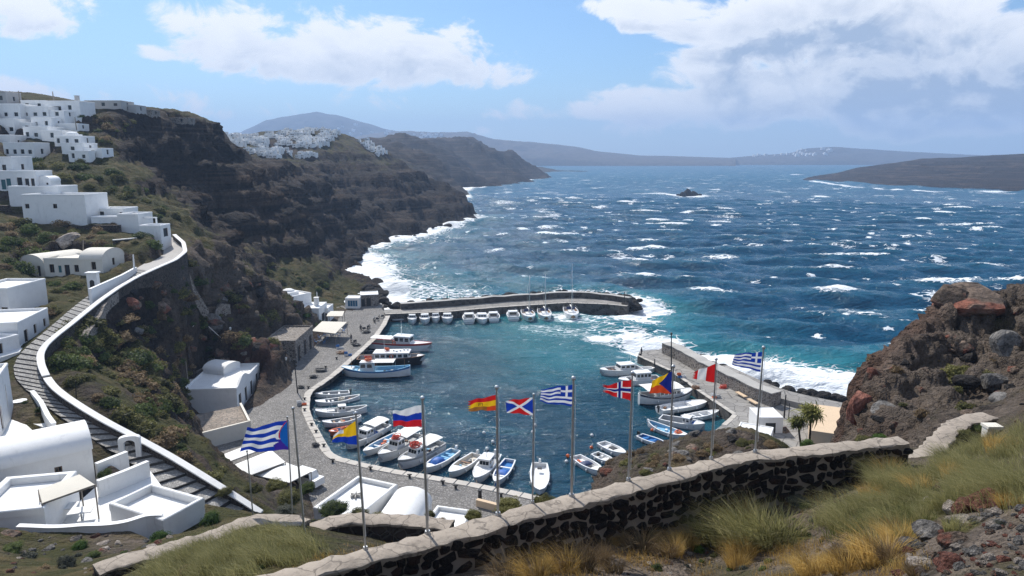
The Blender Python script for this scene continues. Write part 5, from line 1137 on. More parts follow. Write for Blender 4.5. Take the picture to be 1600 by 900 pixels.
    # buoys
    for i, (a, b_, c, lab) in enumerate(((756,676,'white','white mooring buoy left of the Spanish coloured flag pole'),(770,690,'white','white mooring buoy close to the yellow striped flag pole'),(761,701,'white','white mooring buoy nearest the wheelhouse boat'),(836,664,'white','white mooring buoy right of the crossed flag pole'),(832,675,'white','white mooring buoy just below another by the crossed flag pole'),(925,680,'white','white mooring buoy alone between the two middle flag poles'),(924,699,'orange','orange mooring buoy beside the small rowing boat'),(887,712,'orange','orange mooring buoy left of the navy covered boat'),(885,721,'white','white mooring buoy lowest by the navy covered boat'),(646,742,'orange','pink orange buoy beside the quay edge by the blue tarpaulin boat'),(1019,672,'orange','orange buoy beside the gear laden boat'))):
        p = atZ(a, b_, .15); g = thing('mooring_buoy', lab, 'buoy', (p.x, p.y, 0), 0, 'mooring buoys'); q = MB(); q.ball((0, 0, .14), .26, 10, 7); q.build('float', BP[c], g, smooth=True); q = MB(); q.tube([(0, 0, .38), (0, 0, .5)], .04, 6); q.build('eye', BP['chrome'], g)
    # mooring lines
    for i, (a, b_, lab) in enumerate((((591,716),(579,728),'mooring line of the first red rope boat'),((622,725),(640,740),'mooring line from the second red rope boat to the quay'),((664,731),(647,741),'mooring line of the blue tarpaulin boat'),((744,750),(752,768),'pale mooring line of the tall wheelhouse boat'),((774,753),(762,768),'mooring line of the blue floored boat'),((533,576),(520,566),'mooring line from the blue fishing boat bow'),((556,560),(548,550),'mooring line of the dark excursion boat'))):
        A, B = atZ(*a, 1.0), atZ(*b_, 1.55); q = MB(); q.tube([A.lerp(B, k / 8) - Vector((0, 0, .35 * math.sin(math.pi * k / 8))) for k in range(9)], .025, 5); tag(q.build('mooring_line', simple('hemp_rope', (.30, .25, .18), .9) if i == 0 else bpy.data.materials['hemp_rope']), lab, 'rope', 'mooring lines')
build_boats()
# ------------------------------------------------------------------ plants
def leaf_mat(name, lo, mid, hi, tl=.25):
    m, t, b = mat(name); oi = t.node('ShaderNodeObjectInfo').outputs[5]; tint = t.attr('tint'); P = t.pos()
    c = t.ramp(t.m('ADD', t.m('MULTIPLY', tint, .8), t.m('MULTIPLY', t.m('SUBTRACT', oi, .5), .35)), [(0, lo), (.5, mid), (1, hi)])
    t.put(b, 'Base Color', c); t.put(b, 'Roughness', .75); t.put(b, 'Specular IOR Level', .25)
    tr = t.node('ShaderNodeBsdfTranslucent', ins={0: c}); mx = t.node('ShaderNodeMixShader', ins={0: tl}); t.l.new(b.outputs[0], mx.inputs[1]); t.l.new(tr.outputs[0], mx.inputs[2]); t.l.new(mx.outputs[0], [n for n in t.n if n.type == 'OUTPUT_MATERIAL'][0].inputs[0]); return m
MLF = dict(palm=leaf_mat('palm_leaf', (.05, .055, .012), (.17, .18, .04), (.36, .33, .09)), olive=leaf_mat('olive_shrub', (.035, .038, .012), (.19, .18, .055), (.38, .34, .11)), green=leaf_mat('green_shrub', (.026, .042, .012), (.11, .145, .038), (.25, .29, .08)), bright=leaf_mat('bright_shrub', (.02, .05, .008), (.075, .14, .02), (.17, .24, .05)), dry=leaf_mat('dry_shrub', (.09, .06, .032), (.29, .205, .11), (.52, .40, .24)), silver=leaf_mat('grey_shrub', (.035, .04, .03), (.11, .115, .085), (.22, .22, .17)),
    straw=leaf_mat('straw_grass', (.20, .12, .035), (.54, .36, .11), (.74, .56, .26), .5), reed=leaf_mat('reed_grass', (.09, .09, .03), (.28, .265, .11), (.56, .49, .26), .5), grass=leaf_mat('green_grass', (.04, .065, .014), (.13, .17, .045), (.30, .30, .11), .4))
def shrub_mesh(name, n, m, seed, leaf=.13, flat=.85, core=True):
    g = np.random.default_rng(seed); V, F, T = [], [], []
    d = g.normal(size=(n, 3)); d[:, 2] = np.abs(d[:, 2]) * 1.1 - .12; d /= np.linalg.norm(d, axis=1)[:, None]
    lump = .80 + .34 * fbm(d[:, 0] * 1.6 + seed, d[:, 1] * 1.6, d[:, 2] * 1.6 + seed, 3); rr = lump * (1 - .30 * g.random(n) ** 2)
    P = d * rr[:, None]; P[:, 2] *= flat
    nn = d + g.normal(size=(n, 3)) * .55; nn /= np.linalg.norm(nn, axis=1)[:, None]; a = np.cross(nn, g.normal(size=(n, 3))); a /= np.linalg.norm(a, axis=1)[:, None]; bvec = np.cross(nn, a); s = leaf * (.6 + .8 * g.random(n))[:, None]
    V = np.stack([P - a * s * .5, P + bvec * s * .32 + nn * s * .1, P + a * s * .6, P - bvec * s * .32 + nn * s * .1], 1).reshape(-1, 3); F = np.arange(4 * n).reshape(-1, 4)
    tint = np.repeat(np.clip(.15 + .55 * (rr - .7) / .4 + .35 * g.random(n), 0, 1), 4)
    if core:
        cu, cv = 14, 7; th = np.linspace(0, math.pi / 2, cv); ph = np.linspace(0, 2 * math.pi, cu, endpoint=False)
        cd = np.array([(math.sin(a_) * math.cos(b_), math.sin(a_) * math.sin(b_), math.cos(a_)) for a_ in th for b_ in ph]); cr = .70 + .3 * fbm(cd[:, 0] * 1.6 + seed, cd[:, 1] * 1.6, cd[:, 2] * 1.6 + seed, 3)
        cP = cd * cr[:, None]; cP[:, 2] = cP[:, 2] * flat - .08; o = len(V); cf = [[o + i * cu + j, o + (i + 1) * cu + j, o + (i + 1) * cu + (j + 1) % cu, o + i * cu + (j + 1) % cu] for i in range(cv - 1) for j in range(cu)]
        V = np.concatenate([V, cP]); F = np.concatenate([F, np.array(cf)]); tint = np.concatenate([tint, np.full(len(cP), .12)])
    return npmesh(name, V, F, m, dict(tint=tint), smooth=False)
def blades(base, h, w, lean, curl, tint, seed=0):
    """base (n,3), h (n), lean (n,3) -> tri mesh arrays"""
    g = np.random.default_rng(seed); n = len(base); a = g.random(n) * 2 * math.pi; side = np.stack([np.cos(a), np.sin(a), np.zeros(n)], 1) * (w / 2)[:, None] if hasattr(w, '__len__') else np.stack([np.cos(a), np.sin(a), np.zeros(n)], 1) * w / 2
    up = np.array([0, 0, 1.]); m1 = base + lean * (h * .5)[:, None] * .7 + up * (h * .55)[:, None]; tp = base + lean * h[:, None] * (1 + curl) + up * (h * (1 - .25 * np.linalg.norm(lean, axis=1)))[:, None]
    V = np.stack([base - side, base + side, m1 + side * .8, m1 - side * .8, tp], 1).reshape(-1, 3); o = np.arange(n)[:, None] * 5
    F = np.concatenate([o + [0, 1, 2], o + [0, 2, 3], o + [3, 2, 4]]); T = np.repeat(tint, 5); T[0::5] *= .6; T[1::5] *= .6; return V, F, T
def tuft_mesh(name, n, m, seed, rad=.32, hh=1.0, spread=.7, w=.012, wind=(-.25, 0), tb=.5):
    g = np.random.default_rng(seed); a = g.random(n) * 2 * math.pi; r = rad * np.sqrt(g.random(n)); b = np.stack([np.cos(a) * r, np.sin(a) * r, np.full(n, -.05)], 1)
    ln = np.stack([np.cos(a) * r / rad * spread + wind[0], np.sin(a) * r / rad * spread + wind[1], np.zeros(n)], 1) + g.normal(size=(n, 3)) * .12; ln[:, 2] = 0
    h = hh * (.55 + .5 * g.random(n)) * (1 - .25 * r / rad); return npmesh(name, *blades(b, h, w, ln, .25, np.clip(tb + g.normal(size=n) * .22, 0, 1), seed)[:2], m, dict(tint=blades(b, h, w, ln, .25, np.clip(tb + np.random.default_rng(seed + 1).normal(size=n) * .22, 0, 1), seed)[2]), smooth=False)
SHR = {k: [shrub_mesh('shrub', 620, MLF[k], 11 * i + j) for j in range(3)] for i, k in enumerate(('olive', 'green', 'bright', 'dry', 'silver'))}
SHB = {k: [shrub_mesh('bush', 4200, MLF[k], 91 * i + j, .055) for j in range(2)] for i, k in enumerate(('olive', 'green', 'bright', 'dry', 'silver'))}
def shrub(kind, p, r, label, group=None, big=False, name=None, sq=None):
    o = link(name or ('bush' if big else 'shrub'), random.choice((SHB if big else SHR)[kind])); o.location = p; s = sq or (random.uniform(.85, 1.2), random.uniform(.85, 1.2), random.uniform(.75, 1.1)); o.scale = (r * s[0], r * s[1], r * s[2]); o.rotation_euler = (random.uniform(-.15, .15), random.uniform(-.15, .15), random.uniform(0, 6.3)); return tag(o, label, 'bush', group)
def in_poly(px, py, P): return bool(inside(np.array([px]), np.array([py]), P)[0])
KW = dict(olive='olive ', green='dark green ', bright='bright green ', dry='dry brown ', silver='grey green '); KN = dict(olive='olive_shrub', green='green_shrub', bright='green_shrub', dry='dry_shrub', silver='grey_shrub')
def scatter_px(poly, n, rpx, kinds, label, group, big=False, tries=40, y0=20, lift=.0):
    """shrubs spread over the hillside seen inside a region of the photo; size in photo pixels"""
    xs = [p[0] for p in poly]; ys = [p[1] for p in poly]; k = 0
    for _ in range(n * tries):
        if k >= n: break
        px, py = random.uniform(min(xs), max(xs)), random.uniform(min(ys), max(ys))
        if not in_poly(px, py, poly): continue
        p = march(px, py, y0)
        if p is None or p.z < .3: continue
        r = random.uniform(*rpx) * 1.6 * pxm(p) * random.choice((.6, .8, 1, 1, 1.35)); kd = random.choice(kinds); shrub(kd, (p.x, p.y, p.z - r * .12 + lift), r, KW[kd] + label.replace('rounded olive ', 'rounded ').replace('dark garden', 'garden'), group, big, KN[kd]); k += 1
O, Gn, Br, Dr, Sv = 'olive', 'green', 'bright', 'dry', 'silver'
scatter_px([(70,560),(130,500),(180,505),(215,560),(300,640),(290,700),(345,735),(335,760),(290,725),(180,655),(110,600)], 120, (7, 15), (O, O, O, Gn, Dr), 'rounded olive shrub on the slope just below the stair path', 'shrubs below the stair path', y0=45)
scatter_px([(180,500),(260,500),(300,560),(310,640),(240,600),(200,560)], 46, (6, 12), (O, O, Gn, Dr), 'rounded shrub in the hollow above the roof terrace', 'shrubs in the hollow', y0=70)
scatter_px([(270,400),(300,400),(330,440),(420,470),(440,540),(300,530),(260,470)], 26, (4, 9), (O, O, Gn), 'small shrub among the caves under the road bend', 'shrubs among the caves', y0=90)
scatter_px([(0,330),(80,345),(110,430),(30,430),(0,420)], 26, (6, 13), (O, Gn, Gn, Dr), 'dark shrub on the bank below the tall white house', 'shrubs on the bank left', y0=80)
scatter_px([(20,430),(60,440),(130,440),(120,470),(80,500),(20,470)], 30, (5, 10), (O, O, Dr, Gn), 'shrub on the bank between the vaulted house and the stair', 'shrubs below the vaulted house', y0=70)
scatter_px([(90,340),(250,372),(250,400),(190,395),(100,385)], 16, (4, 8), (O, Dr, Gn), 'shrub on the stony bank above the vaulted house', 'shrubs above the vaulted house', y0=90)
scatter_px([(0,240),(50,250),(160,250),(240,310),(290,350),(230,340),(160,300),(60,272)], 44, (4, 9), (O, O, Gn, Gn), 'shrub on the green slope under the upper village', 'shrubs under the upper village', y0=120)
scatter_px([(120,180),(210,190),(190,235),(160,250),(120,215)], 30, (3, 7), (O, Gn, Dr), 'shrub beside the upper village on the shoulder of the bluff', 'shrubs on the bluff shoulder', y0=150)
scatter_px([(20,175),(120,190),(140,230),(30,225)], 14, (3, 6), (Gn, Gn, O), 'dark garden tree among the houses of the upper village', 'garden trees of the upper village', y0=150)
scatter_px([(395,405),(540,455),(580,470),(520,475),(440,480)], 30, (2.5, 6), (O, O, Gn), 'low shrub on the green slope behind the harbour houses', 'shrubs on the green slope', y0=140)
scatter_px([(440,470),(480,510),(520,520),(500,500)], 10, (4, 7), (Gn, Br, O), 'green shrub beside the tavern and the white harbour houses', 'shrubs behind the tavern', y0=110)
for px, py, Y, r, k, lab in ((452,772,44,24,O,'large olive bush beside the stair foot under the striped flag'),(520,790,44,26,Gn,'large dark green bush left of the white quay roof'),(430,755,46,18,O,'olive bush in front of the white awning'),(395,760,48,16,O,'olive bush at the lower end of the parapet'),(480,760,47,18,Gn,'green bush touching the parked van'),(445,795,40,20,Sv,'grey green bush lowest above the stone walls'),(560,800,43,20,O,'olive bush right of the dark green bush'),(590,806,42,15,O,'small olive bush beneath the barrel vaulted quay house'),(672,802,44,11,O,'little round bush in front of the low white roof'),(690,812,40,10,Dr,'dry little bush beside the white roof at the wall'),(352,765,52,14,O,'olive shrub at the outer side of the lowest parapet')):
    p = atY(px, py, Y); rr = r * pxm(p); z = H(p.x, p.y); b = shrub(k, (p.x, p.y, p.z - rr * .35), rr, lab, None, True)
for px, py, r, k, lab in ((330,818,18,Br,'bright green bush beside the lowest steps'),(250,842,15,Br,'flat bright green bush by the white gate'),(220,835,14,Gn,'dark shrub against the wavy white wall'),(125,858,15,Br,'bright green bush below the wavy white wall'),(145,872,13,Gn,'green bush beside a pale rock at the bottom left'),(20,862,20,Gn,'dark bush in the bottom left corner'),(105,885,18,Sv,'grey green bush at the bottom edge left')):
    p = march(px, py, 24); rr = r * pxm(p); shrub(k, (p.x, p.y, p.z + rr * .1), rr, lab, None, True)
for px, py, Y, r, k, lab in ((795,782,21,24,O,'yellowish bush behind the wall left of the middle flag'),(850,778,21.5,22,O,'yellowish olive bush behind the wall under the middle flag'),(740,800,21,16,O,'low olive bush behind the wall by the red and yellow flag pole'),(1010,735,30,13,O,'olive bush on the outcrop beside the red flag pole'),(1350,682,27,18,O,'low yellow green bush at the right end of the wall'),(1375,680,27,15,Br,'green bush tucked behind the wall end'),(1160,688,40,12,O,'olive bush at the foot of the right flag poles'),(1205,690,40,14,Dr,'dry bush right of the right flag pole'),(1120,697,38,13,Dr,'dry brown bush on the outcrop between two flag poles'),(1060,712,36,13,Dr,'dry brown bush on the outcrop beside the four colour flag pole'),(1262,690,46,14,Br,'bright green bush under the palm'),(1510,675,23,15,O,'olive shrub in the walled hollow on the right'),(1528,665,24,13,Gn,'green shrub at the back of the walled hollow')):
    p = atY(px, py, Y); rr = r * pxm(p); z = H(p.x, p.y); shrub(k, (p.x, p.y, max(p.z - rr * .5, z)), rr, lab, None, True)
for px, py, r, k, lab in ((1242,765,13,Gn,'green leafy bush against the dark wall'),(1250,790,20,Sv,'grey green cushion bush below the leafy one'),(1090,862,12,Br,'small green bush on the stony ground'),(905,850,22,Dr,'dry brown bush left against the wall foot'),(1015,838,34,Dr,'big dry brown bush against the wall foot'),(1050,850,20,Dr,'rusty dry bush beside the big brown one')):
    p = march(px, py, 8); rr = r * pxm(p); shrub(k, (p.x, p.y, p.z + rr * .1), rr, lab, None, True)
scatter_px([(1360,560),(1560,560),(1540,640),(1380,660)], 16, (4, 10), (O, Dr, O), 'tuft like yellow shrub on the right cliff', 'shrubs on the right cliff', y0=25)
scatter_px([(930,720),(1000,700),(1180,690),(1240,695),(1100,715),(980,740)], 26, (3, 8), (Dr, O, Dr), 'low dry shrub on the rocky outcrop', 'shrubs on the outcrop', y0=30)
# -- grass
TUF = dict(straw=[tuft_mesh('grass_clump', 520, MLF['straw'], s, .30, 1.0, .55, .011) for s in (1, 2)], reed=[tuft_mesh('grass_clump', 620, MLF['reed'], s, .36, 1.0, .6, .011) for s in (3, 4)], dry=[tuft_mesh('grass_clump', 300, MLF['dry'], s, .22, 1.0, .9, .012) for s in (5, 6)])
for px, py, h, k, lab in ((1152,815,62,'straw','golden straw clump standing highest against the wall'),(1130,850,80,'reed','olive grass clump at the left of the large clump group'),(1175,850,95,'reed','largest olive grass clump in the middle foreground'),(1210,850,88,'reed','tall olive grass clump at the right of the group'),(1160,872,50,'straw','low golden clump in front of the largest clump'),(790,905,62,'dry','dry stalky clump at the bottom edge left of centre'),(835,905,60,'straw','yellowish stalky clump at the bottom edge centre'),(905,890,75,'dry','reddish dry stalk clump in front of the wall'),(935,880,55,'dry','dry twiggy clump right of the reddish one'),(1270,900,60,'straw','golden brown clump at the bottom edge right of the olive clumps'),(1320,895,62,'straw','golden brown clump lowest beside the rock pile'),(1375,880,90,'straw','tall orange flowering stalks left of the rock pile'),(1405,850,60,'straw','orange flowering stalks standing close to the grey rock'),(1000,860,60,'dry','dry clump in front of the big brown bush'),(1040,870,44,'dry','thin dry clump beside the rusty bush'),(960,895,40,'dry','short dry clump at the bottom edge below the brown bush'),(1430,898,40,'dry','short dry clump at the foot of the rock pile')):
    p = march(px, py, 7); o = link('grass_clump', random.choice(TUF[k])); s = h * pxm(p); o.location = p; o.scale = (s * 1.15, s * 1.15, s); o.rotation_euler = (0, 0, random.uniform(-.6, .6)); tag(o, lab, 'grass clump')
def grass_field(name, polys, n, hm, m, seed, wind=(-.45, .05), w=.008, tb=.45, gap=-.25):
    g = np.random.default_rng(seed); P = []
    for poly, k in polys:
        xs = [p[0] for p in poly]; ys = [p[1] for p in poly]; c = 0
        seeds = []
        while len(seeds) < 420:
            px, py = random.uniform(min(xs), max(xs)), random.uniform(min(ys), max(ys))
            if in_poly(px, py, poly):
                q = march(px, py, 7)
                if q is not None and q.y < 30: seeds.append(q)
                else: seeds.append(None)
        S = np.array([q for q in seeds if q is not None]); 
        if not len(S): continue
        i = g.integers(0, len(S), int(n * k)); xy_ = S[i][:, :2] + g.normal(size=(len(i), 2)) * .22; P.append(np.stack([xy_[:, 0], xy_[:, 1], glook(xy_[:, 0], xy_[:, 1]) - .04], 1))
    P = np.concatenate(P); P = P[fbm(P[:, 0] * .9, P[:, 1] * .9, seed, 2) + g.normal(size=len(P)) * .12 > gap]; k = len(P); pat = .5 + .5 * perlin(P[:, 0] * 1.3, P[:, 1] * 1.3, seed); h = hm * (.4 + .6 * g.random(k)) * (.35 + 1.1 * pat)
    ln = np.stack([np.full(k, wind[0]), np.full(k, wind[1]), np.zeros(k)], 1) + g.normal(size=(k, 3)) * .28; ln[:, 2] = 0
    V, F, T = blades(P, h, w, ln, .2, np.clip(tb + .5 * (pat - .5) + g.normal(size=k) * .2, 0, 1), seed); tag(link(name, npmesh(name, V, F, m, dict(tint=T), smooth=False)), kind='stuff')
grass_field('grass', [([(230,905),(260,870),(320,845),(400,825),(455,835),(500,860),(440,890),(420,905)], 1)], 26000, .55, MLF['reed'], 21, w=.010)
grass_field('tall_grass', [([(1290,810),(1330,770),(1420,740),(1500,710),(1610,670),(1610,790),(1520,790),(1450,820),(1380,850),(1300,840)], 1)], 36000, .8, MLF['reed'], 22, (-.55, 0), .009, .5, .0)
grass_field('green_grass', [([(1300,790),(1420,765),(1560,755),(1610,770),(1500,790),(1440,825),(1380,860),(1290,850)], 1)], 11000, .36, MLF['grass'], 23, (-.2, 0), .010, .45, .0)
grass_field('dry_grass', [([(1200,860),(1300,850),(1400,870),(1420,905),(1200,905)], .6), ([(760,905),(860,880),(980,860),(1080,870),(1120,905)], .35), ([(430,905),(520,880),(640,850),(560,860)], .15), ([(1230,770),(1330,750),(1300,800),(1250,800)], .1)], 13000, .30, MLF['straw'], 24, (-.2, 0), .008, .4, -.05)
# -- palm
def palm():
    p = atY(1266, 690, 52); k = pxm(p); z0 = H(p.x, p.y); g = thing('palm', 'light green spiky palm with two ragged crowns behind the end of the wall', 'tree', (p.x, p.y, z0)); top = p.z - z0
    bark = rock_mat('palm_bark', (.05, .038, .026), (.17, .13, .09))
    for x, y, z, r in ((-2 * k, 0, top + 48 * k, 24), (-20 * k, .2, top + 30 * k, 17)):
        b = MB(); b.tube([(0, 0, -.5), (x * .15, y * .3, z * .35), (x * .5, y * .6, z * .65), (x, y, z)], [.16, .13, .10, .07], 8); b.build('trunk', bark, g, smooth=True)
        rg = np.random.default_rng(int(r)); n = 620; d = rg.normal(size=(n, 3)); d[:, 2] = d[:, 2] * .8 + .15; d /= np.linalg.norm(d, axis=1)[:, None]; L = r * k * (.45 + .6 * rg.random(n)); B = np.array([x, y, z]) + rg.normal(size=(n, 3)) * r * k * np.array([.24, .24, .16]); s_ = np.cross(d, [0, 0, 1.]); s_ /= np.linalg.norm(s_, axis=1)[:, None] + 1e-6; w = .045
        tip = B + d * L[:, None] * .75 + np.array([-.12, 0, -.14]) * L[:, None]; mid = B + d * L[:, None] * .42; V = np.stack([B - s_ * .02, B + s_ * .02, mid + s_ * w, mid - s_ * w, tip], 1).reshape(-1, 3); o = np.arange(n)[:, None] * 5; F = np.concatenate([o + [0, 1, 2], o + [0, 2, 3], o + [3, 2, 4]])
        link('crown', npmesh('crown', V, F, MLF['palm'], dict(tint=np.repeat(.25 + .75 * rg.random(n), 5)), smooth=False), g)
palm()
# ------------------------------------------------------------------ loose rocks, cliff blocks
for px, py, r, k, lab in ((1545,790,34,'redd','flat red rock on top of the rock pile'),(1512,800,26,'redd','tilted rust red rock leaning on the pile'),(1490,800,20,'pale','pale pitted rock left of the red rocks'),(1455,838,28,'grey','large smooth grey rock at the left of the pile'),(1420,858,20,'grey','blue grey rock lowest left of the pile'),(1490,850,22,'brown','brown rock in the middle of the pile'),(1487,885,22,'redd','red rock at the bottom edge of the pile'),(1440,885,18,'pale','pale rock at the bottom of the pile'),(1500,822,20,'pale','pale boulder under the rust red rock')):
    p = march(px, py, 6); rr = r * pxm(p); rock(k, (p.x, p.y, p.z + rr * .2), rr, lab)
for i in range(150):
    while True:
        px, py = random.uniform(1400, 1612), random.uniform(790, 905)
        if in_poly(px, py, [(1400,905),(1430,850),(1480,800),(1540,785),(1615,790),(1615,905)]): break
    p = march(px, py, 6); r = random.choice((4, 5, 6, 8, 11)) * pxm(p); rock(random.choice(('grey', 'pale', 'brown', 'grey', 'redd')), (p.x, p.y, p.z + r * .2), r, 'loose lava stone on the rubble in the bottom right corner', 'loose stones in the bottom right corner', name='stone')
for i in range(80):
    px = random.uniform(960, 1340); py = np.interp(px, [960, 1100, 1340], [880, 850, 775]) + random.uniform(-8, 40)
    if py > 905: continue
    p = march(px, py, 7); r = random.choice((2, 3, 4, 6)) * pxm(p); rock(random.choice(('pale', 'pale', 'grey', 'brown')), (p.x, p.y, p.z + r * .1), r, 'pale loose stone on the ground below the foreground wall', 'loose stones below the wall', name='stone')
for px, py, Y, rx, rz, k, lab in ((1585,545,38,26,34,'grey','tall grey slab high on the right cliff'),(1590,640,31,30,28,'grey','big grey boulder at the right edge above the grass'),(1562,600,35,18,22,'grey','grey block below the smooth slab on the right cliff'),(1545,480,42,60,34,'brown','brown overhanging block near the top of the right cliff'),(1500,470,43,32,30,'brown','dark crag at the left corner of the cliff top'),(1350,640,36,20,40,'redd','red rock pillar at the left foot of the right cliff'),(1375,600,37,22,30,'brown','brown buttress at the left edge of the right cliff'),(1395,650,33,26,18,'grey','grey ledge at the foot of the right cliff'),(1520,600,35,22,16,'black','black rock mouth in the right cliff'),(1450,575,39,30,18,'brown','brown ledge halfway up the right cliff'),(1495,530,42,22,26,'redd','red seam block under the cliff top')):
    p = atY(px, py, Y); s = pxm(p); rock(k, (p.x, p.y + rx * s * .7, p.z), 1, lab, None, (rx * s, rx * s, rz * s))
for i in range(46):
    px, py = random.uniform(1340, 1600), random.uniform(450, 680)
    if py < np.interp(px, [1340, 1400, 1475, 1480, 1600], [600, 550, 515, 460, 440]) + 14: continue
    p = march(px, py, 22)
    if p is None or p.y > 60: continue
    r = random.uniform(4, 13) * pxm(p); rock(random.choice(('brown', 'brown', 'brown', 'black')), (p.x, p.y, p.z - r * .3), r * 1.15, 'rough rock jutting out of the right cliff face', 'rocks of the right cliff')
for i in range(40):
    px, py = random.uniform(205, 450), random.uniform(420, 575)
    p = march(px, py, 80)
    if p is None or p.z < 3 or p.y > 170: continue
    r = random.uniform(5, 14) * pxm(p); rock(random.choice(('brown', 'grey', 'brown', 'brown', 'black')), (p.x, p.y, p.z - r * .35), r, 'rough rock face block among the caves below the road', 'rock blocks among the caves')
for px, py, r, k, lab in ((205,470,17,'brown','pale tuff face beside the retaining wall'),(250,478,15,'brown','pale tuff pillar beside the large cave'),(348,450,17,'brown','tan block under the ridge'),(108,375,20,'pale','tall pale tuff stump on the bank above the vaulted house'),(330,505,24,'grey','grey rubble apron on the cave slope'),(955,735,20,'brown','brown rock at the left edge of the outcrop'),(1085,678,13,'grey','grey rock at the water side of the outcrop'),(1140,676,15,'grey','grey rock beside the ramp'),(1225,676,19,'brown','brown rounded rock left of the palm'),(905,770,12,'pale','pale rock behind the wall beside the middle flag pole'),(1012,712,16,'black','dark hollow rock on the outcrop'),(10,835,18,'brown','dark rock at the left end of the wavy wall'),(160,850,12,'pale','pale rock under the wavy white wall')):
    p = march(px, py, 20)
    if p is None: continue
    rr = r * pxm(p); rock(k, (p.x, p.y, p.z - rr * .35), rr, lab)

for i in range(70):
    px, py = random.uniform(980, 1440), random.uniform(770, 898)
    p = march(px, py, 7)
    if p is None or p.y > 21 or p.y < 7: continue
    kd = random.choice((Dr, Dr, O, Sv, Gn)); r = random.choice((5, 7, 9, 13)) * pxm(p); shrub(kd, (p.x, p.y, p.z - r * .1), r, KW[kd] + 'little scrub plant on the stony ground below the foreground wall', 'scrub plants below the wall', False, KN[kd])
for i in range(40):
    px, py = random.uniform(20, 420), random.uniform(840, 898)
    p = march(px, py, 12)
    if p is None or p.y > 36: continue
    kd = random.choice((Gn, O, Dr, Sv)); r = random.choice((6, 9, 13, 16)) * pxm(p); shrub(kd, (p.x, p.y, p.z - r * .1), r, KW[kd] + 'scrub plant at the bottom left below the wavy white wall', 'scrub plants bottom left', False, KN[kd])
for i in range(60):
    px, py = random.uniform(10, 320), random.uniform(838, 898)
    p = march(px, py, 12)
    if p is None or p.y > 40: continue
    r = random.choice((3, 4, 6, 9)) * pxm(p); rock(random.choice(('pale', 'grey', 'brown')), (p.x, p.y, p.z), r, 'loose stone among the plants at the bottom left', 'loose stones bottom left', name='stone')

for i in range(26):
    px, py = random.uniform(915, 1200), random.uniform(684, 745)
    p = march(px, py, 26)
    if p is None or p.y > 66 or p.z < 3: continue
    r = random.uniform(5, 14) * pxm(p); rock(random.choice(('brown', 'grey', 'brown', 'black')), (p.x, p.y, p.z - r * .3), r, 'rough lava rock on the outcrop behind the foreground wall', 'rocks of the outcrop')

scatter_px([(200,480),(300,450),(420,470),(440,560),(300,590),(230,560)], 40, (4, 10), (O, O, Gn, Dr), 'shrub clinging to the rocky cave slope', 'shrubs on the cave slope', y0=80)

for i in range(34):
    px, py = (random.uniform(1300, 1600), random.uniform(690, 840)) if i < 18 else (random.uniform(760, 1420), random.uniform(840, 900))
    p = march(px, py, 7)
    if p is None or p.y > 22: continue
    if i < 18 and py < np.interp(px, [1300, 1450, 1600], [770, 720, 680]): continue
    kd = random.choice(('straw', 'dry', 'reed', 'straw')); o = link('grass_clump', random.choice(TUF[kd])); h = random.uniform(26, 58) * pxm(p); o.location = p; o.scale = (h * 1.2, h * 1.2, h); o.rotation_euler = (0, 0, random.uniform(0, 6.28))
    tag(o, {'straw': 'golden straw', 'dry': 'dry brown', 'reed': 'olive green'}[kd] + (' grass clump on the grassy slope right of the long wall' if i < 18 else ' grass clump on the stony ground along the bottom edge'), 'grass clump', 'grass clumps on the foreground slope')
for i in range(30):
    px, py = random.uniform(1290, 1600), random.uniform(700, 830)
    if py < np.interp(px, [1300, 1450, 1600], [775, 725, 690]): continue
    p = march(px, py, 7)
    if p is None or p.y > 22: continue
    if random.random() < .5: kd = random.choice((Sv, O, Gn)); r = random.uniform(9, 20) * pxm(p); shrub(kd, (p.x, p.y, p.z), r, KW[kd] + 'bush standing in the tall grass right of the long wall', 'bushes in the tall grass', True)
    else: r = random.uniform(6, 14) * pxm(p); rock(random.choice(('brown', 'grey', 'pale')), (p.x, p.y, p.z), r, 'lava stone showing through the tall grass right of the long wall', 'stones in the tall grass', name='stone')
# ------------------------------------------------------------------ foreground walls
MT['mortar'] = plaster('lime_mortar', (.29, .245, .20), .6); MT['cop'] = plaster('worn_coping', (.34, .29, .24), .8)
_m = MT['cop']; _t = NT(_m.node_tree); _b = [n for n in _t.n if n.type == 'BSDF_PRINCIPLED'][0]; _pp = _t.pos()
_t.put(_b, 'Normal', _t.bump(_t.m('ADD', _t.noise(_pp, 5, 6, .7), _t.m('MULTIPLY', _t.voro(_pp, 6), -.12)), .8, .05))
_bc = _b.inputs[0].links[0].from_socket; _cr = _t.m('MULTIPLY', _t.m('SUBTRACT', 1, _t.ss(_t.voro(_t.v('ADD', _pp, _t.v('SCALE', _t.noise(_pp, 2.5, 3, out=1), .35)), 1.3, 'DISTANCE_TO_EDGE'), .0, .035)), .6)
_bl = _t.m('MULTIPLY', _t.ss(_t.noise(_pp, 3.2, 6, .7), .5, .62), .45)
_t.put(_b, 'Base Color', _t.mix(_bl, _t.mix(_cr, _bc, (.05, .042, .036)), _t.v('SCALE', _bc, .5)))
MT['lavastone'] = rock_mat('lava_stone', (.012, .011, .011), (.055, .046, .042), (.075, .045, .034), 3.5)
MAINZ = 31.5
MAIN = [atZ(a, b, MAINZ) for a, b in ((330,935),(400,914),(458,898),(556,872),(660,846),(760,819),(850,793),(960,767),(1060,738),(1160,713),(1280,701.5),(1360,692.5),(1412,687))]
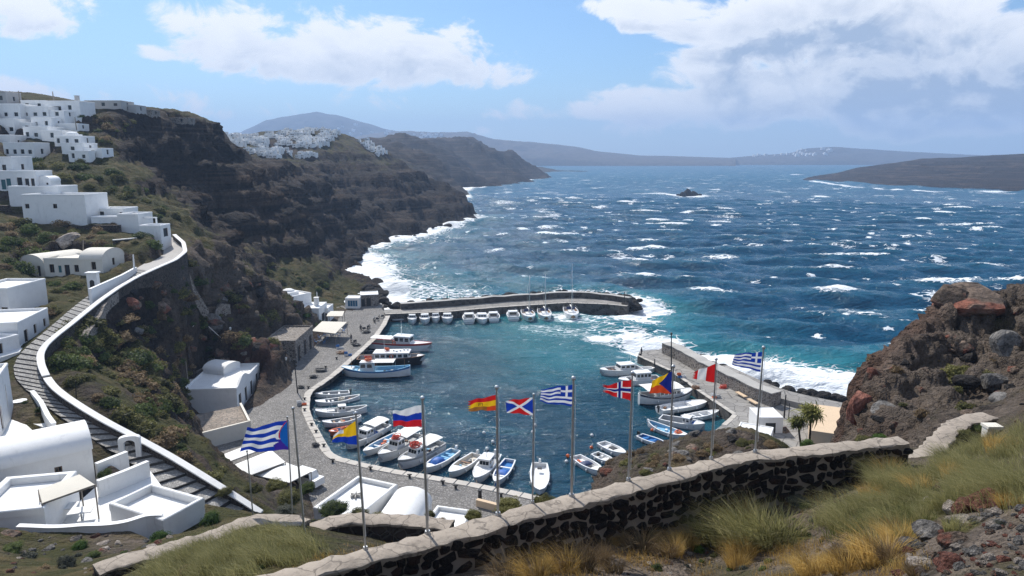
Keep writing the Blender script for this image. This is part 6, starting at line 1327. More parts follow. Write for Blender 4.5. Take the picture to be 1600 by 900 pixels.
def stone_variants(n=9, m=None):
    out = []
    for k in range(n):
        c = random.randint(7, 9); A = [2 * math.pi * (i + random.uniform(-.25, .25)) / c for i in range(c)]
        R0 = [.5 * random.uniform(.74, 1.16) for _ in A]; sq = lambda a: 1 / max(abs(math.cos(a)), abs(math.sin(a))) ** .55
        ringv = lambda k_, y: [(math.cos(a) * r * sq(a) * k_, y + random.uniform(-.05, .05) * (k_ < .9), math.sin(a) * r * sq(a) * k_) for a, r in zip(A, R0)]
        b = MB(); v = ringv(1, .35) + ringv(.97, -.12) + ringv(.66, -.34) + [(random.uniform(-.1, .1), -.42, random.uniform(-.1, .1))]
        f = []
        for q in (0, 1):
            for i in range(c): f.append((q * c + i, q * c + (i + 1) % c, (q + 1) * c + (i + 1) % c, (q + 1) * c + i))
        f += [(2 * c + i, 2 * c + (i + 1) % c, 3 * c) for i in range(c)]
        b.add(v, f); out.append(b.mesh('stone', m))
    return out
def rubble_wall(name, label, pts, z0f, ztop, half, stones=True, rows=5, rh=.27, cap=MT['cop'], face=None, jag=.03, capt=.08, side=1):
    P = smooth(resample([Vector((p.x, p.y, 0)) for p in pts], .24), 4); n = len(P)
    zt = ztop if callable(ztop) else (lambda s: ztop)
    c = Vector((P[n // 2].x, P[n // 2].y, zt(.5))); g = thing(name, label, 'wall', c)
    lo = [Vector((p.x - c.x, p.y - c.y, 0)) for p in P]; top = [zt(i / (n - 1)) - c.z for i in range(n)]
    b = MB(); wallstrip(b, lo, half, lambda i, p: z0f - c.z, lambda i, p: top[i] - capt); b.build('wall', face or MT['mortar'], g)
    # coping: broken edge, slightly domed
    rows_ = [[] for _ in range(7)]; rr = random.Random(5)
    for i, p in enumerate(lo):
        d = lo[min(i + 1, n - 1)] - lo[max(i - 1, 0)]; d.normalize(); s = Vector((d.y, -d.x, 0)); e0, e1 = half + .05 + .075 * rr.uniform(-.8, 1), half + .03 + .075 * rr.uniform(-.8, 1)
        q = [(-e0, -capt - .03), (-e0 * 1.02, -.02), (-e0 + .03, .0), (0, .008 + jag * rr.uniform(-.6, .6)), (e1 - .03, .0), (e1 * 1.02, -.02), (e1, -capt - .03)]
        for k, (o_, z_) in enumerate(q): rows_[k].append((p.x + s.x * o_, p.y + s.y * o_, top[i] + z_ + jag * rr.uniform(-.5, .5)))
    b = MB(); b.sheet([list(r) for r in zip(*rows_)])
    for i in (0, n - 1): b.add([r[i] for r in rows_], [tuple(range(7))])
    b.build('coping', cap, g, smooth=True, auto=.7)
    if stones:
        V = stone_variants(9, MT['lavastone']); D = [0]
        for a, q in zip(lo[:-1], lo[1:]): D.append(D[-1] + (q - a).length)
        for r in range(rows):
            s = random.uniform(0, .2)
            while s < D[-1] - .2:
                w = random.choice((.18, .26, .34, .42, .5)) * random.uniform(.85, 1.15) * (1.12 if r > 2 else 1); j = min(max(0, int(np.searchsorted(D, s + w / 2)) - 1), n - 2); f_ = (s + w / 2 - D[j]) / (D[j + 1] - D[j])
                p = lo[j].lerp(lo[j + 1], f_); d = (lo[j + 1] - lo[j]).normalized(); nn = Vector((d.y, -d.x, 0)) * side
                h = rh * random.uniform(.6, 1.12); zc = top[j] - capt - .13 - r * rh + random.uniform(-.06, .06)
                o = link('stone', random.choice(V), g); o.location = (p.x + nn.x * half, p.y + nn.y * half, zc); o.scale = (w * 1.06, .19 * random.uniform(.7, 1.25), h * 1.1)
                o.rotation_euler = (random.uniform(-.08, .08), random.uniform(-.35, .35), math.atan2(d.y, d.x) + (0 if side > 0 else math.pi)); s += w + random.uniform(.0, .05)
    return g
rubble_wall('stone_wall', 'long dark lava stone wall with a pale worn coping crossing the foreground', MAIN, 28.6, MAINZ, .25, jag=.03)
Zw = lambda z, *q: [atZ(a, b, z) for a, b in q]
rubble_wall('stone_wall', 'lower stone wall edging the grassy bank at the bottom left', Zw(28.3, (150,890),(174,880),(276,852),(330,838),(386,812),(430,808),(474,819)), 25.5, 28.3, .3, stones=False, face=MT['lava'])
rubble_wall('stone_wall', 'short bent stone wall between the grassy bank and the vaulted quay house', Zw(28.0, (462,842),(510,815),(532,809),(640,811),(705,820)), 25, 28.0, .3, stones=False, face=MT['lava'])
rubble_wall('stone_wall', 'curved retaining wall with a pale top beside the planted hollow on the right', Zw(30.3, (1436,722),(1452,705),(1468,690),(1480,673),(1502,657),(1546,648)), 28, 30.3, .3, stones=False, face=MT['lava'])
p0 = atZ(1541, 700, 29.6); g = thing('gate_post', 'pale square gate post beside the tall grass on the right', 'post', p0); b = MB(); b.box((0, 0, .3), (.3, .3, 1.0)); b.build('shaft', MT['cream'], g); b = MB(); b.box((.1, 0, .85), (.55, .42, .1)); b.build('cap', MT['cream'], g)
# ------------------------------------------------------------------ flags
FC = {k: v for k, v in dict(w=(.80, .80, .80), r=(.60, .018, .02), b=(.012, .05, .40), nb=(.012, .025, .20), y=(.85, .50, .015), mb=(.01, .11, .42), pu=(.05, .025, .30), o=(.62, .07, .02), k=(.05, .03, .015), ru=(.62, .02, .03), gb=(.01, .05, .36), br=(.35, .14, .03)).items()}
FM = {}
for k, c in FC.items():
    m, t, bb = mat('flag_' + k); t.put(bb, 'Base Color', c); t.put(bb, 'Roughness', .8); t.put(bb, 'Specular IOR Level', .15)
    tr = t.node('ShaderNodeBsdfTranslucent', ins={0: c}); mx = t.node('ShaderNodeMixShader', ins={0: .35}); t.l.new(bb.outputs[0], mx.inputs[1]); t.l.new(tr.outputs[0], mx.inputs[2])
    t.l.new(mx.outputs[0], [n for n in t.n if n.type == 'OUTPUT_MATERIAL'][0].inputs[0]); FM[k] = m
KEYS = list(FC)
def greek(u, v):
    if u < .37 and v < 5 / 9: return 'w' if abs(u - .185) < .036 or abs(v - 2.5 / 9) < .058 else 'gb'
    return 'gb' if int(v * 9) % 2 == 0 else 'w'
def cuba(u, v):
    e = .21 * math.sin(math.pi * min(1, v * 1.05)) ** .8
    if u < e: return 'mb'
    if u < e + .025 and v < .6: return 'r'
    k = .02 + .33 * (1 - abs(v - .5) * 2)
    if u < k: return 'w' if v < .62 or u < k - .10 else 'pu'
    if v > .55 and u < .33 and v > .5 + u * .9: return 'pu' if u < .3 else 'b'
    return 'b' if int(v * 7) % 2 == 0 else 'w'
def norway(u, v):
    if abs(v - .5) < .075 or abs(u - .42) < .05: return 'nb'
    return 'w' if abs(v - .5) < .14 or abs(u - .42) < .10 else 'r'
def saltire(u, v):
    d = min(abs(v - u), abs(v - (1 - u)))
    if d < .085: return 'w'
    return 'r' if abs(v - .5) > abs(u - .5) else 'b'
def spain(u, v):
    if .48 < u < .66 and .40 < v < .64 and not ((abs(u - .545) < .012 or abs(u - .6) < .012) and v > .45): return 'k' if (int(u * 60) + int(v * 34)) % 3 else 'y'
    return 'r' if v < .34 else 'y' if v < .68 else ('o' if u < .35 else 'br')
FLAGS = [  # key, label, hoist top/bottom, fly top/bottom, pole top, pole foot, radius, colours
    ('cuba', 'large blue and white striped flag with a white triangle at its hoist', (451,656),(453,703),(382,673),(372,709),(449,653),(457,812),22,.03,cuba),
    ('yb', 'small drooping flag of yellow over blue', (557,657),(560,695),(520,682),(518,692),(556,648),(571,857),None,.035,lambda u, v: ('w' if u > .55 and v < .3 else 'y') if v < .62 - .1 * u else 'b'),
    ('ru', 'flag of three bars, white over blue over red', (658,633),(659,667),(612,645),(614,668),(660,625),(668,832),None,.045,lambda u, v: 'w' if v < .34 + .12 * math.sin(u * 5) * u else 'b' if v < .67 else 'ru'),
    ('es', 'red and yellow striped flag with a small dark emblem', (775,617),(775,641),(733,628),(733,644),(776,608),(778,803),None,.045,spain),
    ('sc', 'red and blue flag with a white diagonal cross', (832,621),(833,649),(790,628),(792,646),(834,618),(832,785),None,.03,saltire),
    ('g1', 'blue and white striped flag with a white cross, in the middle of the row', (895,601),(894,635),(846,609),(844,630),(896,594),(893,774),None,.05,greek),
    ('no', 'red flag with a white edged blue cross', (987,593),(985,626),(944,604),(945,616),(988,585),(982,749),None,.042,norway),
    ('zz', 'four colour flag, yellow and red with a blue wedge at its hoist', (1050,580),(1049,615),(1020,596),(1015,615),(1052,575),(1046,733),None,.045,lambda u, v: 'nb' if u < .62 * (1 - abs(v - .42) * 1.7) else ('y' if v < .52 else 'o')),
    ('pe', 'red white and red vertical barred flag with a torn end', (1119,568),(1117,598),(1086,582),(1083,592),(1119,563),(1111,716),None,.035,lambda u, v: 'r' if u < .42 or u > .8 else 'w'),
    ('g2', 'blue and white striped flag with a white cross, farthest right of the row', (1191,550),(1188,581),(1149,554),(1145,571),(1193,545),(1180,705),None,.042,greek)]
POLELAB = ['thin pole flying the large striped flag', 'slender pole of the drooping yellow and blue flag', 'thick steel pole of the white blue and red flag', 'thick steel pole of the red and yellow flag', 'thin pole of the flag with the diagonal cross', 'thick steel pole of the middle striped cross flag', 'steel pole of the red flag with the blue cross', 'steel pole of the four colour flag', 'thin pole of the red white red flag', 'steel pole at the right end of the flag row']
def flagpole(label, top, foot, Y, r, down=1.6):
    B = atY(*foot, Y) if Y else atZ(*foot, MAINZ + .02); T = atY(*top, B.y); g = thing('flagpole', label, 'flagpole', B, 0, 'flagpoles along the wall'); d = (T - B); b = MB(); b.tube([-d.normalized() * down, (0, 0, 0), d * .5, d], [r, r, r * .9, r * .75], 12); b.build('pole', MT['metal'], g, smooth=True, auto=.8)
    b = MB(); b.ball((d.x, d.y, d.z + r * 1.3), r * 1.7, 12, 8); b.build('finial', MT['metal'], g, smooth=True)
    if not Y: b = MB(); b.tube([(0, 0, -.02), (0, 0, .05)], [r * 2.3, r * 1.8], 12); b.build('base_plate', MT['metal'], g)
    b = MB(); b.tube([(r * 1.5 + d.x * q, -r * 1.2, d.z * q) for q in (.1, .4, .7, .97)], .006, 4); b.build('halyard', MT['wcanvas'], g)
    return B
for i, (key, lab, ht, hb, ft, fb, pt, pf, Y, r, fn) in enumerate(FLAGS):
    B = flagpole(POLELAB[i], pt, pf, Y, r * .72); Yf = B.y; nu, nv = 72, 48; C = [atY(*q, Yf) for q in (ht, hb, ft, fb)]; c0 = C[0]; size = (C[0] - C[2]).length
    b = MB(); rows = []; rg = random.Random(i); ph, a1 = rg.uniform(0, 6), rg.uniform(.02, .034)
    for j in range(nv + 1):
        v = j / nv; row = []
        for k in range(nu + 1):
            u = k / nu; p = (C[0] * (1 - v) + C[1] * v) * (1 - u) + (C[2] * (1 - v) + C[3] * v) * u
            wv = size * u ** .6 * (a1 * math.sin(u * 8.5 + v * 1.7 + ph) +   .012 * math.sin(u * 17 - v * 4 + ph * 2)); tear = 0
            if key in ('pe', 'es', 'no') and u > .9: tear = size * .05 * math.sin(v * 31) * (u - .9) / .1
            row.append((p.x - c0.x - tear, p.y - c0.y + wv * 1.6 + size * .10 * u, p.z - c0.z + wv * .45))
        rows.append(row)
    b.sheet(rows); b.mi = [KEYS.index(fn((k + .5) / nu, (j + .5) / nv)) for j in range(nv) for k in range(nu)]
    o = b.build('flag', [FM[k] for k in KEYS], smooth=True); o.location = c0; tag(o, lab, 'flag', 'flags flying in a row')
flagpole('tall bare steel pole without a flag beside the large striped flag', (458,640), (478,857), 18, .028, .8)
flagpole('short thin pole hidden behind the lower corner of the large striped flag', (386,706), (392,770), 24, .025, 3)
# ------------------------------------------------------------------ far village: every little house
def far_villages():
    vs = []
    for k in range(6):
        w, d, h = random.uniform(2.6, 4.2), random.uniform(2.4, 3.4), random.uniform(1.5, 2.3); b = MB(); b.box((0, 0, h / 2 - 1), (w, d, h + 2)); 
        if k % 2: b.box((w * .2, d * .1, h + .5), (w * .5, d * .7, 1.0))
        if k % 3 == 0: b.tube([(-w * .2, -d * .4, h - .05), (-w * .2, d * .4, h - .05)], w * .26, 10)
        q = MB(); q.box((0, 0, 0), (.5, .06, .7)); vs.append((b.mesh('house', MT['white']), (q.mesh('window', MT['darkw']), [(w * (-.3 + .3 * i), -d / 2 - .01, h * .5) for i in range(2 + k % 2)])))
    polys = [([(333,200),(345,200),(400,214),(440,232),(470,244),(425,249),(395,240),(350,226)], 110, 'small white cubic house in the left part of the distant clifftop village'), ([(420,206),(470,198),(520,198),(530,208),(515,226),(490,233),(445,229),(410,222)], 130, 'small white cubic house in the middle of the distant clifftop village'), ([(445,245),(470,240),(495,243),(480,250)], 10, 'small white house in the lowest group of the distant village'), ([(558,222),(575,222),(607,240),(590,244),(572,234)], 44, 'small white house at the right end of the distant clifftop')]
    for poly, n, lab in polys:
        xs = [p[0] for p in poly]; ys = [p[1] for p in poly]; cand = []; py = min(ys)
        while py < max(ys):
            px = min(xs) + random.uniform(0, 4)
            while px < max(xs):
                if in_poly(px, py, poly) and perlin(px / 14, py / 6, 4.4) > -.22: cand.append((px, py + random.uniform(-.6, .6)))
                px += random.uniform(3.6, 7)
            py += 3.6
        random.shuffle(cand); k = 0
        for px, py in cand:
            if k >= n: break
            p = march(px, py, 280)
            if p is None or p.y > 900: continue
            wm, qm = random.choice(vs); o = link('distant_house', wm); s = p.y / 430 * random.uniform(.66, .9); o.location = p; o.scale = (s * 1.15, s, s); o.rotation_euler = (0, 0, random.uniform(-.06, .06) - .25 + .2 * math.sin(px * .1)); tag(o, lab, 'house', 'white houses of the distant village'); k += 1
            for wl in qm[1]: e = link('window', qm[0], o); e.location = wl
    # specks of houses on the far coast and the ridge across the water
    spec = []
    for (x0, x1, y0, y1, n, Y, lab, grp) in ((600,690,208,222,42,3500,'tiny white house on the hazy coast below the mountain','houses on the far coast'),(1170,1300,233,245,34,4300,'tiny white house on the hazy ridge across the water','houses on the distant ridge'),(510,620,196,210,18,4700,'tiny white house on the flank of the mountain','houses on the mountain flank')):
        for i in range(n):
            px, py = random.uniform(x0, x1), random.uniform(y0, y1); spec.append((px, py, lab, grp))
    dg = bpy.context.evaluated_depsgraph_get()
    for px, py, lab, grp in spec:
        hit, loc, nor, idx, ob, mt = SC.ray_cast(dg, EYE, ray(px, py).normalized())
        tries = 0
        while hit and ob.name in ('haze',) and tries < 3: hit, loc, nor, idx, ob, mt = SC.ray_cast(dg, loc + ray(px, py).normalized(), ray(px, py).normalized()); tries += 1
        if hit and ob.name in ('far_coast', 'mountain', 'distant_ridge', 'far_shelf'):
            o = link('hamlet_house', vs[0][0]); s = loc.y / 900 * random.uniform(.7, 1.4); o.location = loc; o.scale = (s * 1.3, s, s * .8); tag(o, lab, 'house', grp)
far_villages()
# ------------------------------------------------------------------ harbour details
def awning(label, corners, z, zlow, m, name='awning', post=True, sag=.25):
    P = [atZ(a, b, zz) for (a, b), zz in zip(corners, z)]; c = sum(P, Vector()) / 4; g = thing(name, label, 'awning', (c.x, c.y, zlow)); o = Vector((c.x, c.y, zlow)); n = 8; rows = []
    for j in range(n + 1):
        v = j / n; rows.append([((P[0] * (1 - u) + P[1] * u) * (1 - v) + (P[3] * (1 - u) + P[2] * u) * v - o - Vector((0, 0, -sag * math.sin(math.pi * u) * math.sin(math.pi * v)))) for u in [i / n for i in range(n + 1)]])
    b = MB(); b.sheet(rows); b.sheet([[q - Vector((0, 0, .06)) for q in r][::-1] for r in rows]); b.build('canopy', m, g, smooth=True)
    if post:
        for q in P: b = MB(); r = q - o; b.tube([(r.x, r.y, 0), (r.x, r.y, r.z)], .05, 6); b.build('post', MT['wood'], g)
    for k in (0, 1, 2, 3):
        a, e = P[k] - o, P[(k + 1) % 4] - o; b = MB(); b.tube([a - Vector((0, 0, .08)), e - Vector((0, 0, .08))], .045, 5); b.build('beam', MT['wood'], g)
    return g, P
g, P = awning('cream tavern canopy over blue tables beside the quay', ((487,517),(524,521),(542,503),(503,502)), [4.2, 4.2, 4.4, 4.4], 1.5, MT['canvas'], 'tavern_canopy', sag=.1)
awning('small cream awning behind the tavern canopy', ((510,494),(535,494),(538,486),(514,486)), [4, 4, 4.2, 4.2], 1.5, MT['canvas'], sag=.1)
awning('white canvas awning, left one under the large striped flag', ((349,733),(376,748),(446,722),(424,703)), [4.4, 4.4, 4.4, 4.4], 1.6, MT['wcanvas'], sag=.5)
awning('white canvas awning, right one beside the bare pole', ((397,742),(452,754),(486,737),(440,720)), [3.9, 3.9, 3.9, 3.9], 1.6, MT['wcanvas'], sag=.4)
awning('pale canvas awning behind the striped flag', ((341,713),(350,724),(415,700),(385,696)), [4.6, 4.6, 4.6, 4.6], 1.6, MT['wcanvas'], sag=.2)
def table_set(p, label, rz, chairc='blue'):
    g = thing('table', label, 'table', p, rz, 'tavern tables'); b = MB(); b.box((0, 0, .74), (1.1, .8, .05)); b.build('tabletop', MT['white'], g)
    for s in (-1, 1):
        for u in (-1, 1): b = MB(); b.box((s * .48, u * .33, .357), (.05, .05, .714)); b.build('leg', MT['wood'], g)
def chair(p, label, rz, grp='tavern chairs', m='blue'):
    g = thing('chair', label, 'chair', p, rz, grp); M_ = BP.get(m, BP['blue']); b = MB(); b.box((0, 0, .45), (.42, .42, .05)); b.build('seat', M_, g); b = MB(); b.box((0, .2, .72), (.42, .04, .46)); b.build('backrest', M_, g)
    for s in (-1, 1):
        for u in (-1, 1): b = MB(); b.box((s * .18, u * .18, .21), (.04, .04, .42)); b.build('leg', M_, g)
for i, (a, b_) in enumerate(((505,530),(514,526),(524,527),(500,537),(531,519),(520,519))):
    p = atZ(a, b_, 1.5); where = ['at the front left of the tavern', 'in the middle under the tavern canopy', 'at the front right of the tavern', 'closest to the stone boathouse', 'at the right edge of the tavern canopy', 'at the back of the tavern'][i]
    table_set(p, 'white topped table ' + where, .5)
    for k, (dx, dy) in enumerate(((-.9, .1), (.9, -.1))): chair((p.x + dx, p.y + dy, 1.5), 'blue chair on the %s side of the table %s' % (('left', 'right')[k], where.replace('under the tavern canopy', 'of the tavern').replace('of the tavern canopy', 'of the tavern')), (math.pi / 2, -math.pi / 2)[k])
# terrace tables at the white houses
for i, (a, b_, z) in enumerate(((32,638,17.12), (104,806,15.02), (128,812,15.02))):
    p = atZ(a, b_, z); g = thing('table', ['round white table on the shaded terrace beside the stair', 'square white table under the cream pergola', 'white table right of the pergola table'][i], 'table', p); b = MB()
    if i == 0: b.tube([(0, 0, .72), (0, 0, .76)], .6, 20)
    else: b.box((0, 0, .72), (1.5, 1.0, .07), .3)
    b.build('tabletop', MT['white'], g); b = MB(); b.tube([(0, 0, 0), (0, 0, .72)], .06, 6); b.build('leg', MT['metal'], g)
# pergola, terraces and garden walls of the lower left houses
g, P = awning('cream reed pergola roof beside the big barrel vault', ((66,786),(148,757),(124,741),(60,765)), [17.6, 17.6, 17.8, 17.8], 15.0, MT['canvas'], 'pergola', sag=.05)
def gwall(label, pts, z, h, half=.16, name='garden_wall', wavy=0, low=3):
    Pq = [atZ(a, b, z + h) for a, b in pts]; L = smooth(resample([Vector((p.x, p.y, 0)) for p in Pq], .35), 2); g = thing(name, label, 'wall', (L[0].x, L[0].y, z)); o = L[0]; lo = [p - o for p in L]; n = len(lo)
    tp = [h + wavy * math.sin(i / n * math.pi * 2.4 + 2.2) for i in range(n)]; b = MB(); wallstrip(b, lo, half, lambda i, p: -low, lambda i, p: tp[i]); b.build('wall', MT['white'], g); b = MB(); wallstrip(b, lo, half + .03, lambda i, p: tp[i] + .002, lambda i, p: tp[i] + .06); b.build('coping', MT['white'], g); return g
gwall('wavy topped white garden wall along the bottom left houses', ((28,824),(80,822),(130,818),(170,821),(200,818),(230,806),(254,804)), 15.1, 1.5, .18, wavy=.12, low=3.5)
gwall('white courtyard wall with a dark shrub in front, right of the barrel vault', ((152,752),(190,738),(231,721)), 15.0, 1.3)
gwall('low white wall joining the courtyard arch to the vault', ((150,725),(175,715),(198,706)), 15.2, 1.0)
gwall('white parapet wall between the terrace tables and the stair', ((50,611),(64,628),(75,650),(84,662)), 17.2, 1.0)
gwall('white wall along the lowest steps', ((234,742),(262,770),(283,796),(298,822)), 12.8, .8)
gwall('white wall climbing beside the stair in front of the vaulted house', ((140,452),(165,441),(190,430),(212,418)), 22.2, 1.4, low=2)
gwall('white rail wall under the pergola at the road bend', ((186,345),(220,343)), 27.5, .3, low=1)
p = atZ(206, 724, 14.6); g = thing('arched_gate', 'white arched gateway opening to the stair beside the courtyard', 'gate', p, .35); 
for s in (-1, 1): b = MB(); b.box((s * .62, 0, .95), (.4, .5, 2.3)); b.build('pier', MT['white'], g)
b = MB(); n = 10; rows = []
for y in (-.26, .26): rows.append([(.45 * math.cos(math.pi * i / n), y, 1.75 + .42 * math.sin(math.pi * i / n)) for i in range(n + 1)])
ro = [[(.84 * math.cos(math.pi * i / n), y, 2.1 + .42 * math.sin(math.pi * i / n) ** .6) for i in range(n + 1)] for y in (-.26, .26)]
b.sheet([rows[0], ro[0], ro[1], rows[1], rows[0]]); b.build('arch', MT['white'], g)
p = atZ(148, 457, 22.0); g = thing('arched_gate', 'white gate pillar with a small arched door at the vaulted house', 'gate', p, .1); b = MB(); b.box((0, 0, 1.0), (1.3, .8, 3.4)); b.build('pier', MT['white'], g); b = MB(); b.add([(-.3, -.42, -.3), (.3, -.42, -.3)] + [(.3 * math.cos(math.pi * i / 8), -.42, 1.5 + .3 * math.sin(math.pi * i / 8)) for i in range(9)], [tuple(range(11))]); b.build('door', MT['darkw'], g); b = MB(); b.box((0, 0, 2.77), (1.6, 1.1, .14)); b.build('cap', MT['white'], g)
p = atZ(266, 832, 12.6); g = thing('garden_gate', 'white slatted garden gate at the foot of the lower houses', 'gate', p, .3)
for i in range(8): b = MB(); b.box((-.9 + i * .25, 0, .75), (.12, .06, 1.7)); b.build('slat', MT['white'], g)
for z in (.2, 1.45): b = MB(); b.box((0, .07, z), (2.0, .06, .12)); b.build('rail', MT['white'], g)
p = atZ(232, 360, 27.2); g = thing('pergola', 'open white frame pergola at the head of the road', 'pergola', p)
for s in (-1.6, 1.6): b = MB(); b.box((s, 0, .9), (.22, .22, 2.6)); b.build('post', MT['white'], g)
b = MB(); b.box((0, 0, 2.3), (3.5, .24, .22)); b.build('beam', MT['white'], g)
# roof terrace and low walls on the quay
T_ = [atZ(a, b_, 3.4) for a, b_ in ((303,684),(390,662),(376,634),(296,650))]; b = MB(); b.prism([(q.x, q.y) for q in T_], .5, 3.4, bottom=False); tt = b.build('roof_terrace', [MT['terrace']]); tag(tt, 'paved roof terrace with reddish grey slabs in front of the low cream house', 'terrace')
for i, (a, e) in enumerate(((T_[0], T_[1]), (T_[1], T_[2]))):
    L = [a.lerp(e, k / 6) for k in range(7)]; b = MB(); wallstrip(b, [Vector((q.x, q.y, 0)) for q in L], .16, lambda i_, p: .6, lambda i_, p: 3.85); b.build('parapet', MT['cream'], tt)
seawall('quay_wall', 'narrow pale wall from the roof terrace down the slope foot', [tuple(atZ(a, b_, 3).xy) for a, b_ in ((300,686),(318,702),(330,725),(342,752))], .5, 3.2, .18, MT['cream'], MT['cream'], 1)
seawall('quay_wall', 'low tan wall at the quay edge right of the white roofs', [tuple(atZ(a, b_, 2).xy) for a, b_ in ((745,784),(770,790),(795,797))], 1.0, 2.2, .18, MT['tan'], MT['tan'], 1)
# people, scooters, nets, bollards
def person(label, px, py, z, shirt, rz=0):
    p = atZ(px, py, z); g = thing('person', label, 'person', p, rz); me = bpy.data.meshes.new('body'); J = [((0, 0, .95), .13), ((0, 0, 1.2), .15), ((0, 0, 1.42), .12), ((0, 0, 1.52), .06), ((0, -.01, 1.66), .105), ((.1, 0, .88), .095), ((.11, -.03, .48), .065), ((.12, 0, .06), .05), ((.13, -.14, .03), .045), ((-.1, 0, .88), .095), ((-.13, .08, .48), .065), ((-.14, .12, .06), .05), ((-.14, 0, .03), .045), ((.2, 0, 1.4), .06), ((.27, .02, 1.12), .048), ((.27, -.08, .88), .04), ((-.2, 0, 1.4), .06), ((-.27, .0, 1.12), .048), ((-.26, -.1, .88), .04)]
    E = [(0, 1), (1, 2), (2, 3), (3, 4), (0, 5), (5, 6), (6, 7), (7, 8), (0, 9), (9, 10), (10, 11), (11, 12), (2, 13), (13, 14), (14, 15), (2, 16), (16, 17), (17, 18)]
    me.from_pydata([j[0] for j in J], E, []); o = link('body', me, g); md = o.modifiers.new('skin', 'SKIN'); 
    for v, j in zip(me.skin_vertices[0].data, J): v.radius = (j[1], j[1])
    me.skin_vertices[0].data[0].use_root = True; sb = o.modifiers.new('sub', 'SUBSURF'); sb.levels = sb.render_levels = 1; me.materials.append(shirt)
    h = MB(); h.ball((0, .015, 1.70), .115, 10, 6, sq=(1, 1, .9)); h.build('hair', BP['dark'], g, smooth=True)
cl = simple('dark_clothes', (.025, .025, .03), .9)
person('person in dark clothes standing on the open quay near the nets', 564, 519, 1.5, cl, .4); person('person in dark clothes walking along the quay by the tavern', 549, 534, 1.5, cl, 1.2); person('person in dark clothes standing at the jetty tip', 1002, 556, 1.6, cl, 2)
def scooter(label, px, py, rz):
    p = atZ(px, py, 1.5); g = thing('scooter', label, 'scooter', p, rz, 'scooters parked on the quay')
    for s in (-.62, .62): b = MB(); b.tube([(s + .24 * math.cos(a), 0, .28 + .24 * math.sin(a)) for a in [i * math.pi / 6 for i in range(13)]], .06, 6, cap=False); b.build('wheel', BP['rubber'], g, smooth=True)
    b = MB(); b.box((-.3, 0, .55), (.75, .3, .35), taper=.8); b.box((.1, 0, .32), (.5, .3, .08)); b.tube([(.62, 0, .3), (.42, 0, 1.0)], .06, 6); b.build('body', BP['dark'], g); b = MB(); b.box((-.3, 0, .77), (.7, .28, .1)); b.build('seat', BP['rubber'], g); b = MB(); b.tube([(.42, -.3, 1.0), (.42, .3, 1.0)], .03, 6); b.build('handlebar', BP['chrome'], g)
for i, (a, b_, lab) in enumerate(((571,516,'dark scooter in the larger group beside the standing person'),(576,513,'dark scooter at the right of the larger group'),(585,504,'dark scooter in the middle of the quay edge row'),(588,501,'dark scooter just behind another in the quay edge row'),(596,497,'dark scooter at the far end near the breakwater'),(553,537,'dark scooter parked by the tavern corner'))): scooter(lab, a, b_, .6 + i * .7)
def heap(label, px, py, r, col, z=1.5): p = atZ(px, py, z); g = thing('net_heap', label, 'fishing net', p, 0, 'fishing nets on the quay'); ropeheap(g, 0, 0, -.02, r, col, 'net'); b = MB(); b.ball((0, 0, 0), r * .8, 12, 6, sq=(1, .9, .45), jit=.15); b.build('pile', BP[col], g, smooth=True)
heap('heap of dark nets beside the scooters', 573, 520, .9, 'dark'); heap('brown net spread at the quay edge above the blue boat', 535, 552, 1.0, 'wood'); heap('dark net heap close to the tavern corner', 557, 540, 1.0, 'dark'); heap('dark net heap on the shaded quay road', 503, 580, 1.1, 'dark'); heap('small dark net heap beside the lamp post', 470, 606, .6, 'dark'); heap('dark heap at the quay edge left of the small boats', 490, 590, .8, 'dark'); heap('small dark net heap beside the quay bend', 494, 697, .5, 'dark'); heap('dark heap at the corner of the right jetty', 1068, 600, .7, 'dark'); heap('brown heap of nets on the jetty edge', 1088, 607, .8, 'wood', 1.6); heap('rusty heap by the jetty benches', 1130, 606, .6, 'redrope', 1.6)
for i, (a, b_) in enumerate(((526,561),(509,575),(482,607),(476,625),(476,642),(487,665),(494,676),(506,698),(520,722),(579,734),(640,746),(692,756),(712,763),(783,776),(1046,582),(1000,556))):
    p = atZ(a, b_, 1.55); g = thing('mooring_bollard', 'black iron mooring bollard ' + ['beside the blue fishing boat bow', 'on the shaded quay edge', 'above the first small boats', 'beside the second small open boat', 'at the left bend beside the half decked boat', 'beside the slender boat', 'just below the slender boat bow', 'beside the orange dinghy', 'at the lower bend of the quay', 'near the pale blue cockpit boat', 'below the second red rope boat', 'between the tarpaulin boat and the cluttered boat', 'in front of the cluttered boat', 'near the right end of the front quay', 'on the inner edge of the jetty', 'at the jetty tip'][i], 'bollard', p, 0, 'mooring bollards'); b = MB(); b.tube([(0, 0, 0), (0, 0, .45)], [.16, .13], 10); b.build('post', MT['black'], g, smooth=True, auto=.6); b = MB(); b.tube([(-.28, 0, .38), (.28, 0, .38)], .09, 8); b.build('horn', MT['black'], g, smooth=True, auto=.6)
p = atZ(750, 781, 1.6); g = thing('mooring_post', 'thick black mooring post in front of the tall wheelhouse boat', 'bollard', p); b = MB(); b.tube([(0, 0, 0), (0, 0, 1.1)], [.24, .2], 10); b.build('post', MT['black'], g, smooth=True, auto=.6); b = MB(); b.tube([(0, 0, 1.1), (0, 0, 1.25)], [.27, .25], 10); b.build('cap', MT['black'], g)
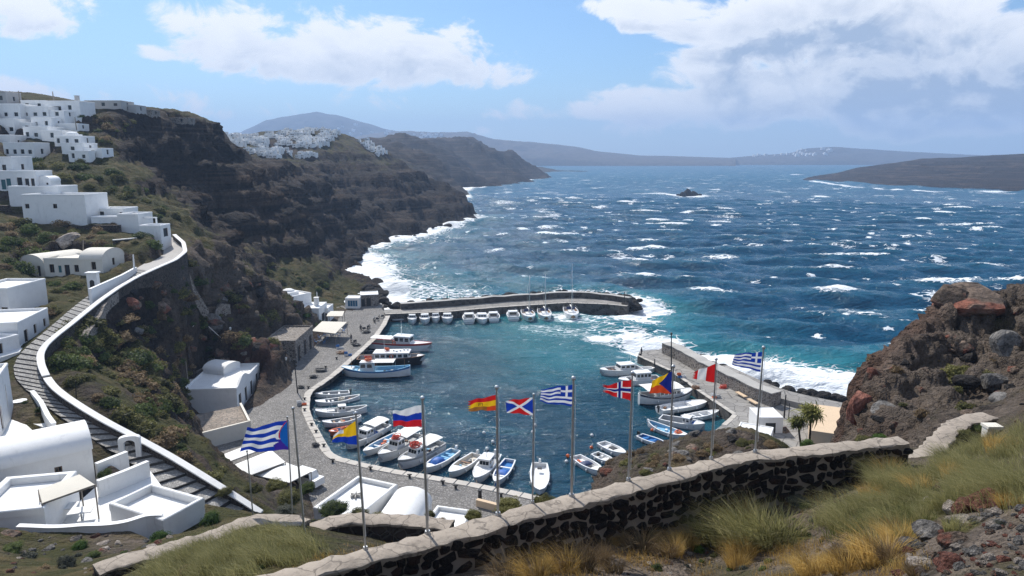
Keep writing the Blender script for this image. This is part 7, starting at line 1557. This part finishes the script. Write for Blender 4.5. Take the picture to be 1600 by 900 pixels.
def pole(label, foot, top, Y=None, z=None, r=.07, m='black', lamp=False, arm=False, name='utility_pole', cat='pole', down=1.0):
    B = atZ(*foot, z) if Y is None else atY(*foot, Y); T = atY(*top, B.y); g = thing(name, label, cat, B); d = T - B; b = MB(); b.tube([-d.normalized() * down, (0, 0, 0), d], [r, r, r * .7], 8); b.build('pole', MT[m], g, smooth=True, auto=.8)
    if lamp: b = MB(); b.tube([d, d + Vector((0, 0, .08)), d + Vector((0, 0, .45)), d + Vector((0, 0, .6))], [.06, .16, .22, .03], 8); b.build('lantern', MT['wcanvas'] if lamp == 2 else MT['black'], g)
    if arm: b = MB(); b.box((d.x, d.y, d.z - .3), (arm, .1, .12)); b.build('crossarm', MT[m], g)
    return g
pole('black lamp post at the quay bend', (465,614), (460,566), z=1.5, r=.11, lamp=1, name='lamp_post', cat='lamp post', down=.1)
pole('tall black lamp post on the right jetty', (1049,582), (1049,524), z=1.6, r=.13, lamp=1, name='lamp_post', cat='lamp post', down=.1)
pole('short dark post at the jetty water edge', (1023,572), (1023,561), z=1.6, r=.13, name='post', cat='post', down=.1)
pole('dark post beside the palm', (1225,654), (1228,617), z=1.5, r=.14, name='post', cat='post', down=.1); pole('thin dark post just right of the thicker one by the palm', (1232,656), (1234,630), z=1.5, r=.08, name='post', cat='post', down=.1)
pole('black light post at the tip of the far breakwater', (976,470), (976,456), z=3.0, r=.12, name='post', cat='post', down=.5)
pole('utility pole with a crossarm at the left of the skyline village', (31,159), (29,142), Y=194, r=.16, m='wood', arm=1.8); pole('utility pole on the skyline right of the first one', (84,158), (82,143), Y=196, r=.16, m='wood'); pole('utility pole beside the low terrace in the upper village', (119,197), (117,183), Y=186, r=.14, m='wood')
pole('white flag mast on top of the bluff skyline', (314,206), (313,198), Y=236, r=.1, m='wood')
pole('pale utility pole beside the vaulted house', (130,396), (130,376), Y=108, r=.10, m='wood', down=3); pole('white square post at the stair beside the vaulted house', (210,423), (208,398), Y=102, r=.14, m='white', down=1)
pole('tall pale timber post above the roof terrace', (294,606), (290,565), Y=102, r=.14, m='wood', down=3); pole('leaning pale timber post left of the tall one', (268,606), (262,582), Y=98, r=.14, m='wood', down=3); pole('thin lamp on the cave slope', (361,522), (360,516), Y=118, r=.06, lamp=2, down=2, name='lamp_post', cat='lamp post'); pole('thin pole at the outer side of the parapet', (120,640), (118,595), Y=62, r=.05, m='black', down=2); pole('lone pole behind the white harbour houses', (496,476), (495,456), Y=160, r=.12, m='white', down=4); pole('tall lamp post standing on the quay road under the stone boathouse', (446,596), (447,563), Y=118, r=.07, lamp=2, name='lamp_post', cat='lamp post', down=3)
# cables strung over the cave slope
def cable(label, pts, r=.05, name='cable'):
    P = []
    for a, b_, Y in pts: P.append(atY(a, b_, Y))
    L = smooth(resample(P, .8), 2); b = MB(); b.tube(L, r, 5); tag(b.build(name, MT['wcanvas']), label, 'cable')
cable('pale cable looping down the left of the cave slope', ((270,550,104),(286,528,108),(306,505,112))); cable('pale cable running across the red cave to the quay', ((326,510,114),(345,528,114),(362,540,114),(385,552,114),(406,560,116),(432,568,118))); cable('short pale cable beside the stone boathouse', ((434,566,120),(442,551,124),(452,537,128)))
cable('pale low kerb line on the shrub slope', ((121,590,72),(138,575,74),(150,560,77)), .08, 'kerb_line')
# stone retaining walls on the slope
def ground_wall(label, pts, hgt, half, m, top):
    P = smooth(resample([Vector((q.x, q.y, 0)) for q in (atY(*p) for p in pts)], 1.0), 1); h = Hs([(p.x, p.y) for p in P]); h = np.convolve(np.pad(h, 2, 'edge'), np.ones(5) / 5, 'valid')
    g = thing('retaining_wall', label, 'wall', (P[0].x, P[0].y, h[0])); lo = [p - P[0] for p in P]; z = [h[i] - h[0] + hgt * random.uniform(.85, 1.1) for i in range(len(P))]
    b = MB(); wallstrip(b, lo, half, lambda i, p: h[i] - h[0] - 1.5, lambda i, p: z[i]); b.build('wall', m, g); b = MB(); wallstrip(b, lo, half + .05, lambda i, p: z[i] + .002, lambda i, p: z[i] + .1); b.build('coping', top, g)
ground_wall('grey rubble retaining wall across the cave slope', ((300,502,114),(330,495,118),(358,486,122)), 1.9, .35, MT['stone'], MT['stone'])
seawall('retaining_wall', 'dark lava retaining wall under the middle white terrace', [tuple(atY(a, b_, Y).xy) for a, b_, Y in ((20,330,121),(60,332,120.5),(105,334,120.5),(130,348,120),(188,364,119.5))], 24, 28.3, .4, MT['lava'], MT['lava'], 1.5, .2)
seawall('retaining_wall', 'lava stone wall at the left edge below the teal shutters', [tuple(atY(a, b_, Y).xy) for a, b_, Y in ((-20,330,126),(14,331,125))], 26, 31.2, .5, MT['lava'], MT['lava'], 1.5, .2)
seawall('retaining_wall', 'curved pale topped wall on the bank above the stair', [tuple(atY(a, b_, Y).xy) for a, b_, Y in ((178,392,113),(196,382,114),(216,374,116),(234,376,116))], 22, 26.6, .25, MT['lava'], MT['coping'], 1, .05)
ground_wall('old broken stone wall running down the shrub slope', ((188,520,90),(172,545,86),(155,572,80),(140,592,76)), 1.0, .3, MT['stone'], MT['stone'])
# parked van by the quay roofs
p = atZ(482, 757, 1.6); g = thing('parked_van', 'white parked van half hidden beside the quay houses', 'van', p, -.5); b = MB(); b.box((0, 0, .75), (3.8, 1.6, .8), taper=.98); b.box((-.35, 0, 1.5), (2.7, 1.5, .7), taper=.86); b.build('body', BP['white'], g)
for s in (-1, 1):
    for x in (-1.1, -.2, .55): b = MB(); b.box((x, s * .73, 1.48), (.7, .06, .42)); b.build('window', BP['glass'], g)
    for x in (-1.2, 1.2): b = MB(); b.tube([(x, s * .7, .33), (x, s * .86, .33)], .33, 12); b.build('wheel', BP['rubber'], g)

for P_, z_, l_ in SLABS:
    b = MB(); b.prism([tuple(atZ(a, b_, z_).xy) for a, b_ in P_], z_ - 3.5, z_, bottom=False); tag(b.build('terrace', MT['white']), l_, 'terrace')

# pots and small fittings on the lower terraces
for i, (a, b_, z) in enumerate(((160,752,15.02),(168,748,15.02),(240,790,15.02),(62,650,17.12),(40,640,17.12))):
    p = atZ(a, b_, z); g = thing('flower_pot', ['dark leafy pot plant at the left in the courtyard', 'second pot plant in the courtyard right beside another', 'pot plant at the right end of the courtyard', 'pot plant on the shaded terrace by its wall', 'pot plant beside the round white table'][i], 'pot plant', p); q = MB(); q.tube([(0, 0, 0), (0, 0, .4)], [.16, .24], 10); q.build('pot', MT['brown'], g); o = link('foliage', SHR['green'][i % 3], g); o.location = (0, 0, .45); o.scale = (.42, .42, .55)
for i, (a, b_, z) in enumerate(((148,700,15.6),(60,742,17.05))):
    pass

def crate_pile(label, px, py, z, n, cols, rz=0):
    p = atZ(px, py, z)
    for i in range(n):
        g = thing('fish_crate', ('lower ' if i < 2 else 'topmost ') + cols[i % len(cols)] + ' fish crate ' + label + (' on its left' if i == 0 else ' on its right' if i == 1 else ''), 'crate', (p.x + (i % 2) * .75 - .1 * (i > 1), p.y + .1 * i, z + (.4 if i > 1 else 0)), rz + .2 * i, 'fish crates on the quays')
        b = MB(); b.box((0, 0, .02), (.66, .44, .04))
        for s_, d_ in (((0, .21, .2), (.66, .03, .36)), ((0, -.21, .2), (.66, .03, .36)), ((.32, 0, .2), (.03, .39, .36)), ((-.32, 0, .2), (.03, .39, .36))): b.box(s_, d_)
        b.build('crate_box', BP[{'blue': 'blue', 'orange': 'orange', 'white': 'white', 'grey': 'grey'}[cols[i % len(cols)]]], g)
crate_pile('near the jetty lamp post', 1062, 590, 1.6, 3, ('blue', 'white', 'orange')); crate_pile('at the middle of the jetty edge', 1116, 622, 1.6, 3, ('orange', 'grey', 'white')); crate_pile('beside the middle large boat', 541, 556, 1.5, 3, ('white', 'blue', 'blue')); crate_pile('by the quay bend', 468, 634, 1.5, 3, ('grey', 'orange', 'white')); crate_pile('in front of the tavern', 528, 545, 1.5, 3, ('white', 'white', 'blue'))
# ------------------------------------------------------------------ air
def build_haze():
    b = MB(); b.box((0, 3600, 211), (16000, 8000, 434)); m = bpy.data.materials.new('air'); m.use_nodes = True; m.node_tree.nodes.clear()
    t = NT(m.node_tree); o = t.node('ShaderNodeOutputMaterial')
    v = t.node('ShaderNodeVolumePrincipled', ins={'Color': (.46, .66, 1.0), 'Density': HAZE, 'Anisotropy': .1})
    t.l.new(v.outputs[0], o.inputs[1])
    h = b.build('haze', m); tag(h, kind='stuff')
HAZE = 2.3e-4
build_haze()
